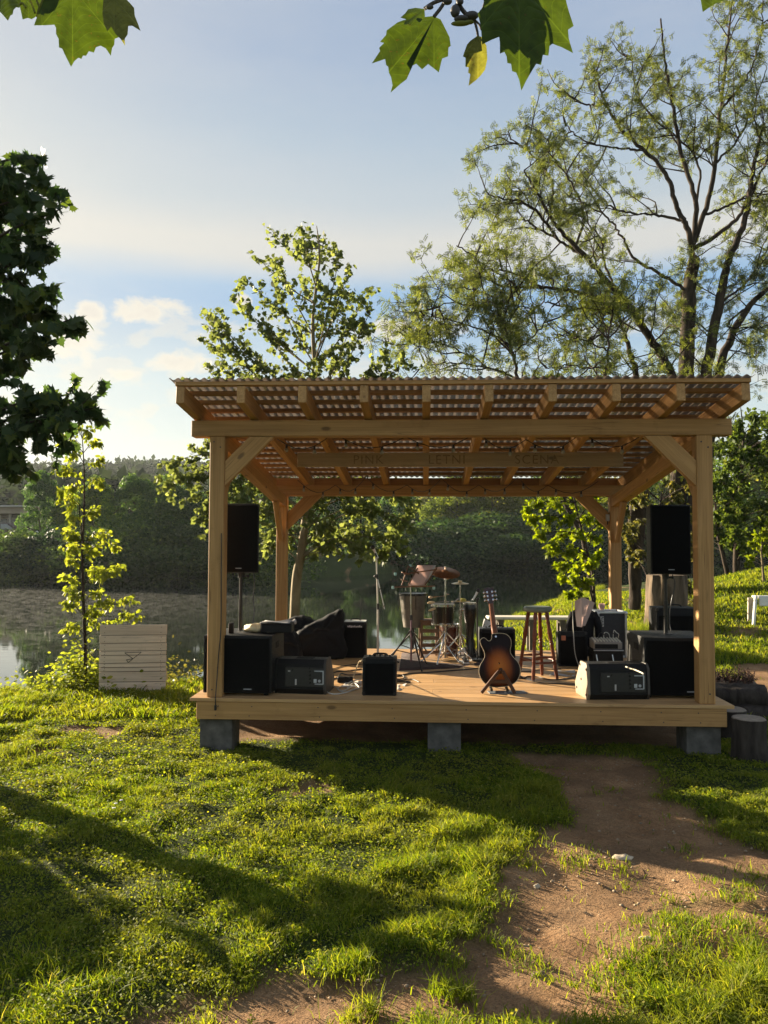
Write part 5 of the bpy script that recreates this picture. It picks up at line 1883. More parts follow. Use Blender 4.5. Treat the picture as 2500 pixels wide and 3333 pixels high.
# small junction box on the back right post
p = at(1308, 1118, 10.4)
t = thing('junction_box', 'small grey junction box on the back right post', 'junction box', (W - P - 0.028, D + 0.05, p.z))
MB().box((0, 0, 0), (0.05, 0.07, 0.09), bev=0.006).obj('box', simple('grey_box', (0.35, 0.33, 0.29), 0.5), t)
MB().cyl((0, 0, -0.045), (0, 0, -0.09), 0.008, n=8).obj('cable_gland', CABLE, t)

# ------------------------------------------------------------------ plants
def tubes_mesh(name, paths, sides=6):
    """paths: list of (points (n,3), radii (n,))"""
    Vs, Qs, off = [], [], 0
    ca = np.cos(2 * PI * np.arange(sides) / sides)
    sa = np.sin(2 * PI * np.arange(sides) / sides)
    for pts, rad in paths:
        pts = np.asarray(pts, float)
        rad = np.asarray(rad, float)
        n = len(pts)
        d = np.gradient(pts, axis=0)
        d /= np.linalg.norm(d, axis=1)[:, None] + 1e-9
        ref = np.array([1.0, 0, 0]) if abs(d[0][0]) < 0.8 else np.array([0, 1.0, 0])
        a = ref[None, :] - d * (d @ ref)[:, None]
        a /= np.linalg.norm(a, axis=1)[:, None] + 1e-9
        b = np.cross(d, a)
        v = pts[:, None, :] + rad[:, None, None] * (a[:, None, :] * ca[None, :, None] + b[:, None, :] * sa[None, :, None])
        Vs.append(v.reshape(-1, 3))
        i = np.arange(n - 1)[:, None] * sides
        k = np.arange(sides)[None, :]
        k2 = (k + 1) % sides
        q = np.stack([i + k, i + k2, i + sides + k2, i + sides + k], -1).reshape(-1, 4) + off
        Qs.append(q)
        off += n * sides
    return arr_mesh(name, np.concatenate(Vs), np.concatenate(Qs))


def leaf_arrays(P, T, Nn, S, tmpl, rng, bend=0.25):
    """place a leaf template (k,2: along, across) at P with axis T, normal Nn, size S"""
    T = T / (np.linalg.norm(T, axis=1)[:, None] + 1e-9)
    B = np.cross(Nn, T)
    B /= np.linalg.norm(B, axis=1)[:, None] + 1e-9
    Nn = np.cross(T, B)
    a = tmpl[:, 0][None, :, None]
    c = tmpl[:, 1][None, :, None]
    cup = -bend * (a ** 2) - bend * 1.2 * np.abs(c) * 0.5
    return P[:, None, :] + S[:, None, None] * (a * T[:, None, :] + c * B[:, None, :] + cup * Nn[:, None, :])


OVAL = (np.array([(0, 0), (0.35, 0.26), (0.72, 0.22), (1.0, 0), (0.72, -0.22), (0.35, -0.26)]), [(0, 1, 2, 3), (0, 3, 4, 5)])
DIAM = (np.array([(0, 0), (0.5, 0.34), (1.0, 0), (0.5, -0.34)]), [(0, 1, 2, 3)])
_mp = [(0.0, 0.0), (-0.06, 0.20), (-0.20, 0.42), (0.02, 0.34), (0.14, 0.62), (0.26, 0.36), (0.42, 0.58), (0.52, 0.28), (0.68, 0.24), (0.72, 0.12), (1.0, 0.0)]
MAPLE = (np.array(_mp + [(x, -y) for x, y in reversed(_mp[1:-1])]), [(0,) + tuple(range(1, 11)), (0,) + tuple(range(10, 20))])
_pl = [(0.0, 0.0), (-0.05, 0.16), (0.05, 0.36), (0.10, 0.55), (0.30, 0.40), (0.42, 0.44), (0.55, 0.46), (0.60, 0.28), (0.78, 0.18), (1.0, 0.0)]
PLANE = (np.array(_pl + [(x, -y) for x, y in reversed(_pl[1:-1])]), [(0,) + tuple(range(1, 10)), (0,) + tuple(range(9, 18))])


def pinnate(pairs=5, w=0.15, l=0.34):
    pts, fs = [], []
    for k in range(pairs):
        a = 0.15 + 0.8 * k / pairs
        for s in (1, -1):
            b = len(pts)
            pts += [(a, 0.0), (a + w * 0.5, s * l * 0.5), (a + w * 0.25, s * l), (a - w * 0.45, s * l * 0.55)]
            fs.append((b, b + 1, b + 2, b + 3))
    b = len(pts)
    pts += [(0.92, 0.0), (1.05, 0.09), (1.22, 0.0), (1.05, -0.09)]
    fs.append((b, b + 1, b + 2, b + 3))
    return np.array(pts), fs


PINN = pinnate()


def rnd_dirs(n, rng, up=0.0):
    v = rng.normal(size=(n, 3))
    v[:, 2] += up
    return v / (np.linalg.norm(v, axis=1)[:, None] + 1e-9)


def wander(p, d, L, n, rng, wig=0.25, up=0.0):
    """crooked path"""
    p = np.array(p, float)
    d = np.array(d, float)
    d /= np.linalg.norm(d)
    pts = [p.copy()]
    for _ in range(n):
        d = d + rng.normal(size=3) * wig
        d[2] += up
        d /= np.linalg.norm(d)
        p = p + d * L / n
        pts.append(p.copy())
    return np.array(pts)


def smooth_path(pts, n=6):
    return np.array([tuple(p) for p in spline([Vector(p) for p in pts], n)])


class Plant:
    def __init__(self, seed):
        self.rng = np.random.default_rng(seed)
        self.paths = []
        self.P, self.T, self.S = [], [], []

    def stem(self, pts, r0, r1, n=6):
        p = smooth_path(pts, n)
        k = len(p)
        self.paths.append((p, np.linspace(r0, r1, k)))
        return p

    def branch(self, p, d, L, r, wig=0.22, up=0.02, n=7, r1=0.25):
        q = wander(p, d, L, n, self.rng, wig, up)
        self.paths.append((q, np.linspace(r, r * r1, len(q))))
        return q

    def side(self, path, count, lo, hi, L, r, spread=0.9, up=0.15, wig=0.22, lift=0.02, toward=None):
        """side branches along a path"""
        out = []
        n = len(path)
        for _ in range(count):
            f = self.rng.uniform(lo, hi)
            i = min(n - 2, int(f * (n - 1)))
            s = f * (n - 1) - i
            p = path[i] * (1 - s) + path[i + 1] * s
            d = path[i + 1] - path[i]
            d /= np.linalg.norm(d) + 1e-9
            e = self.rng.normal(size=3)
            e -= d * (e @ d)
            e /= np.linalg.norm(e) + 1e-9
            dd = d * (1 - spread * 0.6) + e * spread + np.array([0, 0, up])
            if toward is not None:
                dd = dd + np.array(toward)
            l = (self.rng.uniform(L[0], L[1])) * (1.1 - 0.55 * f)
            out.append(self.branch(p, dd, l, r * self.rng.uniform(0.7, 1.1), wig, lift))
        return out

    def leaves_on(self, path, count, lo=0.25, spread=0.03, size=(0.06, 0.1), droop=0.4):
        n = len(path)
        f = self.rng.uniform(lo, 1.0, count) * (n - 1)
        i = np.minimum(f.astype(int), n - 2)
        s = (f - i)[:, None]
        p = path[i] * (1 - s) + path[i + 1] * s
        d = path[i + 1] - path[i]
        d /= np.linalg.norm(d, axis=1)[:, None] + 1e-9
        e = rnd_dirs(count, self.rng)
        t = d * 0.4 + e
        t[:, 2] -= droop
        self.P.append(p + rnd_dirs(count, self.rng) * spread * self.rng.uniform(0, 1, count)[:, None])
        self.T.append(t)
        self.S.append(self.rng.uniform(size[0], size[1], count))

    def crown_mesh(self, tmpl, flat=0.7, bend=0.22):
        P = np.concatenate(self.P)
        T = np.concatenate(self.T)
        S = np.concatenate(self.S)
        Nn = rnd_dirs(len(P), self.rng, flat)
        V = leaf_arrays(P, T, Nn, S, tmpl[0], self.rng, bend)
        return np_mesh('crown', V, tmpl[1])

    def make(self, name, label, cat, base, bark, leaf, tmpl, flat=0.7, group=None, sides=6, bend=0.22, crown='crown', trunk='trunk'):
        base = Vector(base)
        t = thing(name, label, cat, base, 0, group)
        off = np.array(base)
        me = tubes_mesh(trunk, [(p - off, r) for p, r in self.paths], sides)
        link(trunk, me, bark, t)
        self.P = [p - off for p in self.P]
        link(crown, self.crown_mesh(tmpl, flat, bend), leaf, t)
        return t


def gz(x, y): return float(ground_z(x, y))


def root(u, v, depth=None):
    """base point of something growing at picture column u at this depth"""
    p = at(u, 1250, depth)
    return Vector((p.x, p.y, gz(p.x, p.y) - 0.03))


L_MAPLE = leafmat('maple_leaf', (0.030, 0.054, 0.028), (0.066, 0.100, 0.040), (0.12, 0.15, 0.035), trans=0.45, tcol=(1.6, 1.8, 0.7))
L_ASH = leafmat('sapling_leaf', (0.13, 0.17, 0.026), (0.26, 0.30, 0.047), (0.37, 0.38, 0.08), trans=0.55, tcol=(1.7, 1.6, 0.6))
L_PLANE = leafmat('plane_tree_leaf', (0.085, 0.112, 0.045), (0.175, 0.215, 0.085), (0.28, 0.32, 0.14), trans=0.58, tcol=(1.6, 1.5, 0.7))
L_LOCUST = leafmat('locust_leaf', (0.066, 0.090, 0.022), (0.15, 0.182, 0.050), (0.235, 0.25, 0.078), trans=0.5, tcol=(1.6, 1.5, 0.7))
L_BRIGHT = leafmat('bright_shrub_leaf', (0.11, 0.16, 0.010), (0.24, 0.29, 0.018), (0.34, 0.36, 0.045), trans=0.55, tcol=(1.6, 1.55, 0.4))
L_OLIVE = leafmat('olive_ivy_leaf', (0.07, 0.075, 0.022), (0.15, 0.15, 0.045), (0.30, 0.27, 0.10), trans=0.4)
L_GREEN = leafmat('fresh_green_leaf', (0.04, 0.07, 0.014), (0.10, 0.15, 0.03), (0.18, 0.22, 0.05), trans=0.45, spec=0.1)
L_DARK = leafmat('dark_wood_leaf', (0.027, 0.050, 0.026), (0.066, 0.106, 0.046), (0.125, 0.175, 0.065), trans=0.42, tcol=(1.4, 1.5, 0.7), spec=0.05, objvar=True)
L_FARGREEN = leafmat('far_green_leaf', (0.08, 0.11, 0.022), (0.18, 0.22, 0.045), (0.26, 0.28, 0.07), trans=0.5, spec=0.05, objvar=True)
L_FAR = leafmat('far_shore_leaf', (0.050, 0.092, 0.044), (0.125, 0.200, 0.075), (0.24, 0.31, 0.105), trans=0.45, tcol=(1.5, 1.6, 0.6), spec=0.05, objvar=True)
L_WILLOW = leafmat('pale_willow_leaf', (0.12, 0.14, 0.06), (0.22, 0.24, 0.11), (0.30, 0.31, 0.14), trans=0.4, spec=0.05)


# --- the maple at the left edge: boughs reach into the picture from a trunk outside it
def maple():
    pt = Plant(11)
    dep = 7.0
    tb = cw(-4.85, 7.5)
    tb.z = gz(tb.x, tb.y) - 0.05
    top = tb + Vector((-0.15, 0.1, 6.2))
    trunk = pt.stem([tb, tb + Vector((0.05, 0, 1.5)), tb + Vector((-0.05, 0.05, 3.4)), top], 0.15, 0.04)
    tips = [(72, 335, 7.3), (102, 378, 7.2), (80, 420, 7.1), (134, 450, 7.0), (128, 492, 6.9), (85, 545, 7.0), (60, 590, 7.2), (98, 640, 6.9), (150, 690, 6.8), (112, 668, 7.1), (95, 735, 7.0),
            (60, 775, 7.2), (118, 845, 6.8), (208, 880, 6.7), (150, 890, 6.9), (165, 860, 6.9), (100, 905, 7.0), (60, 925, 7.1), (40, 965, 6.8), (15, 990, 7.0), (20, 700, 7.4), (10, 560, 7.4), (15, 460, 7.5),
            (20, 425, 7.3), (5, 375, 7.4), (-60, 440, 7.6), (-80, 560, 7.3), (-60, 700, 7.7), (-70, 850, 7.6), (-120, 960, 7.6), (-150, 650, 8.2), (-170, 480, 8.0), (-70, 390, 7.8), (-140, 330, 8.0), (-250, 330, 8.2),
            (-300, 560, 8.2), (-320, 760, 8.4), (-280, 900, 8.4), (-420, 700, 7.6), (-450, 480, 7.8), (-380, 900, 7.3), (-230, 200, 7.9), (-350, 180, 7.9)]
    low = []
    for perp, back, zz, n_ in ((2.25, 0.0, 0.75, 1), (2.05, 0.2, 1.25, 1), (1.9, 0.4, 1.0, 1), (1.75, 0.3, 1.35, 1), (3.22, 0.4, 1.75, 1)):
        # measured from the trunk across (perp) and along (back) the sun's bearing
        cxx = -4.85 + (perp - 2.84) * 0.62 - back * 0.78
        cdd = 7.5 + (perp - 2.84) * 0.78 + back * 0.62
        for _ in range(n_):
            q = cw(cxx + pt.rng.uniform(-.12, .12), cdd + pt.rng.uniform(-.12, .12))
            low.append(Vector((q.x, q.y, zz + pt.rng.uniform(-.15, .15))))
    for tip in [at(u, v, d) for u, v, d in tips] + low:
        u = 0
        f = min(0.97, max(0.14, (tip.z - 0.5 - tb.z) / 6.2))
        i = f * (len(trunk) - 1)
        p0 = Vector(trunk[int(i)])
        mid = p0.lerp(tip, 0.55) + Vector((0, 0, 0.35))
        br = pt.stem([p0, mid, tip], 0.028, 0.005, 7)
        L = (tip - p0).length
        near_edge = u > 40
        for q in pt.side(br, int(3 + L * 1.8), 0.40, 0.97, (0.25, 0.7), 0.006, 0.9, 0.0, 0.25, -0.06):
            pt.leaves_on(q, 17, 0.12, 0.07, (0.07, 0.12), 0.9)
        pt.leaves_on(br, 12, 0.5, 0.10, (0.09, 0.15), 0.7)
        pt.leaves_on(br[-6:], 9, 0.4, 0.05, (0.10, 0.15), 0.8)
    pt.make('maple_tree', 'dark leafy maple reaching in from the left edge above the water', 'tree', tb, BARKD, L_MAPLE, MAPLE, flat=0.5)


maple()


# --- thin sapling by the wooden panel
def sapling():
    b = on(186, 1484, 0.0)
    b.z = gz(b.x, b.y) - 0.03
    d = dep_of(b)
    pt = Plant(5)
    st = pt.stem([b, at(184, 1400, d), at(180, 1290, d), at(178, 1190, d), at(182, 1090, d), at(181, 1000, d), at(176, 925, d)], 0.028, 0.005, 8)
    st2 = pt.stem([at(178, 1175, d), at(173, 1120, d - .05), at(170, 1070, d - .1)], 0.010, 0.004)
    rows = [(1475, 145, -.05), (1455, 160, .1), (1460, 205, .05), (1440, 150, -.1), (1345, 205, .1), (1352, 140, -.1), (1322, 208, 0), (1300, 128, .05), (1285, 165, -.1), (1296, 290, .05), (1330, 300, .0), (1305, 232, -.1), (1280, 215, .1), (1272, 140, .1),
            (1245, 132, 0), (1235, 210, .1), (1222, 262, 0), (1238, 240, -.1), (1210, 150, .12), (1190, 208, -.1), (1180, 134, .05), (1160, 150, -.1), (1172, 250, .1), (1150, 235, 0), (1150, 130, .1), (1120, 150, -.1), (1110, 205, .05), (1085, 150, .1),
            (1065, 145, 0), (1050, 160, -.1), (1040, 205, .1), (1010, 150, .05), (1000, 205, -.05), (980, 160, .1), (960, 205, .1), (950, 150, 0), (935, 190, 0), (925, 165, .05)]
    for v, u, k in rows:
        if v < 1070:
            u = 180 + (u - 180) * 1.55
        tip = at(u, v, d + k)
        zz = tip.z - 0.06 - 0.35 * abs(tip.x - b.x)
        i = int(np.argmin(np.abs(st[:, 2] - max(zz, b.z + 0.05))))
        p0 = Vector(st[i])
        br = pt.stem([p0, p0.lerp(tip, 0.5) + Vector((0, 0, 0.07)), tip], 0.006, 0.002, 5)
        L = (tip - p0).length
        pt.leaves_on(br, int(20 + 36 * L), 0.3, 0.075, (0.045, 0.09), 0.9)
        for q in pt.side(br, 2, 0.4, 0.9, (0.12, 0.25), 0.003, 0.8, -0.1):
            pt.leaves_on(q, 18, 0.2, 0.05, (0.045, 0.085), 0.9)
    pt.make('sapling', 'slender young tree with yellow-green leaves beside the pale wooden panel', 'tree', b, BARKD, L_ASH, OVAL, flat=0.4)


sapling()


# --- young plane tree behind the stage
def young_plane():
    d = 13.2
    b = at(632, 1362, d)
    b.z = gz(b.x, b.y) - 0.2
    pt = Plant(21)
    st = pt.stem([b, at(638, 1290, d), at(650, 1195, d), at(664, 1080, d), at(672, 950, d), at(680, 820, d), at(676, 690, d), at(690, 560, d), at(684, 488, d)], 0.095, 0.006, 8)

    def z_idx(z): return int(np.argmin(np.abs(st[:, 2] - z)))
    tips = [(432, 725), (445, 700), (440, 665), (470, 700), (500, 640), (530, 600), (560, 560), (595, 510), (600, 560), (640, 520), (650, 490), (700, 505), (735, 545), (755, 572), (745, 620), (800, 625), (790, 690), (805, 660), (760, 700), (850, 740), (875, 770), (840, 790),
            (470, 780), (450, 800), (520, 740), (560, 680), (600, 640), (650, 600), (710, 610), (700, 680), (640, 700), (590, 740), (740, 760), (690, 760), (800, 800), (540, 810), (620, 810), (760, 815), (860, 815), (400, 820), (480, 830), (820, 850), (900, 830)]
    low = [(340, 1005), (352, 1050), (390, 1085), (420, 1120), (430, 1160), (375, 1035), (410, 980), (440, 1010), (470, 1060), (500, 1110), (440, 960), (540, 1060), (560, 1120), (560, 1215), (575, 1170), (600, 1090), (610, 1200), (690, 1090), (720, 1130), (700, 1195), (740, 1205), (690, 1150), (760, 1110),
           (780, 1160), (800, 1200), (830, 1205), (860, 1130), (905, 1095), (890, 1130), (880, 1190), (840, 1165), (870, 1075), (820, 1090), (760, 1075), (900, 1060), (850, 1000), (800, 960), (880, 930), (760, 900), (560, 900), (500, 930), (450, 900), (700, 930), (640, 980), (580, 980), (740, 1010)]
    rng = pt.rng
    for grp, upw in ((tips, True), (low, False)):
        for u, v in grp:
            tip = at(u, v, d + rng.uniform(-0.9, 0.9))
            hd = math.hypot(tip.x - st[0][0], tip.y - st[0][1])
            z0 = tip.z - (0.95 * abs(hd) + 0.25 if upw else 0.12 * hd - 0.1)
            z0 = min(max(z0, b.z + 1.5), 6.9)
            p0 = Vector(st[z_idx(z0)])
            bow = 0.12 if upw else 0.30
            mid = p0.lerp(tip, 0.55) + Vector((0, 0, -bow * 0.6 if upw else bow))
            br = pt.stem([p0, mid, tip], 0.014, 0.0035, 6)
            L = (tip - p0).length
            nl = 13 if upw else 30
            pt.leaves_on(br, int(L * nl * (1.5 if upw else 0.9)) + 9, 0.30, 0.07, (0.05, 0.10), 0.15 if upw else 0.45)
            for q in pt.side(br, int(2 + L * (3.0 if upw else 2.8)), 0.3, 0.95, (0.25, 0.6), 0.004, 0.8, 0.25 if upw else -0.02):
                pt.leaves_on(q, 15 if upw else 24, 0.12, 0.08, (0.05, 0.10), 0.2 if upw else 0.5)
    pt.make('plane_tree', 'young broad plane tree growing right behind the stage, its top above the roof', 'tree', b, BARKP, L_PLANE, PLANE, flat=0.6)


young_plane()


# --- robinias behind the right half
def crop(x, y):
    return ((1300 + x / 1.3825) / 1.507, (300 + y / 1.3825) / 1.507)


def robinia(seed, name, label, base, d, stems, leaf=L_LOCUST, dens=1.0, group=None, dd=0.6, bark=BARKD, lf=1.0):
    pt = Plant(seed)
    rng = pt.rng
    mains = []
    for r0, r1, pts in stems:
        kk = rng.uniform(-dd, dd)
        n = len(pts)
        P3 = [at(u, v, d + kk * (i / max(1, n - 1))) if not isinstance((u, v), Vector) else (u, v) for i, (u, v) in enumerate(pts)]
        # start exactly where the parent stem is
        if mains and r0 < 0.13:
            allp = np.concatenate(mains)
            j = int(np.argmin(((allp - np.array(P3[0])) ** 2).sum(1)))
            if np.linalg.norm(allp[j] - np.array(P3[0])) < 1.2:
                P3[0] = Vector(allp[j])
        p = smooth_path(P3, 8)
        jit = rng.normal(size=p.shape) * 0.013
        jit[0] = 0
        p = p + jit
        mains.append(p)
        q_ = 0.80 if r0 >= 0.13 else 0.62
        pt.paths.append((p, np.linspace(r0 * q_, r1 * q_, len(p))))
        L = np.linalg.norm(np.diff(p, axis=0), axis=1).sum()
        for q in pt.side(p, int(L * 2.1 * dens) + 2, 0.22, 1.0, (0.8, 2.0), 0.020, 0.90, 0.20, 0.15, 0.025):
            for q2 in pt.side(q, 5, 0.2, 1.0, (0.35, 0.9), 0.008, 0.92, 0.12, 0.18, 0.012):
                pt.leaves_on(q2, int(round(9 * lf)), 0.2, 0.08, (0.08, 0.16), 0.2)
                for q3 in pt.side(q2, 1, 0.3, 1.0, (0.2, 0.45), 0.005, 0.95, 0.0, 0.25, -0.02):
                    pt.leaves_on(q3, int(round(7 * lf)), 0.2, 0.06, (0.08, 0.15), 0.25)
            pt.leaves_on(q, 4, 0.5, 0.08, (0.10, 0.18), 0.3)
    return pt.make(name, label, 'tree', base, bark, leaf, PINN, flat=0.5, sides=7, group=group, bend=0.12)


dA = 19.0
bA = root(1448, 1320, dA)
j0 = (1445, 1318)
stA = [
    (0.30, 0.17, [j0, (1462, 1100), crop(1290, 1280), crop(1305, 900), crop(1330, 740)]),
    (0.22, 0.028, [j0, (1500, 1080), crop(1380, 1280), crop(1440, 950), crop(1480, 760), crop(1560, 560), crop(1600, 300), crop(1640, 150)]),
    (0.20, 0.03, [j0, (1515, 1090), crop(1440, 1260), crop(1550, 1000), crop(1660, 880), crop(1760, 760)]),
    (0.12, 0.03, [crop(1325, 740), crop(1300, 620), crop(1250, 520), crop(1200, 370), crop(1100, 260), crop(1000, 170), crop(930, 50), crop(880, -80)]),
    (0.11, 0.03, [crop(1330, 730), crop(1335, 500), crop(1270, 280), crop(1230, 50), crop(1200, -120), crop(1180, -330)]),
    (0.11, 0.03, [crop(1345, 735), crop(1400, 450), crop(1430, 250), crop(1450, 50), crop(1470, -150), crop(1500, -420)]),
    (0.09, 0.025, [crop(1350, 730), crop(1500, 590), crop(1580, 470), crop(1640, 330), crop(1740, 200)]),
    (0.06, 0.02, [crop(1260, 600), crop(1180, 555), crop(1060, 545), crop(960, 520), crop(880, 440), crop(800, 330)]),
    (0.06, 0.02, [crop(1400, 560), crop(1480, 510), crop(1560, 470), crop(1680, 440)]),
    (0.07, 0.02, [crop(1295, 890), crop(1180, 820), crop(1060, 750), crop(1000, 650), crop(930, 560), crop(830, 500), crop(760, 470)]),
    (0.05, 0.02, [crop(1110, 260), crop(1000, 250), crop(900, 240), crop(800, 200), crop(740, 130)]),
    (0.05, 0.015, [crop(1335, 500), crop(1340, 300), crop(1130, 100), crop(1060, -40), crop(1040, -200)]),
    (0.05, 0.015, [crop(930, 60), crop(870, 60), crop(800, 40), crop(760, 10)]),
    (0.05, 0.015, [crop(1560, 960), crop(1480, 1050), crop(1600, 1060), crop(1700, 1040)]),
    (0.05, 0.015, [crop(1440, 960), crop(1560, 860), crop(1660, 700), crop(1720, 560)]),
    (0.05, 0.015, [crop(1450, 60), crop(1560, -60), crop(1620, -220), crop(1640, -420)]),
    (0.05, 0.015, [crop(1420, 300), crop(1530, 200), crop(1600, 40), crop(1660, -120)]),
]
robinia(31, 'locust_tree', 'tall many-stemmed locust tree with sparse feathery leaves behind the right half of the roof', bA, dA, stA, dens=1.0, lf=0.85)
dB = 17.5
bB = root(1372, 1316, dB)
j1 = (1371, 1314)
stB = [
    (0.17, 0.018, [j1, (1378, 1180), (1400, 1000), (1440, 880), crop(1230, 1280), crop(1130, 1110), crop(1040, 970), crop(950, 870), crop(850, 750), crop(730, 630), crop(670, 540), crop(610, 430), crop(560, 350)]),
    (0.14, 0.025, [j1, (1366, 1150), (1376, 960), crop(1070, 1290), crop(1030, 1150), crop(980, 1000), crop(900, 920)]),
    (0.07, 0.02, [crop(905, 950), crop(800, 900), crop(640, 880), crop(450, 870), crop(400, 820), crop(330, 740), crop(260, 690)]),
    (0.06, 0.02, [crop(860, 760), crop(740, 680), crop(620, 610), crop(540, 570), crop(430, 590)]),
    (0.06, 0.02, [crop(730, 640), crop(600, 520), crop(480, 480), crop(400, 460)]),
    (0.05, 0.02, [crop(700, 560), crop(690, 430), crop(640, 330), crop(560, 250), crop(500, 210)]),
    (0.05, 0.02, [crop(960, 880), crop(920, 760), crop(900, 650), crop(820, 560)]),
    (0.05, 0.02, [crop(900, 920), crop(820, 970), crop(720, 960), crop(640, 950), crop(560, 1010)]),
    (0.05, 0.02, [crop(1010, 1080), crop(930, 1020), crop(860, 1060), crop(760, 1080), crop(690, 1120)]),
    (0.05, 0.015, [crop(800, 700), crop(830, 560), crop(780, 420), crop(700, 300), crop(650, 190)]),
    (0.05, 0.015, [crop(640, 880), crop(520, 820), crop(400, 800), crop(360, 850)]),
]
robinia(32, 'locust_tree', 'leaning locust tree with a thin trunk behind the right back post, limbs spreading left', bB, dB, stB, dens=0.95, lf=0.85)
dC = 15.5
bC = root(1285, 1318, dC)
stC = [
    (0.085, 0.014, [(1285, 1318), (1262, 1180), (1200, 1040), (1140, 900), crop(535, 1295), crop(510, 1170), crop(470, 1050), crop(420, 930), crop(330, 890), crop(220, 880)]),
    (0.05, 0.02, [(1200, 1040), (1290, 900), crop(930, 1290), crop(940, 1100), crop(955, 1010), crop(900, 960)]),
    (0.035, 0.012, [crop(535, 1290), crop(400, 1240), crop(250, 1220), crop(130, 1230), crop(60, 1260)]),
    (0.035, 0.012, [crop(500, 1140), crop(400, 1080), crop(280, 1040), crop(150, 1010), crop(90, 1010)]),
    (0.03, 0.012, [crop(470, 1060), crop(540, 960), crop(520, 880), crop(480, 830)]),
    (0.03, 0.012, [crop(925, 1170), crop(860, 1130), crop(780, 1100), crop(680, 1090)]),
    (0.03, 0.012, [crop(510, 1180), crop(600, 1100), crop(660, 1020), crop(690, 960)]),
    (0.03, 0.012, [crop(440, 1000), crop(330, 960), crop(210, 950), crop(160, 990)]),
    (0.03, 0.012, [crop(400, 1240), crop(300, 1180), crop(180, 1130), crop(70, 1130)]),
    (0.03, 0.012, [crop(935, 1240), crop(850, 1240), crop(760, 1230), crop(650, 1240)]),
]
robinia(33, 'locust_tree', 'smallest locust tree leaning left, its feathery crown just above the middle of the roof', bC, dC, stC, dens=1.3, lf=1.05)


# --- leafy trees and shrubs by hand-placed crown patches
def leafy(seed, name, label, cat, base, d, trunk_pts, blobs, leaf, tmpl, size, per, bark=BARKD, r0=0.05, group=None, dz=0.8, flat=0.6, droop=0.5):
    """blobs: (u, v, radius px) clumps of twigs"""
    pt = Plant(seed)
    rng = pt.rng
    st = pt.stem([base] + [at(u, v, d) for u, v in trunk_pts], r0, 0.012, 6)
    px = 1714.0 / d
    for u, v, r in blobs:
        c = at(u, v, d + rng.uniform(-dz, dz))
        rr = r / px
        j = int(np.argmin(((st - np.array(c)) ** 2).sum(1)))
        j = max(0, j - 2)
        br = pt.stem([Vector(st[j]), Vector(st[j]).lerp(c, 0.6) + Vector((0, 0, 0.05)), c], 0.012, 0.004, 5)
        n = int(5 + 5 * rr / 0.3)
        for _ in range(n):
            e = rnd_dirs(1, rng)[0]
            q = pt.branch(np.array(c) - e * rr * 0.3, e, rr * rng.uniform(0.9, 1.35), 0.004, 0.25, -0.02, 5)
            pt.leaves_on(q, per, 0.1, rr * 0.22, size, droop)
    return pt.make(name, label, cat, base, bark, leaf, tmpl, flat=flat, group=group)


rg = random.Random(3)
dS = 13.2
b = root(1284, 1318, dS)
blobs = [(1160, 1090, 22), (1200, 1085, 24), (1240, 1080, 24), (1280, 1090, 20), (1150, 1120, 20), (1140, 1105, 12), (1185, 1120, 24), (1225, 1120, 26), (1265, 1120, 24), (1300, 1130, 16), (1170, 1155, 22), (1210, 1155, 26), (1250, 1155, 24), (1285, 1160, 20), (1195, 1190, 22), (1230, 1190, 24), (1265, 1195, 22),
         (1215, 1225, 18), (1245, 1225, 20), (1275, 1225, 18), (1240, 1255, 18), (1265, 1258, 18), (1250, 1280, 12), (1230, 1285, 8), (1290, 1200, 16), (1180, 1060, 20), (1230, 1055, 20), (1280, 1060, 18), (1200, 1180, 16), (1215, 1250, 10)]
leafy(41, 'shrub_tree', 'small bright yellow-green tree glowing behind the right back corner of the stage', 'tree', b, dS, [(1282, 1260), (1268, 1190), (1250, 1120), (1240, 1075)], blobs, L_BRIGHT, OVAL, (0.05, 0.095), 26, r0=0.03, dz=0.35)
dI = 16.5
b = root(1395, 1322, dI)
blobs = []
for k in range(46):
    u, v = rg.uniform(1345, 1510), rg.uniform(1035, 1200)
    if v > 1130 and 1395 < u < 1490:
        continue
    if v > 1120 + (1400 - u) * 0.6 and u < 1400:
        pass
    blobs.append((u, v, rg.uniform(10, 17)))
blobs += [(1355, 1190, 10), (1362, 1205, 8), (1375, 1195, 9), (1380, 1215, 8), (1500, 1160, 12), (1500, 1200, 12), (1480, 1255, 10), (1492, 1270, 14), (1475, 1285, 12), (1495, 1300, 12)]
leafy(42, 'hazel_shrub', 'olive shrub with drooping leaves framing the right loudspeaker', 'shrub', b, dI, [(1405, 1240), (1418, 1150), (1430, 1060)], blobs, L_OLIVE, OVAL, (0.06, 0.12), 15, r0=0.05, droop=1.0, dz=0.7)
# thick dead trunk behind the right loudspeaker
dT = 15.5
b = root(1440, 1330, dT)
t = thing('tree_stump', 'broad ragged stump with peeling bark behind the right loudspeaker', 'stump', b)
mb = MB()
hh = at(1440, 1242, dT).z - b.z
mb.lathe([(0.001, -0.1), (0.46, -0.1), (0.42, 0.08), (0.385, hh * 0.4), (0.36, hh * 0.8), (0.35, hh), (0.001, hh + 0.02)], n=48)
for v in mb.bm.verts:
    a = math.atan2(v.co.y, v.co.x)
    k = 1 + 0.07 * math.sin(7 * a + v.co.z * 2) + 0.04 * math.sin(13 * a - v.co.z * 3)
    v.co.x *= k
    v.co.y *= k
mb.obj('trunk', barkmat('peeling_bark', (0.045, 0.032, 0.022), (0.17, 0.125, 0.085), 5.0), t)
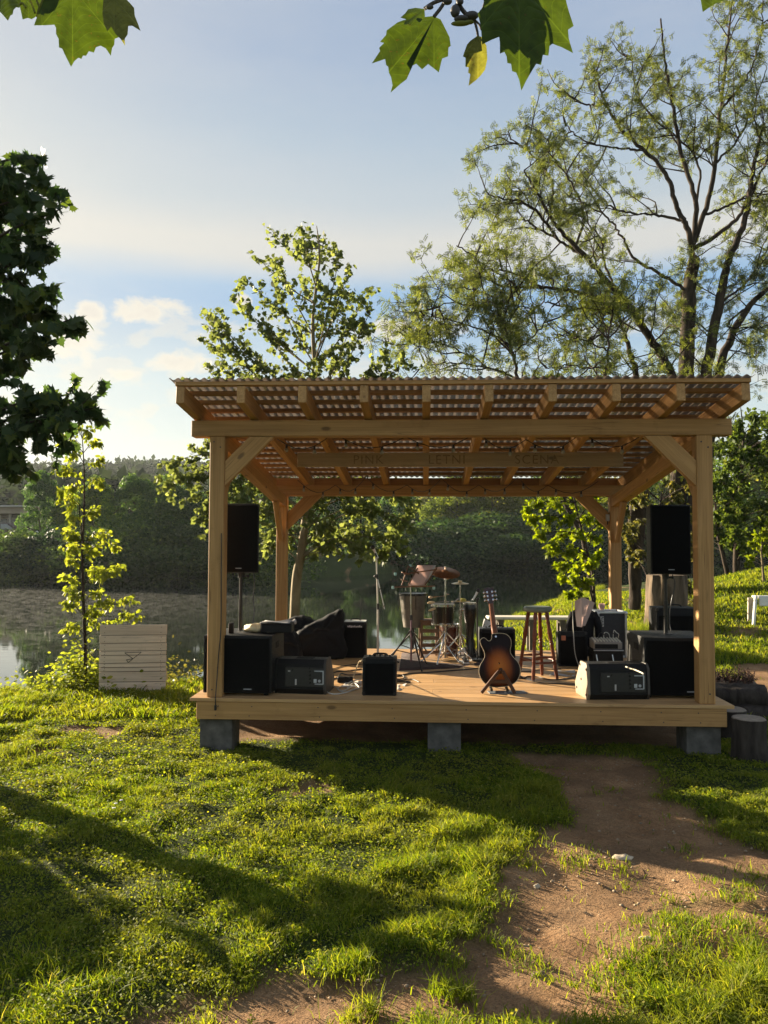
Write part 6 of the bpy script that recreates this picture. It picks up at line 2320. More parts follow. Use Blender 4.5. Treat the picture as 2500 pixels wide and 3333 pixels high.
# trees on and behind the knoll at the right edge
dK = 24.0
b = root(1592, 1240, dK)
blobs = [(rg.uniform(1530, 1700), rg.uniform(900, 1130), rg.uniform(16, 26)) for k in range(70)] + [(rg.uniform(1540, 1680), rg.uniform(1120, 1190), rg.uniform(12, 18)) for k in range(22)]
leafy(43, 'alder_tree', 'dark upright tree with a thin trunk behind the right front post', 'tree', b, dK, [(1591, 1200), (1594, 1130), (1600, 1040), (1606, 950), (1600, 880)], blobs, L_GREEN, OVAL, (0.10, 0.18), 16, r0=0.13, dz=1.3)
b = root(1578, 1243, dK - 0.5)
blobs = [(rg.uniform(1510, 1600), rg.uniform(1000, 1190), rg.uniform(12, 20)) for k in range(36)]
leafy(44, 'alder_tree', 'leaning thin tree on the bank left of the upright dark tree', 'tree', b, dK - 0.5, [(1562, 1200), (1548, 1140), (1545, 1050)], blobs, L_GREEN, OVAL, (0.09, 0.16), 15, r0=0.09, dz=0.9)
dK2 = 18.5
b = root(1650, 1245, dK2)
blobs = [(1640, 1160, 14), (1655, 1150, 16), (1625, 1175, 10), (1668, 1165, 16), (1645, 1185, 12), (1625, 1205, 10), (1618, 1215, 8), (1665, 1195, 12), (1690, 1170, 18), (1660, 1130, 14), (1700, 1140, 14), (1680, 1120, 12)]
leafy(45, 'sapling', 'small sunlit sapling on the grass knoll at the right edge', 'tree', b, dK2, [(1647, 1215), (1645, 1185), (1655, 1145)], blobs, L_BRIGHT, OVAL, (0.07, 0.12), 18, bark=BARKP, r0=0.035, dz=0.4)


# --- far bank: each tree its own, from a few shared crowns
def far_crown(seed, w, h, nl, lf, size, open_=0.0):
    rng = np.random.default_rng(seed)
    P, T, Nn = [], [], []
    n = 30
    for k in range(n):
        z = rng.uniform(0.02, 1.0) ** 0.9
        rad = w * (0.35 + 0.65 * math.sin(PI * min(1, 0.18 + 0.78 * z))) * (1 - 0.45 * max(0, z - 0.6))
        a = rng.uniform(0, 2 * PI)
        r = rad * math.sqrt(rng.uniform(0.1, 1)) * 0.82
        c = np.array([r * math.cos(a), r * math.sin(a), z * h * 0.93])
        R = rng.uniform(0.17, 0.31) * w * 1.15
        m = nl // n
        e = rnd_dirs(m, rng, 0.45)
        P.append(c + e * (R * rng.uniform(0.80, 1.12, m))[:, None] * np.array([1, 1, 0.8]))
        T.append(rnd_dirs(m, rng, -0.3))
        Nn.append(e * 1.5 + rnd_dirs(m, rng) * 0.7)
    P = np.concatenate(P)
    P[:, 2] = np.maximum(P[:, 2], 0.0)
    S = rng.uniform(size * 0.6, size * 1.25, len(P))
    V = leaf_arrays(P, np.concatenate(T), np.concatenate(Nn), S, DIAM[0], rng, 0.2)
    return np_mesh('crown', V, DIAM[1])


def far_trunk(h, r, seed):
    rng = np.random.default_rng(seed)
    paths = [(wander((0, 0, -0.6), (0, 0, 1), h * 0.85 + 0.6, 8, rng, 0.06, 0.05), np.linspace(r, r * 0.2, 9))]
    for k in range(7):
        z = rng.uniform(0.2, 0.7) * h
        paths.append((wander((0, 0, z), (rng.normal(), rng.normal(), 0.7), h * 0.3, 5, rng, 0.2), np.linspace(r * 0.35, r * 0.08, 6)))
    return tubes_mesh('trunk', paths, 5)


CR = {}
for key, args in {'tall': (1, 2.3, 7.6, 20000, L_FAR, 0.15), 'round': (2, 2.9, 6.2, 20000, L_FAR, 0.15), 'bush': (3, 2.0, 2.9, 11000, L_DARK, 0.12), 'green': (4, 3.2, 7.4, 20000, L_FARGREEN, 0.18), 'willow': (5, 3.4, 7.0, 16000, L_WILLOW, 0.18),
                  'tall2': (6, 1.9, 8.2, 20000, L_FAR, 0.15), 'bush2': (7, 2.5, 2.3, 11000, L_DARK, 0.12)}.items():
    me = far_crown(*args)
    me.materials.append(args[4])
    tr = far_trunk(args[2], 0.14 if 'bush' not in key else 0.05, args[0] + 50)
    tr.materials.append(BARKD)
    CR[key] = (me, tr)


def far_tree(kind, name, label, u, depth, vtop, cat='tree', group=None, sx=1.0, sink=0.0):
    p = at(u, 1200, depth)
    z = gz(p.x, p.y) - sink
    top = at(u, vtop, depth).z
    me, tr = CR[kind]
    hh = {'tall': 7.6, 'round': 6.2, 'bush': 2.9, 'green': 7.4, 'willow': 7.0, 'tall2': 8.2, 'bush2': 2.3}[kind]
    s = (top - z) / hh
    t = thing(name, label, cat, (p.x, p.y, z), rg.uniform(0, 6.28), group)
    t.scale = (s * sx, s * sx, s)
    link('trunk', tr, None, t)
    link('crown', me, None, t)
    return t


G1 = 'trees along the far shore on the left'
spec = [('tall', 88, 51, 1008, 'pale-topped tall tree rising just right of the low building', 0.75), ('tall2', 125, 52, 1020, 'far-shore tree standing behind the sapling', 0.8), ('round', 165, 55, 1052, 'broad far-shore tree showing just right of the sapling', 0.8),
        ('tall', 205, 50, 1018, 'light-topped far-shore tree between the sapling and the left front post', 0.8), ('tall2', 245, 50, 1030, 'tallest dark tree of the far shore left of the stage', 0.85), ('tall', 290, 50, 1012, 'dense dark far-shore tree above the wooden panel', 0.8),
        ('tall2', 330, 49, 1036, 'dark blue-green far-shore tree right of the panel', 0.85), ('round', 375, 49, 1018, 'dark far-shore tree behind the plane tree leaves', 0.8), ('tall', 420, 49, 1040, 'dark far-shore tree beside the left front post', 0.8), ('tall2', 465, 50, 1022, 'dark far-shore tree hidden behind the left front post', 0.8),
        ('tall', 515, 52, 1035, 'dark far-shore tree behind the left loudspeaker', 0.9)]
for k, u, d, vt, lab, sx in spec:
    far_tree(k, 'broadleaf_tree', lab, u, d, vt, group=G1, sx=sx, sink=0.3)
G2 = 'bushes along the far waterline'
for i, (k, u, d, vt, lab) in enumerate([('bush2', 20, 47, 1172, 'low scrub on the far bank under the parked car'), ('bush', 75, 46.5, 1180, 'olive bush on the far bank below the white ramp'), ('bush2', 130, 47, 1165, 'dark bush at the far waterline behind the sapling'), ('bush', 195, 46, 1160, 'dark bush at the far waterline right of the sapling stem'),
                                       ('bush2', 255, 46, 1155, 'dark bush at the far waterline above the left end of the panel'), ('bush', 315, 45.5, 1158, 'dark bush at the far waterline above the right end of the panel'), ('bush2', 380, 46, 1152, 'dark bush at the far waterline left of the left front post'), ('bush', 440, 46, 1160, 'dark bush at the far waterline behind the left front post'),
                                       ('bush2', 510, 47, 1160, 'dark bush at the far waterline under the left loudspeaker'), ('bush', 45, 45.5, 1205, 'shaded scrub at the water edge at the far left')]):
    far_tree(k, 'waterside_bush', lab, u, d, vt, 'bush', G2, 1.25, 0.2)
G3 = 'trees across the lake seen through the stage'
for k, u, d, vt, lab, sx in [('willow', 905, 92, 1056, 'pale hazy willow across the lake, right of the plane tree crown', 1.0), ('green', 985, 80, 1026, 'tall green tree across the lake above the large cymbal', 1.1), ('green', 1060, 80, 1017, 'tall green tree across the lake right of the mid-stage rafters, above the splash cymbal', 1.1),
                             ('round', 1120, 82, 1038, 'dull green tree across the lake left of the bright shrub tree', 1.2), ('tall', 1180, 84, 1001, 'dark tree across the lake behind the bright shrub tree', 1.0), ('round', 860, 84, 1055, 'dim tree across the lake behind the plane tree crown', 1.1), ('tall', 780, 72, 1027, 'dark tree across the lake behind the plane tree leaves, above the microphone', 1.1),
                             ('round', 700, 66, 1019, 'dark tree across the lake right of the plane tree trunk', 1.1), ('tall2', 620, 60, 1024, 'dark tree across the lake behind the left back post', 1.1), ('round', 565, 56, 1040, 'dark tree across the lake right of the left loudspeaker', 1.0), ('green', 1260, 84, 999, 'green tree across the lake behind the right back brace', 1.1), ('tall', 1340, 84, 1017, 'dark tree across the lake behind the right back post', 1.1),
                             ('round', 1430, 84, 993, 'dark tree across the lake behind the right loudspeaker', 1.2), ('green', 1500, 84, 990, 'green tree across the lake behind the right front post', 1.1), ('round', 1580, 80, 988, 'dark tree across the lake at the right, behind the upright dark tree', 1.2), ('green', 1650, 80, 962, 'dark green tree across the lake at the right edge', 1.2), ('tall', 1720, 80, 969, 'dark tree across the lake beyond the right edge', 1.2)]:
    far_tree(k, 'broadleaf_tree', lab, u, d, vt, group=G3, sx=sx, sink=0.3)
G4 = 'dark bushes across the lake seen through the stage'
for k, u, d, vt, lab, sx in [('bush', 590, 58, 1174, 'dark bush across the lake left of the plane tree trunk', 1.2), ('bush2', 650, 62, 1184, 'dark bush across the lake behind the plane tree trunk', 1.3), ('bush', 720, 66, 1164, 'dark bush across the lake left of the tall microphone stand', 1.3), ('bush2', 790, 70, 1179, 'dark bush across the lake behind the tall microphone stand', 1.4),
                             ('bush', 850, 72, 1154, 'dark bush across the lake left of the pink sheet music', 1.3), ('bush', 910, 72, 1132, 'rounded dark bush across the lake above the music stand', 1.25), ('bush2', 965, 73, 1144, 'dark bush across the lake above the large cymbal', 1.5), ('bush', 1020, 74, 1129, 'dark bush across the lake left of the guitar head', 1.35),
                             ('bush2', 1080, 74, 1132, 'dark bush across the lake above the guitar head', 1.5), ('bush', 1140, 75, 1144, 'dark bush across the lake above the bar stool', 1.35), ('bush2', 1200, 75, 1144, 'dark bush across the lake behind the bright shrub tree', 1.5), ('bush', 1270, 76, 1164, 'dark bush across the lake right of the bright shrub tree', 1.3), ('bush2', 1340, 76, 1154, 'dark bush across the lake behind the right back post', 1.4),
                             ('bush', 1420, 76, 1154, 'dark bush across the lake behind the broad stump', 1.4), ('bush2', 1500, 76, 1154, 'dark bush across the lake behind the right front post', 1.5), ('bush', 1570, 76, 1164, 'dark bush across the lake behind the knoll trees', 1.4), ('bush2', 1650, 76, 1164, 'dark bush across the lake at the right edge', 1.5)]:
    far_tree(k, 'waterside_bush', lab, u, d, vt, 'bush', G4, sx, 0.3)


# --- far wooded hill
def far_wood():
    rng = np.random.default_rng(77)
    n = 2600
    a = rng.uniform(-0.75, 0.62, n)
    dist = rng.uniform(95, 420, n) ** 1.0
    x = CAM[0] + np.sin(a) * dist * 1.0
    y = CAM[1] + np.cos(a) * dist
    f = y - np.interp(x, FRX, FRY)
    ok = f > 40
    x, y, dist = x[ok], y[ok], dist[ok]
    z = ground_z(x, y)
    P, T, Nn, S = [], [], [], []
    m = 70
    for xx, yy, zz, dd_ in zip(x, y, z, dist):
        R = rng.uniform(2.4, 4.2)
        H = rng.uniform(4.0, 7.5) if dd_ < 180 else rng.uniform(6, 11)
        lim = 0.069 + 0.030 * float(sstep(-0.12, -0.30, (xx - CAM[0]) / dd_))
        H = min(H, lim * dd_ + CAM[2] - zz)
        if H < 2.0:
            continue
        e = rnd_dirs(m, rng, 0.35)
        P.append(np.array([xx, yy, zz + H * 0.55]) + e * np.array([R, R, H * 0.5]) * rng.uniform(0.8, 1.08, m)[:, None])
        T.append(rnd_dirs(m, rng))
        Nn.append(e + 0.5 * rnd_dirs(m, rng))
        S.append(rng.uniform(1.2, 2.4, m))
    P, T, Nn, S = map(np.concatenate, (P, T, Nn, S))
    V = leaf_arrays(P, T, Nn, S, DIAM[0], rng, 0.2)
    o = link('wooded_hill', np_mesh('wooded_hill', V, DIAM[1]), leafmat('hill_wood_leaf', (0.012, 0.023, 0.014), (0.028, 0.046, 0.026), trans=0.25, spec=0.0))
    tag(o, 'far wooded hill fading to blue-grey beyond the lake', 'wood', kind='stuff')


far_wood()

# ------------------------------------------------------------------ grass
def grass():
    rng = np.random.default_rng(9)
    cx, cy = CAM[0], CAM[1]
    out = []

    def blades(x, y, h, w, lean, seed, name, label, mat, kind_t=0):
        n = len(x)
        z = ground_z(x, y) - 0.012 + turf_bump(x, y)
        a = rng.uniform(0, 2 * PI, n)
        la = rng.uniform(0, 2 * PI, n)
        ux, uy = np.cos(a), np.sin(a)
        lx, ly = np.cos(la) * lean * h, np.sin(la) * lean * h
        base = np.stack([x, y, z], 1)
        wv = np.stack([ux * w * 0.5, uy * w * 0.5, np.zeros(n)], 1)
        mid = base + np.stack([lx * 0.35, ly * 0.35, h * 0.58], 1)
        tip = base + np.stack([lx, ly, h * (1 - 0.22 * lean)], 1)
        V = np.stack([base - wv, base + wv, mid + wv * 0.8, mid - wv * 0.8, tip + wv * 0.12, tip - wv * 0.12], 1)
        me = np_mesh(name, V, [(0, 1, 2, 3), (3, 2, 4, 5)])
        return tag(link(name, me, mat), label, None, kind='stuff')

    def clover(x, y, h, s, name, label, mat):
        n = len(x)
        z = ground_z(x, y) + turf_bump(x, y)
        a = rng.uniform(0, 2 * PI, n)
        P = np.stack([x, y, z + h], 1)
        T = np.stack([np.cos(a), np.sin(a), rng.uniform(-0.25, 0.35, n)], 1)
        Nn = rnd_dirs(n, rng, 2.0)
        V = leaf_arrays(P, T, Nn, s, OVAL[0] * np.array([1, 1.25]), rng, 0.3)
        return tag(link(name, np_mesh(name, V, OVAL[1]), mat), label, None, kind='stuff')

    def turf_bump(x, y):
        return 0.018 * lump(x, y, 8.5, 2.2) + 0.012 * lump(x, y, 15.0, 0.9)

    def patchy(x, y):
        """0..1 thickness of the turf, in clumps"""
        p = 0.5 + 0.28 * lump(x, y, 3.1, 0.4) + 0.30 * lump(x, y, 8.7, 1.9) + 0.25 * lump(x, y, 21.0, 2.7)
        return np.clip(p, 0.0, 1.0)

    def scatter(n, d0, d1, half, power):
        u = rng.uniform(0, 1, n)
        d = (d0 ** power + (d1 ** power - d0 ** power) * u) ** (1 / power)
        t = rng.uniform(-half, half, n)
        sx = t * d
        p = CAM[None, :] + RGT[None, :] * sx[:, None] + FWD0[None, :] * d[:, None]
        return p[:, 0], p[:, 1], d

    m, t, out_ = new_mat('grass_blade')
    b = N(t, 'ShaderNodeBsdfPrincipled', i_Roughness=0.6)
    b.inputs['Specular IOR Level'].default_value = 0.12
    ge = N(t, 'ShaderNodeNewGeometry')
    tc = N(t, 'ShaderNodeTexCoord')
    col = RAMP(t, ge.outputs['Random Per Island'], [(0.0, (0.050, 0.088, 0.010)), (0.5, (0.128, 0.182, 0.014)), (0.9, (0.225, 0.255, 0.027)), (1.0, (0.34, 0.30, 0.10))])
    pn = NOISE(t, tc.outputs['Object'], 1.3, 4.0, 0.6)
    col = MIXC(t, RAMP(t, pn, [(0.42, 0.0), (0.66, 0.5)]), col, (0.21, 0.21, 0.042))
    t.links.new(col, b.inputs['Base Color'])
    tr = N(t, 'ShaderNodeBsdfTranslucent')
    t.links.new(MIXC(t, 1.0, col, (1.85, 1.75, 0.45), 'MULTIPLY'), tr.inputs['Color'])
    mx = N(t, 'ShaderNodeMixShader', n_0=0.5)
    t.links.new(b.outputs[0], mx.inputs[1])
    t.links.new(tr.outputs[0], mx.inputs[2])
    t.links.new(mx.outputs[0], out_.inputs[0])
    G = m
    # near lawn
    x, y, d = scatter(780000, 2.3, 11.5, 0.72, 1.15)
    br = bare(x, y)
    th = patchy(x, y)
    s = np.interp(x, SHX, SHY) - y
    be = np.clip(1.3 * (br - 0.40 * np.clip(lump(x, y, 9.0, 6.1), 0, 1)), 0, 1)
    keep = (rng.uniform(0, 1, len(x)) > be * 0.998) & (s > -0.15) & (rng.uniform(0, 1, len(x)) < 0.25 + 0.95 * th)
    under = (x > -0.05) & (x < 4.62) & (y > 0.35) & (y < 3.4)
    keep &= ~under
    x, y, d, th, br = x[keep], y[keep], d[keep], th[keep], br[keep]
    h = (0.012 + 0.060 * th ** 1.3) * (0.65 + 0.7 * np.clip(0.5 + lump(x, y, 1.3, 7.7), 0, 1)) * rng.uniform(0.5, 1.35, len(x)) * (1 - 0.45 * br)
    w = 0.0026 + 0.00075 * d * rng.uniform(0.7, 1.3, len(x))
    blades(x, y, h, w, rng.uniform(0.2, 1.1, len(x)), 1, 'lawn_grass', 'short patchy lawn grass in front of the stage', G)
    # broad leaves among it
    x, y, d = scatter(300000, 2.3, 11.0, 0.72, 1.2)
    cl = 0.5 + 0.4 * lump(x, y, 1.7, 3.3) + 0.35 * lump(x, y, 6.0, 0.2)
    s = np.interp(x, SHX, SHY) - y
    keep = (rng.uniform(0, 1, len(x)) > bare(x, y) * 1.1) & (s > 0) & (rng.uniform(0, 1, len(x)) < np.clip(cl, 0.04, 0.8)) & ~((x > -0.05) & (x < 4.62) & (y > 0.35))
    x, y, d = x[keep], y[keep], d[keep]
    th = patchy(x, y)
    clover(x, y, (0.012 + 0.032 * th) * rng.uniform(0.6, 1.25, len(x)), 0.010 + 0.0014 * d * rng.uniform(0.6, 1.4, len(x)), 'lawn_clover', 'low clover and plantain leaves in the lawn', G)
    # tufts: taller grass in clumps (edges of the path and the near right corner)
    tx, ty, ts = [], [], []
    for u, v, r, k, hh in [(965, 2140, .10, 90, .10), (1000, 2150, .08, 70, .09), (780, 2085, .14, 120, .08), (740, 2095, .12, 100, .07), (800, 2180, .10, 80, .09), (440, 2205, .1, 30, .05), (760, 2195, .10, 60, .06), (1350, 2080, .22, 260, .075), (1420, 2060, .25, 300, .08), (1500, 2090, .3, 340, .08), (1560, 2150, .3, 340, .08),
                           (1440, 2170, .3, 320, .08), (1630, 2050, .25, 250, .075), (1600, 2000, .22, 220, .07), (1480, 2010, .2, 200, .08), (1370, 2120, .2, 200, .07), (1450, 1975, .14, 110, .07), (1380, 1975, .10, 60, .05), (1640, 2190, .3, 300, .08), (1340, 2160, .12, 80, .06), (1290, 2140, .07, 40, .07), (1240, 2130, .06, 36, .06), (1320, 2215, .12, 80, .06),
                           (1640, 1880, .2, 140, .07), (1600, 1905, .12, 70, .05), (1530, 1890, .10, 46, .04), (1440, 1915, .09, 40, .05), (1350, 1892, .09, 40, .04), (1310, 1850, .06, 30, .06), (1140, 1850, .1, 60, .06), (1210, 1760, .15, 120, .06), (1100, 1790, .2, 200, .07), (1580, 1770, .3, 200, .07), (1640, 1790, .3, 220, .07), (1290, 1700, .1, 40, .04),
                           (50, 1640, .3, 160, .10), (30, 1620, .3, 160, .12), (100, 2150, .3, 260, .08), (220, 2130, .25, 200, .08), (60, 2080, .25, 200, .08), (300, 1800, .2, 80, .08), (120, 2010, .3, 200, .07), (560, 1950, .2, 140, .07), (330, 1700, .3, 200, .07), (880, 1850, .3, 240, .07), (640, 1780, .3, 240, .07), (460, 1860, .3, 240, .07)]:
        c = on(u, v, 0.04)
        n = int(k * (1.1 if u > 1180 else 1.7))
        hh = hh * (0.72 if u > 1180 else 0.9)
        a = rng.uniform(0, 2 * PI, n)
        rr = r * np.abs(rng.normal(0, 0.6, n))
        tx.append(c.x + rr * np.cos(a))
        ty.append(c.y + rr * np.sin(a))
        ts.append(np.full(n, hh) * rng.uniform(0.4, 1.25, n))
    x, y, h = map(np.concatenate, (tx, ty, ts))
    blades(x, y, h, 0.004 + 0.003 * rng.uniform(0, 1, len(x)), rng.uniform(0.25, 1.1, len(x)), 2, 'grass_tufts', 'taller grass tufts along the edges of the earth path', G)
    # right-hand slope and the ground behind the stage
    x, y, d = scatter(400000, 8.5, 30.0, 0.78, 1.2)
    s = np.interp(x, SHX, SHY) - y
    keep = (s > -0.1) & (rng.uniform(0, 1, len(x)) > bare(x, y)) & ~((x > -0.1) & (x < 4.7) & (y < 3.5)) & (rng.uniform(0, 1, len(x)) < 0.35 + 0.9 * patchy(x * 0.6, y * 0.6))
    x, y, d = x[keep], y[keep], d[keep]
    th = patchy(x * 0.6, y * 0.6)
    blades(x, y, (0.05 + 0.06 * th) * rng.uniform(0.6, 1.4, len(x)), 0.010 + 0.0007 * d, rng.uniform(0.2, 1.0, len(x)), 3, 'bank_grass', 'sunlit grass of the bank behind and right of the stage', G)
    # long grass along the water's edge
    n = 52000
    x = rng.uniform(-9, 9.5, n)
    y = np.interp(x, SHX, SHY) - np.abs(rng.normal(0.15, 0.35, n)) + 0.25
    s = np.interp(x, SHX, SHY) - y
    clmp = 0.5 + 0.5 * lump(x, y, 2.3, 0.8)
    keep = (rng.uniform(0, 1, n) < 0.3 + 0.7 * clmp)
    x, y, clmp = x[keep], y[keep], clmp[keep]
    blades(x, y, (0.06 + 0.16 * np.clip(clmp, 0, 1)) * rng.uniform(0.4, 1.3, len(x)), np.full(len(x), 0.008), rng.uniform(0.15, 0.7, len(x)), 4, 'shore_grass', 'long pale grass fringing the water', G)
    # the tall clump lit from behind at the right back corner
    c = root(1395, 1330, 13.0)
    n = 9000
    a = rng.uniform(0, 2 * PI, n)
    r = 0.75 * np.sqrt(rng.uniform(0, 1, n))
    x, y = c.x + r * np.cos(a) * 1.1, c.y + r * np.sin(a)
    blades(x, y, 0.62 * (1 - 0.5 * (r / 0.75) ** 2) * rng.uniform(0.5, 1.1, n), np.full(n, 0.010), rng.uniform(0.1, 0.6, n), 5, 'tall_grass', 'tall glowing grass behind the right back corner of the stage', G)
    # small leaves and weeds round the sapling
    c = on(186, 1484, 0.0)
    n = 2600
    x = c.x + rng.normal(0, 0.42, n)
    y = c.y + rng.normal(0.05, 0.22, n)
    a = rng.uniform(0, 2 * PI, n)
    hh = np.abs(rng.normal(0.10, 0.10, n)) * (1 + 1.2 * np.exp(-((x - c.x + 0.1) / 0.2) ** 2))
    P = np.stack([x, y, ground_z(x, y) + hh], 1)
    V = leaf_arrays(P, np.stack([np.cos(a), np.sin(a), rng.uniform(-0.6, 0.5, n)], 1), rnd_dirs(n, rng, 1.0), rng.uniform(0.03, 0.08, n), OVAL[0], rng, 0.3)
    tag(link('bank_weeds', np_mesh('bank_weeds', V, OVAL[1]), L_ASH), 'low leafy weeds at the foot of the sapling on the bank', None, kind='stuff')
    # reeds and scrub standing right at the water behind the panel
    n = 5200
    x = rng.uniform(-2.6, 0.1, n)
    y = np.interp(x, SHX, SHY) + rng.normal(0.15, 0.25, n)
    a = rng.uniform(0, 2 * PI, n)
    hh = np.abs(rng.normal(0.0, 0.18, n)) * (0.5 + 0.8 * np.clip(0.5 + lump(x, y, 3.1, 4.4), 0, 1.3))
    P = np.stack([x, y, np.maximum(ground_z(x, y), WATER_Z) + hh], 1)
    V = leaf_arrays(P, np.stack([np.cos(a), np.sin(a), rng.uniform(-0.3, 0.9, n)], 1), rnd_dirs(n, rng, 0.5), rng.uniform(0.03, 0.075, n), OVAL[0], rng, 0.3)
    tag(link('shore_undergrowth', np_mesh('shore_undergrowth', V, OVAL[1]), L_OLIVE), 'tangled low undergrowth at the water edge beside the panel', None, kind='stuff')
    # pebbles and clods on the path
    n = 5200
    px = rng.uniform(PATH[:, 0].min(), PATH[:, 0].max(), n)
    py = rng.uniform(PATH[:, 1].min(), PATH[:, 1].max(), n)
    keep = bare(px, py) > 0.6
    px, py = px[keep], py[keep]
    s = 0.0028 + 0.011 * rng.uniform(0, 1, len(px)) ** 5.0
    oct_ = np.array([(1, 0, 0), (0, 1, 0), (-1, 0, 0), (0, -1, 0), (0, 0, 0.8), (0, 0, -0.5), (0.7, 0.7, 0.35), (-0.7, 0.65, 0.3)])
    jit = rng.uniform(0.6, 1.25, (len(px), 8, 1))
    V = np.stack([px, py, ground_z(px, py) - 0.026], 1)[:, None, :] + oct_[None] * jit * s[:, None, None]
    F = [(0, 6, 4), (6, 1, 4), (1, 7, 4), (7, 2, 4), (2, 3, 4), (3, 0, 4), (0, 3, 5), (3, 2, 5), (2, 1, 5), (1, 0, 5), (6, 0, 1), (7, 1, 2)]
    me = np_mesh('pebbles', V, F)
    tag(link('pebbles', me, simple('pebble', (0.30, 0.22, 0.14), 0.9, var=0.5, scale=3)), 'small stones and clods scattered on the earth path', None, kind='stuff')
    # leaf litter and straws on the path
    n = 4200
    px = rng.uniform(PATH[:, 0].min(), PATH[:, 0].max(), n)
    py = rng.uniform(PATH[:, 1].min(), PATH[:, 1].max(), n)
    keep = bare(px, py) > 0.35
    px, py = px[keep], py[keep]
    n = len(px)
    a = rng.uniform(0, 2 * PI, n)
    P = np.stack([px, py, ground_z(px, py) - 0.018], 1)
    V = leaf_arrays(P, np.stack([np.cos(a), np.sin(a), rng.uniform(-0.1, 0.15, n)], 1), rnd_dirs(n, rng, 3.0), 0.008 + 0.03 * rng.uniform(0, 1, n) ** 2.5, OVAL[0] * np.array([1, 0.45]), rng, 0.3)
    tag(link('leaf_litter', np_mesh('leaf_litter', V, OVAL[1]), leafmat('dry_litter', (0.10, 0.065, 0.03), (0.24, 0.17, 0.09), (0.34, 0.27, 0.15), trans=0.2)), 'dry bits of leaf and straw on the earth path', None, kind='stuff')


grass()

# two larger stones lying on the path
for u, v, r, lab, sc in ((1345, 1842, 0.050, 'flat pale stone lying on the sunlit earth path', (1.3, 0.75, 0.3)), (1160, 1905, 0.020, 'small white stone on the shaded side of the earth path', (1, 0.8, 0.8)),
                         (1165, 2110, 0.032, 'small brown clod lying where the path bends', (1.2, 0.8, 0.6)), (1395, 2030, 0.022, 'white scrap among the grass right of the path', (1.6, 0.6, 0.35))):
    c = on(u, v, 0.01)
    mb = MB()
    mb.ball((0, 0, 0), r, sc, 14, 9)
    for vv in mb.bm.verts:
        vv.co += Vector((0.1 * r * math.sin(vv.co.y / r * 5), 0.12 * r * math.sin(vv.co.x / r * 4), 0.06 * r * math.sin(vv.co.x / r * 6)))
    o = mb.obj('stone', simple('pale_stone' if 'brown' not in lab else 'brown_clod', (0.42, 0.34, 0.24) if 'brown' not in lab else (0.16, 0.10, 0.06), 0.85, var=0.25, scale=30), None, loc=(c.x, c.y, gz(c.x, c.y) - 0.02))
    tag(o, lab, 'stone')
# a few white flowers in the shaded lawn
for k, (u, v) in enumerate(((250, 1742), (262, 1735), (246, 1752))):
    c = on(u, v, 0.05)
    t = thing('daisy', 'tiny white daisy in the shaded grass at the left', 'flower', (c.x, c.y, gz(c.x, c.y)), 0, 'daisies in the shaded grass')
    MB().cyl((0, 0, -0.01), (0.004, 0, 0.065), 0.0012, n=6).obj('stalk', L_GREEN, t)
    mb = MB()
    mb.lathe([(0.001, 0.066), (0.004, 0.069), (0.009, 0.068), (0.013, 0.0665), (0.009, 0.066)], n=14)
    mb.obj('petals', WHITE, t)


# ------------------------------------------------------------------ things round the stage
def wooden_panel():
    a, b = on(213, 1499, -0.02), on(358, 1497, -0.02)
    d = dep_of(a)
    zt = at(213, 1350, d).z
    t = thing('plank_hoarding', 'pale wooden plank panel standing upright on the bank with a small triangle drawn on it', 'panel', ((a.x + b.x) / 2, (a.y + b.y) / 2, gz(a.x, a.y)), math.atan2(b.y - a.y, b.x - a.x))
    w = (b - a).length
    z0 = gz(a.x, a.y)
    H = zt - z0
    hs = [0.155, 0.115, 0.115, 0.062, 0.115, 0.062, 0.062, 0.15, 0.16]
    k = H / sum(hs)
    z = H
    rng = random.Random(2)
    for i, h in enumerate(hs):
        h *= k
        beam('plank', (-w / 2 + rng.uniform(-.004, .004), 0, z - h / 2), (w / 2 + rng.uniform(-.004, .004), 0, z - h / 2), 0.022, h - 0.007, W_PALE, t, bev=0.003)
        z -= h
    for x in (-w * 0.42, w * 0.42):
        beam('batten', (x, 0.036, 0.02), (x, 0.031, H - 0.02), 0.04, 0.07, W_PALE, t, up=(1, 0, 0))
    for x in (-w * 0.42, w * 0.42):
        beam('prop', (x, 0.055, H * 0.7), (x, 0.45, 0.0), 0.04, 0.05, W_PALE, t)
    MB().box((0, 0.0145, H / 2), (w * 0.985, 0.006, H * 0.985)).obj('gap_shade_sheet', simple('dark_gap_shade', (0.05, 0.04, 0.03), 0.9), t)  # added dark sheet that gives the plank gaps their shade
    nail = MB()
    z = H
    for h in hs:
        h *= k
        for x in (-w * 0.42, w * 0.42):
            for s in (-0.25, 0.25):
                nail.cyl((x + 0.012 * s, -0.0108, z - h / 2 + s * h), (x + 0.012 * s, -0.0122, z - h / 2 + s * h), 0.005, n=8)
        z -= h
    nail.obj('nail_heads', simple('rusty_nail', (0.10, 0.065, 0.045), 0.7), t)
    mark = MB()

    def px(u, v):
        p = at(u, v, d)
        return Vector(((u - 285.5) / 145.0 * w, -0.0125, p.z - z0))
    for (u0, v0, u1, v1) in ((268, 1411, 304, 1410), (268, 1411, 286, 1424), (304, 1410, 276, 1432), (286, 1424, 272, 1426), (272, 1426, 276, 1432)):
        mark.cyl(px(u0, v0), px(u1, v1), 0.004, n=6)
    mark.obj('triangle_mark', simple('dark_mark', (0.06, 0.055, 0.05), 0.7), t)


wooden_panel()


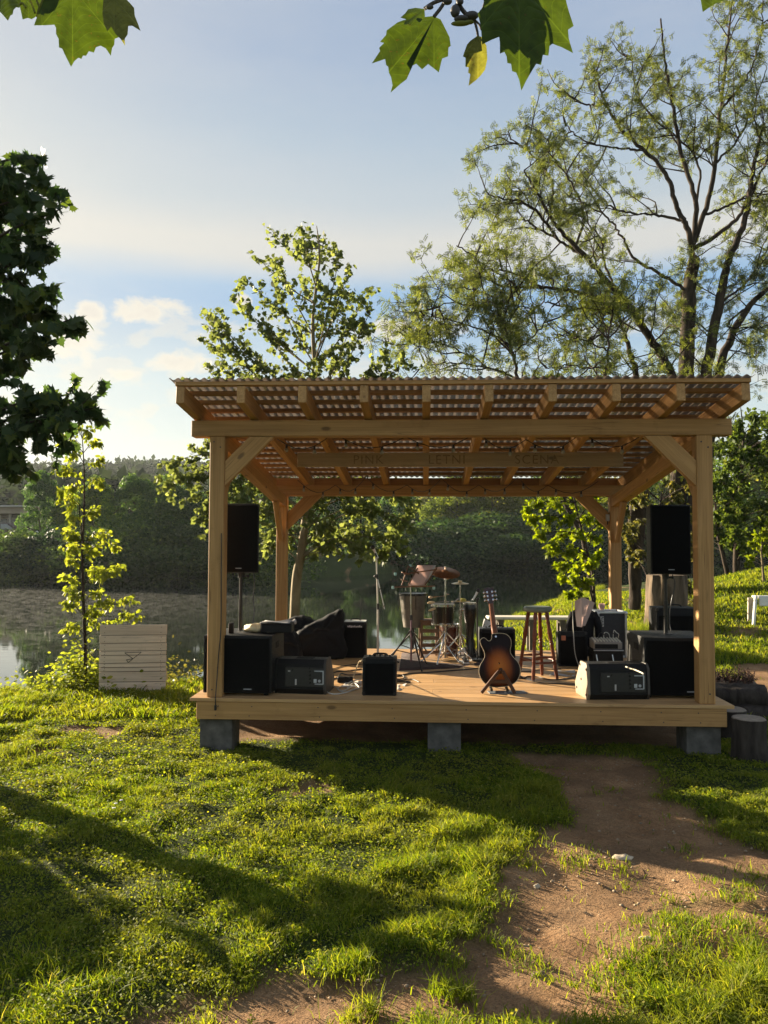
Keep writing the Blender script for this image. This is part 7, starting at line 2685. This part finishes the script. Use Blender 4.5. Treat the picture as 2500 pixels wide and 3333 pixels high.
def bench(label, p0, p1, h, depth_, mat, leg_mat, legs=2, thick=0.05, apron=True):
    c = (Vector(p0) + Vector(p1)) / 2
    L = (Vector(p1) - Vector(p0)).length
    t = thing('bench', label, 'bench', (c.x, c.y, c.z), math.atan2(p1[1] - p0[1], p1[0] - p0[0]))
    for k in range(2):
        yy = (k - 0.5) * depth_ * 0.5
        beam('seat_plank', (-L / 2, yy, h - thick / 2), (L / 2, yy, h - thick / 2), depth_ * 0.47, thick, mat, t, bev=0.012)
    for k in range(legs):
        x = -L / 2 + 0.22 + k * (L - 0.44) / max(1, legs - 1)
        for sy in (-1, 1):
            beam('leg', (x, sy * depth_ * 0.33, h - thick - 0.002), (x, sy * depth_ * 0.36, -0.05), 0.07, 0.09, leg_mat, t, up=(1, 0, 0))
        beam('crossbar', (x, -depth_ * 0.3, h - thick - 0.04), (x, depth_ * 0.3, h - thick - 0.04), 0.06, 0.06, leg_mat, t)
    return t


dB_ = 13.6
a, b = at(1052, 1335, dB_), at(1240, 1338, dB_)
hz = gz((a.x + b.x) / 2, (a.y + b.y) / 2)
bench('long cream bench on the grass just behind the stage', (a.x, a.y, hz), (b.x, b.y, hz), at(1145, 1331, dB_).z - hz, 0.36, W_BENCH, simple('dark_bench_leg', (0.10, 0.075, 0.05), 0.7), legs=3)
# white painted bench end at the right edge
db = 15.2
a = at(1626, 1318, db)
z0 = gz(a.x, a.y)
t = thing('bench', 'white painted bench cut off by the right edge of the view', 'bench', (a.x, a.y, z0 - 0.02), -0.05)
WP = simple('white_paint', (0.80, 0.78, 0.72), 0.5, var=0.04, scale=8)
hh = at(1630, 1286, db).z - z0
beam('leg', (0.0, 0, -0.02), (0.055, 0, hh + 0.02), 0.05, 0.10, WP, t, up=(0, 1, 0), bev=0.012)
beam('leg', (1.6, 0, -0.02), (1.55, 0, hh + 0.02), 0.05, 0.10, WP, t, up=(0, 1, 0), bev=0.012)
beam('seat_plank', (0.12, 0.0, hh - 0.085), (1.48, 0.0, hh - 0.085), 0.05, 0.20, WP, t, bev=0.014)
beam('seat_plank', (0.10, 0.20, hh - 0.02), (1.50, 0.20, hh - 0.02), 0.30, 0.04, WP, t, bev=0.012)
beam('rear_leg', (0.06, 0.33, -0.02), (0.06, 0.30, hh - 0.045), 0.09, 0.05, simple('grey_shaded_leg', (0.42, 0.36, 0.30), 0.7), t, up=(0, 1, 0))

# logs, stumps and the planter on the right
LOGEND = simple('log_end_grain', (0.24, 0.19, 0.14), 0.85, var=0.25, scale=25)


def log(label, p0, p1, r, seed):
    p0, p1 = Vector(p0), Vector(p1)
    c = (p0 + p1) / 2
    t = thing('log', label, 'log', (c.x, c.y, c.z - r), 0, 'logs piled right of the stage')
    rng = np.random.default_rng(seed)
    mb = MB()
    pts = [p0.lerp(p1, s / 8) - t.location for s in range(9)]
    mb.tube(pts, [r * (1 + 0.04 * rng.normal()) for _ in pts], 28, caps=False)
    for v in mb.bm.verts:
        v.co += Vector((0, 0, 0.012 * math.sin(v.co.y * 40 + v.co.x * 6)))
    mb.obj('bark', LOGBARK, t)
    for e, q in ((pts[0], pts[1]), (pts[-1], pts[-2])):
        d = (e - q).normalized()
        MB().cyl(e - d * 0.02, e + d * 0.004, r * 0.93, r * 0.92, 28).obj('end_grain', LOGEND, t)


dl = 8.9
a, b = at(1530, 1502, dl), at(1654, 1505, dl - 0.15)
r = 0.13
log('upper dark log of the pile right of the stage', (a.x + 0.0, a.y, a.z), (b.x, b.y, b.z - 0.01), r, 1)
a2, b2 = at(1530, 1536, dl - 0.1), at(1658, 1538, dl - 0.2)
log('lower dark log resting under the other one, right of the stage', (a2.x, a2.y - 0.02, a2.z - 0.06), (b2.x + 0.05, b2.y - 0.05, b2.z - 0.06), 0.15, 2)


def stump(label, u0, u1, vt, vb, d):
    a, b = at(u0, vb, d), at(u1, vb, d)
    c = (a + b) / 2
    r = (b - a).length / 2
    top = at((u0 + u1) / 2, vt, d).z
    z0 = gz(c.x, c.y) - 0.02
    t = thing('stump_stool', label, 'log seat', (c.x, c.y, z0), 0, 'upright log seats right of the stage')
    mb = MB()
    H = top - z0
    mb.lathe([(r * 1.06, 0), (r * 1.0, H * 0.3), (r * 0.97, H * 0.7), (r, H - 0.006)], n=40)
    for v in mb.bm.verts:
        an = math.atan2(v.co.y, v.co.x)
        k = 1 + 0.025 * math.sin(6 * an + 1) + 0.02 * math.sin(11 * an + v.co.z * 6)
        v.co.x *= k
        v.co.y *= k
    mb.obj('bark', LOGBARK, t)
    MB().lathe([(0.001, H - 0.001), (r * 0.9, H - 0.002), (r * 0.96, H - 0.012)], n=40).obj('end_grain', LOGEND, t)
    return t


stump('upright log seat standing nearest the right corner of the stage', 1582, 1655, 1550, 1625, 6.95)
stump('upright log seat half hidden behind the corner of the deck', 1535, 1612, 1530, 1600, 7.9)
# planter trough with dark heather
dp = 9.9
a, b = at(1547, 1478, dp), at(1640, 1490, dp)
c = (a + b) / 2
z0 = gz(c.x, c.y)
t = thing('planter', 'low dark wooden planter with heather right of the stage', 'planter', (c.x, c.y + 0.15, z0 - 0.02), -0.35)
WDK = wood('dark_planter_wood', (0.05, 0.036, 0.026), (0.10, 0.075, 0.055), rough=0.85)
zt = at(1560, 1472, dp).z - z0
MB().hexa([(-0.34, -0.2, 0), (0.40, -0.2, 0), (0.40, 0.2, 0), (-0.34, 0.2, 0), (-0.40, -0.22, zt), (0.24, -0.22, zt), (0.24, 0.22, zt), (-0.40, 0.22, zt)], bev=0.012).obj('trough', WDK, t)
rngp = np.random.default_rng(15)
paths = []
for k in range(150):
    p = np.array([rngp.uniform(-0.38, 0.24), rngp.uniform(-0.2, 0.2), zt - 0.01])
    q = wander(p, (rngp.normal() * 0.3, rngp.normal() * 0.3, 1), rngp.uniform(0.08, 0.19), 4, rngp, 0.18)
    paths.append((q, np.linspace(0.006, 0.002, 5)))
he = link('heather', tubes_mesh('heather', paths, 4), simple('heather', (0.065, 0.032, 0.03), 0.9, var=0.4, scale=30), t)
n = 2600
P = np.concatenate([p[rngp.integers(1, 5, 18)] for p, r_ in paths])
V = leaf_arrays(P, rnd_dirs(len(P), rngp, 0.8), rnd_dirs(len(P), rngp), rngp.uniform(0.012, 0.024, len(P)), OVAL[0], rngp)
link('heather_leaves', np_mesh('heather_leaves', V, OVAL[1]), leafmat('heather_leaf', (0.03, 0.03, 0.02), (0.075, 0.045, 0.04), (0.16, 0.09, 0.10), trans=0.2), he)


# ------------------------------------------------------------------ far left bank: low building, car, ramp
def far_building():
    d = 63.0
    a, b = at(-60, 1170, d), at(132, 1172, d)
    c = (a + b) / 2
    z0 = at(0, 1173, d).z - 0.4
    L = (b - a).length
    px = d / 1714.0
    t = thing('low_building', 'low grey flat-roofed building with a veranda on the far left bank', 'building', (c.x, c.y, z0), math.atan2(b.y - a.y, b.x - a.x))
    H = at(40, 1113, d).z - z0
    wall = simple('grey_render', (0.22, 0.21, 0.21), 0.9, var=0.12, scale=1.5)
    tan = simple('tan_fascia', (0.34, 0.27, 0.20), 0.85, var=0.1, scale=1.5)
    MB().box((0, 2.5, H / 2), (L, 4.6, H), bev=0.02).obj('wall', wall, t)
    MB().box((0, 1.6, H + 0.30), (L + 0.6, 7.4, 0.5), bev=0.02).obj('fascia', tan, t)
    MB().box((0, 1.5, H + 0.62), (L + 0.9, 7.8, 0.11), bev=0.02).obj('roof', simple('pale_roof_edge', (0.50, 0.47, 0.42), 0.7), t)
    n = 7
    for k in range(n):
        x = -L / 2 + 0.4 + k * (L * 0.70) / (n - 1)
        MB().box((x, -1.55, H / 2 + 0.02), (0.16, 0.16, H + 0.02), bev=0.02).obj('post', simple('pale_post', (0.46, 0.42, 0.37), 0.8), t)
    glass = simple('dark_window', (0.05, 0.05, 0.055), 0.15, spec=0.8)
    for k, (x, w_, m_) in enumerate(((-L * 0.36, 1.5, 0), (-L * 0.20, 1.3, 1), (-L * 0.05, 1.0, 0), (L * 0.10, 1.4, 1))):
        f = MB().box((x, 0.18, H * 0.66), (w_, 0.10, H * 0.52), bev=0.01).obj('window', simple('window_frame', (0.45, 0.42, 0.38), 0.6), t)
        MB().box((x, 0.12, H * 0.66), (w_ - 0.18, 0.05, H * 0.52 - 0.18), bev=0.005).obj('pane', glass, f)
    MB().box((0.0, -1.6, H * 0.22), (L * 0.74, 0.08, H * 0.42), bev=0.02).obj('veranda_rail', simple('grey_board', (0.19, 0.185, 0.19), 0.85), t)
    MB().box((-L * 0.06, -1.66, H * 0.24), (1.7, 0.04, H * 0.34), bev=0.01).obj('pale_board', simple('pale_blue_board', (0.34, 0.38, 0.39), 0.7), t)


far_building()


def far_car():
    d = 58.0
    p = at(10, 1166, d)
    z0 = at(10, 1170, d).z
    z0 = gz(p.x, p.y)
    z0 = max(z0, at(10, 1172, d).z)
    t = thing('parked_car', 'dark red car parked before the low building on the far left bank', 'car', (p.x, p.y, z0 - 0.05), 0.08)
    prof = [(-2.1, 0.35), (-2.1, 0.75), (-1.9, 0.92), (-1.2, 0.98), (-0.65, 1.42), (0.55, 1.46), (1.25, 1.0), (1.85, 0.90), (2.12, 0.68), (2.15, 0.35)]
    mb = MB()
    mb.prism([(x, z) for x, z in reversed(prof)], 1.65, bev=0.08)
    body = mb.obj('body', simple('dark_red_paint', (0.035, 0.012, 0.011), 0.3, var=0.1), t)
    gl = simple('car_glass', (0.20, 0.22, 0.23), 0.12, spec=0.8)
    for pts in ([(-1.0, 1.0), (-0.58, 1.36), (-0.05, 1.39), (-0.05, 1.0)], [(0.05, 1.0), (0.05, 1.39), (0.50, 1.39), (1.02, 1.0)]):
        MB().prism(pts, 1.70, bev=0.01).obj('side_window', gl, t)
    for x in (-1.35, 1.35):
        for y in (-0.74, 0.74):
            w_ = MB().cyl((x, y - 0.1, 0.33), (x, y + 0.1, 0.33), 0.33, n=24).obj('wheel', CABLE, t)
            MB().cyl((x, y - 0.115, 0.33), (x, y + 0.115, 0.33), 0.20, n=20).obj('rim', STEEL, w_)
    for y in (-0.6, 0.6):
        MB().box((2.06, y, 0.72), (0.12, 0.30, 0.14), bev=0.03).obj('headlight', WHITE, t)
    # the ground it stands on
    return t


far_car()
d = 50.0
a, b = at(79, 1147, d), at(118, 1187, d)
t = thing('handrail', 'pale diagonal rail running down the far left bank', 'handrail', (b.x, b.y, b.z))
MB().cyl((a - b) + Vector((0, 0, 0)), (0, 0, 0), 0.05, n=8).obj('rail', WHITE, t)
for s in (0.15, 0.5, 0.85):
    q = (a - b) * s
    zz = gz(b.x + q.x, b.y + q.y) - b.z - 0.1
    MB().cyl(q, (q.x, q.y, min(zz, q.z - 0.2)), 0.03, n=8).obj('post', STEEL, t)


# ------------------------------------------------------------------ the twigs hanging into the top of the view
L_NEAR = leafmat('near_plane_leaf', (0.040, 0.070, 0.012), (0.062, 0.098, 0.016), trans=0.36, tcol=(1.5, 1.4, 0.4), veins=True)
L_NEARY = leafmat('young_yellow_leaf', (0.15, 0.165, 0.045), (0.23, 0.235, 0.065), trans=0.45, tcol=(1.4, 1.3, 0.5), veins=True)
TWIG = barkmat('twig_bark', (0.05, 0.045, 0.05), (0.14, 0.12, 0.11), 40.0)


def big_leaf(outline, d0, tilt, mat, parent, stalk_at, name='leaf', curl=0.12, d_slope=0.0):
    """a lobed leaf whose outline runs through the given picture points, hung at distance d0 and tipped out of the plane"""
    cu = sum(u for u, v in outline) / len(outline)
    cv = sum(v for u, v in outline) / len(outline)
    ext = max(max(abs(u - stalk_at[0]), abs(v - stalk_at[1])) for u, v in outline)
    pts = []
    for i in range(len(outline)):
        a, b = outline[i], outline[(i + 1) % len(outline)]
        pts.append(a)
        L = math.hypot(b[0] - a[0], b[1] - a[1])
        k = max(1, int(L / 9))
        for j in range(1, k):
            s = j / k
            pts.append((a[0] + (b[0] - a[0]) * s, a[1] + (b[1] - a[1]) * s))

    def dist(u, v):
        x, y = (u - stalk_at[0]) / ext, (v - stalk_at[1]) / ext
        r2 = x * x + y * y
        return d0 + tilt[0] * x * 0.1 + tilt[1] * y * 0.1 + curl * 0.25 * d0 * (r2 * 0.5 - 0.10 * math.cos(9 * math.atan2(x, y)) * min(1, r2 * 3))
    bm = bmesh.new()
    R = 9
    rings = []
    for k in range(R + 1):
        s = k / R
        ring = []
        for (u, v) in pts:
            uu, vv = stalk_at[0] + (u - stalk_at[0]) * s, stalk_at[1] + (v - stalk_at[1]) * s
            ring.append((uu, vv))
            if k == 0:
                break
        rings.append(ring)
    org = at(stalk_at[0], stalk_at[1], d0)
    uvl = bm.loops.layers.uv.new('UVMap')
    vmap = {}

    def V(uu, vv):
        w = bm.verts.new(at(uu, vv, dist(uu, vv)) - org)
        vmap[w] = ((uu - stalk_at[0]) / ext, (vv - stalk_at[1]) / ext)
        return w
    vr = [[V(*p) for p in ring] for ring in rings]
    n = len(pts)
    for k in range(R):
        for i in range(n):
            i2 = (i + 1) % n
            if k == 0:
                bm.faces.new((vr[0][0], vr[1][i], vr[1][i2]))
            else:
                bm.faces.new((vr[k][i], vr[k + 1][i], vr[k + 1][i2], vr[k][i2]))
    for f in bm.faces:
        f.smooth = True
        for l in f.loops:
            l[uvl].uv = vmap[l.vert]
    me = bpy.data.meshes.new(name)
    bm.to_mesh(me)
    bm.free()
    return link(name, me, mat, parent, loc=tuple(org - parent.location))


def q1(x, y): return (x * 700 / 1659 / 1.507, y * 700 / 1659 / 1.507)


def q2(x, y): return ((1150 + x * 800 / 1659) / 1.507, (y * 800 / 1659) / 1.507)


dN = 1.25
tl = at(120, -60, dN)
tA = thing('plane_branch', 'twig of a plane tree with large sunlit leaves hanging in at the top left', 'tree branch', tl)
big_leaf([q1(320, -160), q1(280, -60), q1(330, 20), q1(300, 90), q1(262, 195), q1(345, 195), q1(420, 190), q1(432, 215), q1(432, 260), q1(452, 300), q1(455, 365), q1(480, 375), q1(500, 420), q1(548, 515), q1(575, 470), q1(605, 445), q1(628, 455), q1(640, 428), q1(665, 430), q1(685, 395), q1(725, 405), q1(740, 365),
          q1(775, 352), q1(815, 372), q1(855, 430), q1(865, 370), q1(882, 345), q1(885, 300), q1(920, 285), q1(960, 240), q1(985, 150), q1(930, 40), q1(900, -80), q1(760, -170), q1(560, -190)], dN, (0.5, -0.6), L_NEAR, tA, q1(560, -90), curl=0.10)
big_leaf([q1(800, -40), q1(790, 100), q1(800, 180), q1(828, 240), q1(858, 205), q1(890, 260), q1(930, 300), q1(965, 352), q1(962, 300), q1(985, 265), q1(990, 200), q1(1020, 198), q1(1085, 238), q1(1060, 170), q1(1040, 120), q1(1035, 60), q1(1000, 20), q1(960, -20), q1(900, -60)], dN - 0.03, (0.4, -0.5), L_NEARY, tA, q1(880, -20), curl=0.10)
big_leaf([q1(-120, -200), q1(-140, 0), q1(-60, 60), q1(0, 90), q1(62, 160), q1(80, 120), q1(98, 110), q1(105, 75), q1(125, 55), q1(150, 60), q1(165, 20), q1(120, -120), q1(20, -220)], dN + 0.04, (-0.4, -0.5), L_NEAR, tA, q1(10, -140), curl=0.1)
big_leaf([q1(150, -60), q1(155, 60), q1(175, 150), q1(215, 138), q1(245, 148), q1(275, 130), q1(300, 70), q1(320, 0), q1(260, -80)], dN + 0.03, (0.3, -0.5), L_NEAR, tA, q1(220, -60), curl=0.1)
mb = MB()
for pts_ in ([q1(215, -20), q1(245, 30), q1(270, 100)], [q1(270, -30), q1(290, 20), q1(305, 55)], [q1(150, 35), q1(175, 25), q1(200, 60)], [q1(340, -20), q1(300, 70), q1(285, 130)]):
    mb.tube(spline([at(u, v, dN - 0.025) - tl for u, v in pts_], 5), 0.0017, 6)
mb.obj('leaf_stalk', L_NEARY, tA)
MB().tube(spline([at(-60, -180, dN + .1) - tl, at(60, -110, dN + .05) - tl, at(160, -80, dN) - tl, at(290, -150, dN) - tl], 6), 0.004, 8).obj('twig', TWIG, tA)

tl = at(960, -60, dN)
tB = thing('plane_branch', 'twig of a plane tree with three hanging leaves and buds at the top centre', 'tree branch', tl)
big_leaf([q2(540, 108), q2(470, 115), q2(400, 130), q2(340, 135), q2(300, 150), q2(225, 205), q2(222, 235), q2(180, 282), q2(208, 290), q2(175, 322), q2(180, 345), q2(125, 428), q2(215, 398), q2(222, 440), q2(236, 450), q2(240, 490), q2(255, 520), q2(265, 575), q2(252, 625), q2(320, 565), q2(360, 535), q2(385, 470), q2(360, 430), q2(385, 420), q2(405, 440), q2(425, 430),
          q2(465, 468), q2(505, 432), q2(578, 488), q2(600, 395), q2(640, 380), q2(643, 320), q2(658, 310), q2(650, 250), q2(625, 200), q2(590, 130)], dN + 0.05, (0.4, -0.7), L_NEAR, tB, q2(545, 122), curl=0.12)
big_leaf([q2(960, -150), q2(880, -40), q2(880, 40), q2(840, 90), q2(862, 180), q2(870, 300), q2(930, 270), q2(985, 248), q2(990, 290), q2(990, 362), q2(1020, 350), q2(1035, 380), q2(1040, 425), q2(1065, 430), q2(1072, 480), q2(1100, 490), q2(1120, 540), q2(1135, 612), q2(1170, 540), q2(1205, 480), q2(1235, 430), q2(1268, 438), q2(1280, 370), q2(1318, 375), q2(1325, 310), q2(1345, 295),
          q2(1410, 320), q2(1484, 358), q2(1455, 260), q2(1450, 200), q2(1488, 175), q2(1460, 90), q2(1440, 20), q2(1420, -80), q2(1300, -180), q2(1120, -200)], dN - 0.06, (0.5, -0.6), L_NEAR, tB, q2(1120, -120), curl=0.12)
big_leaf([q2(840, 240), q2(790, 275), q2(768, 300), q2(750, 350), q2(740, 380), q2(758, 390), q2(757, 450), q2(780, 455), q2(775, 490), q2(790, 500), q2(778, 580), q2(830, 540), q2(860, 510), q2(890, 470), q2(905, 400), q2(900, 310), q2(870, 250)], dN, (0.2, -0.5), L_NEARY, tB, q2(842, 250), curl=0.14)
big_leaf([q2(480, 60), q2(420, 52), q2(370, 62), q2(350, 90), q2(318, 118), q2(355, 130), q2(340, 165), q2(380, 165), q2(420, 180), q2(450, 150), q2(485, 110)], dN + 0.0, (0.2, -0.6), L_NEAR, tB, q2(470, 72), curl=0.16)
mb = MB()
for pts_, r_ in (([q2(620, -10), q2(540, 20), q2(480, 60)], 0.0030), ([q2(640, -40), q2(600, 40), q2(545, 112)], 0.0030), ([q2(690, -60), q2(720, 40), q2(770, 105)], 0.0036), ([q2(810, 125), q2(830, 180), q2(842, 250), q2(845, 330), q2(840, 470)], 0.0020), ([q2(730, -10), q2(700, 40), q2(690, 70)], 0.0042),
               ([q2(815, 130), q2(850, 165), q2(865, 200)], 0.0018), ([q2(590, -60), q2(630, -5), q2(680, -40), q2(760, -120)], 0.0045), ([q2(880, 60), q2(900, 0), q2(960, -100)], 0.003)):
    mb.tube(spline([at(u, v, dN + 0.01) - tl for u, v in pts_], 5), r_, 8)
mb.obj('twig', TWIG, tB)
mb = MB()
for (x, y), r_, sc in ((q2(688, 75), 0.0125, (1, 0.9, 1.3)), (q2(800, 105), 0.012, (1.5, 0.9, 0.9)), (q2(730, 128), 0.012, (1.6, 0.9, 0.7)), (q2(720, 12), 0.008, (1.2, 0.9, 1)), (q2(635, 10), 0.009, (1.4, .9, .9)), (q2(515, 48), 0.007, (1.5, .9, .8))):
    mb.ball(at(x, y, dN + 0.005) - tl, r_ * 0.62, sc, 12, 8)
mb.obj('bud', simple('dark_bud', (0.06, 0.05, 0.045), 0.6, var=0.3, scale=60), tB)
mb = MB()
for (x, y), r_, sc in ((q2(725, 158), 0.011, (2.0, 0.6, 0.5)), (q2(400, 150), 0.010, (1.6, 0.6, 0.6)), (q2(780, 150), 0.009, (1.3, .6, .5))):
    mb.ball(at(x, y, dN - 0.01) - tl, r_ * 0.7, sc, 12, 8)
mb.obj('bud_scale', L_NEARY, tB)
tl = at(1540, -40, dN)
tC = thing('plane_branch', 'tip of a plane tree leaf just showing at the top right', 'tree branch', tl)
big_leaf([(1500, -60), (1512, -10), (1518, 26), (1532, 16), (1545, 8), (1562, 2), (1580, -20), (1570, -70)], dN, (0.3, -0.5), L_NEAR, tC, (1540, -50), curl=0.1)
MB().tube(spline([at(1540, -48, dN) - tl, at(1545, -90, dN) - tl, at(1570, -140, dN) - tl], 4), 0.003, 8).obj('twig', TWIG, tC)

# ------------------------------------------------------------------ haze over the lake and the hill
def haze():
    mb = MB()
    mb.box((0, 430, 33.6), (1840, 970, 72))
    m, t, out = new_mat('haze')
    v = N(t, 'ShaderNodeVolumePrincipled')
    v.inputs['Color'].default_value = (0.80, 0.86, 0.92, 1)
    v.inputs['Density'].default_value = 0.00022
    v.inputs['Anisotropy'].default_value = 0.3
    t.links.new(v.outputs[0], out.inputs['Volume'])
    o = mb.obj('haze', m, None, ang=None)
    tag(o, 'thin evening haze over the lake', None, kind='stuff')


if True:
    haze()
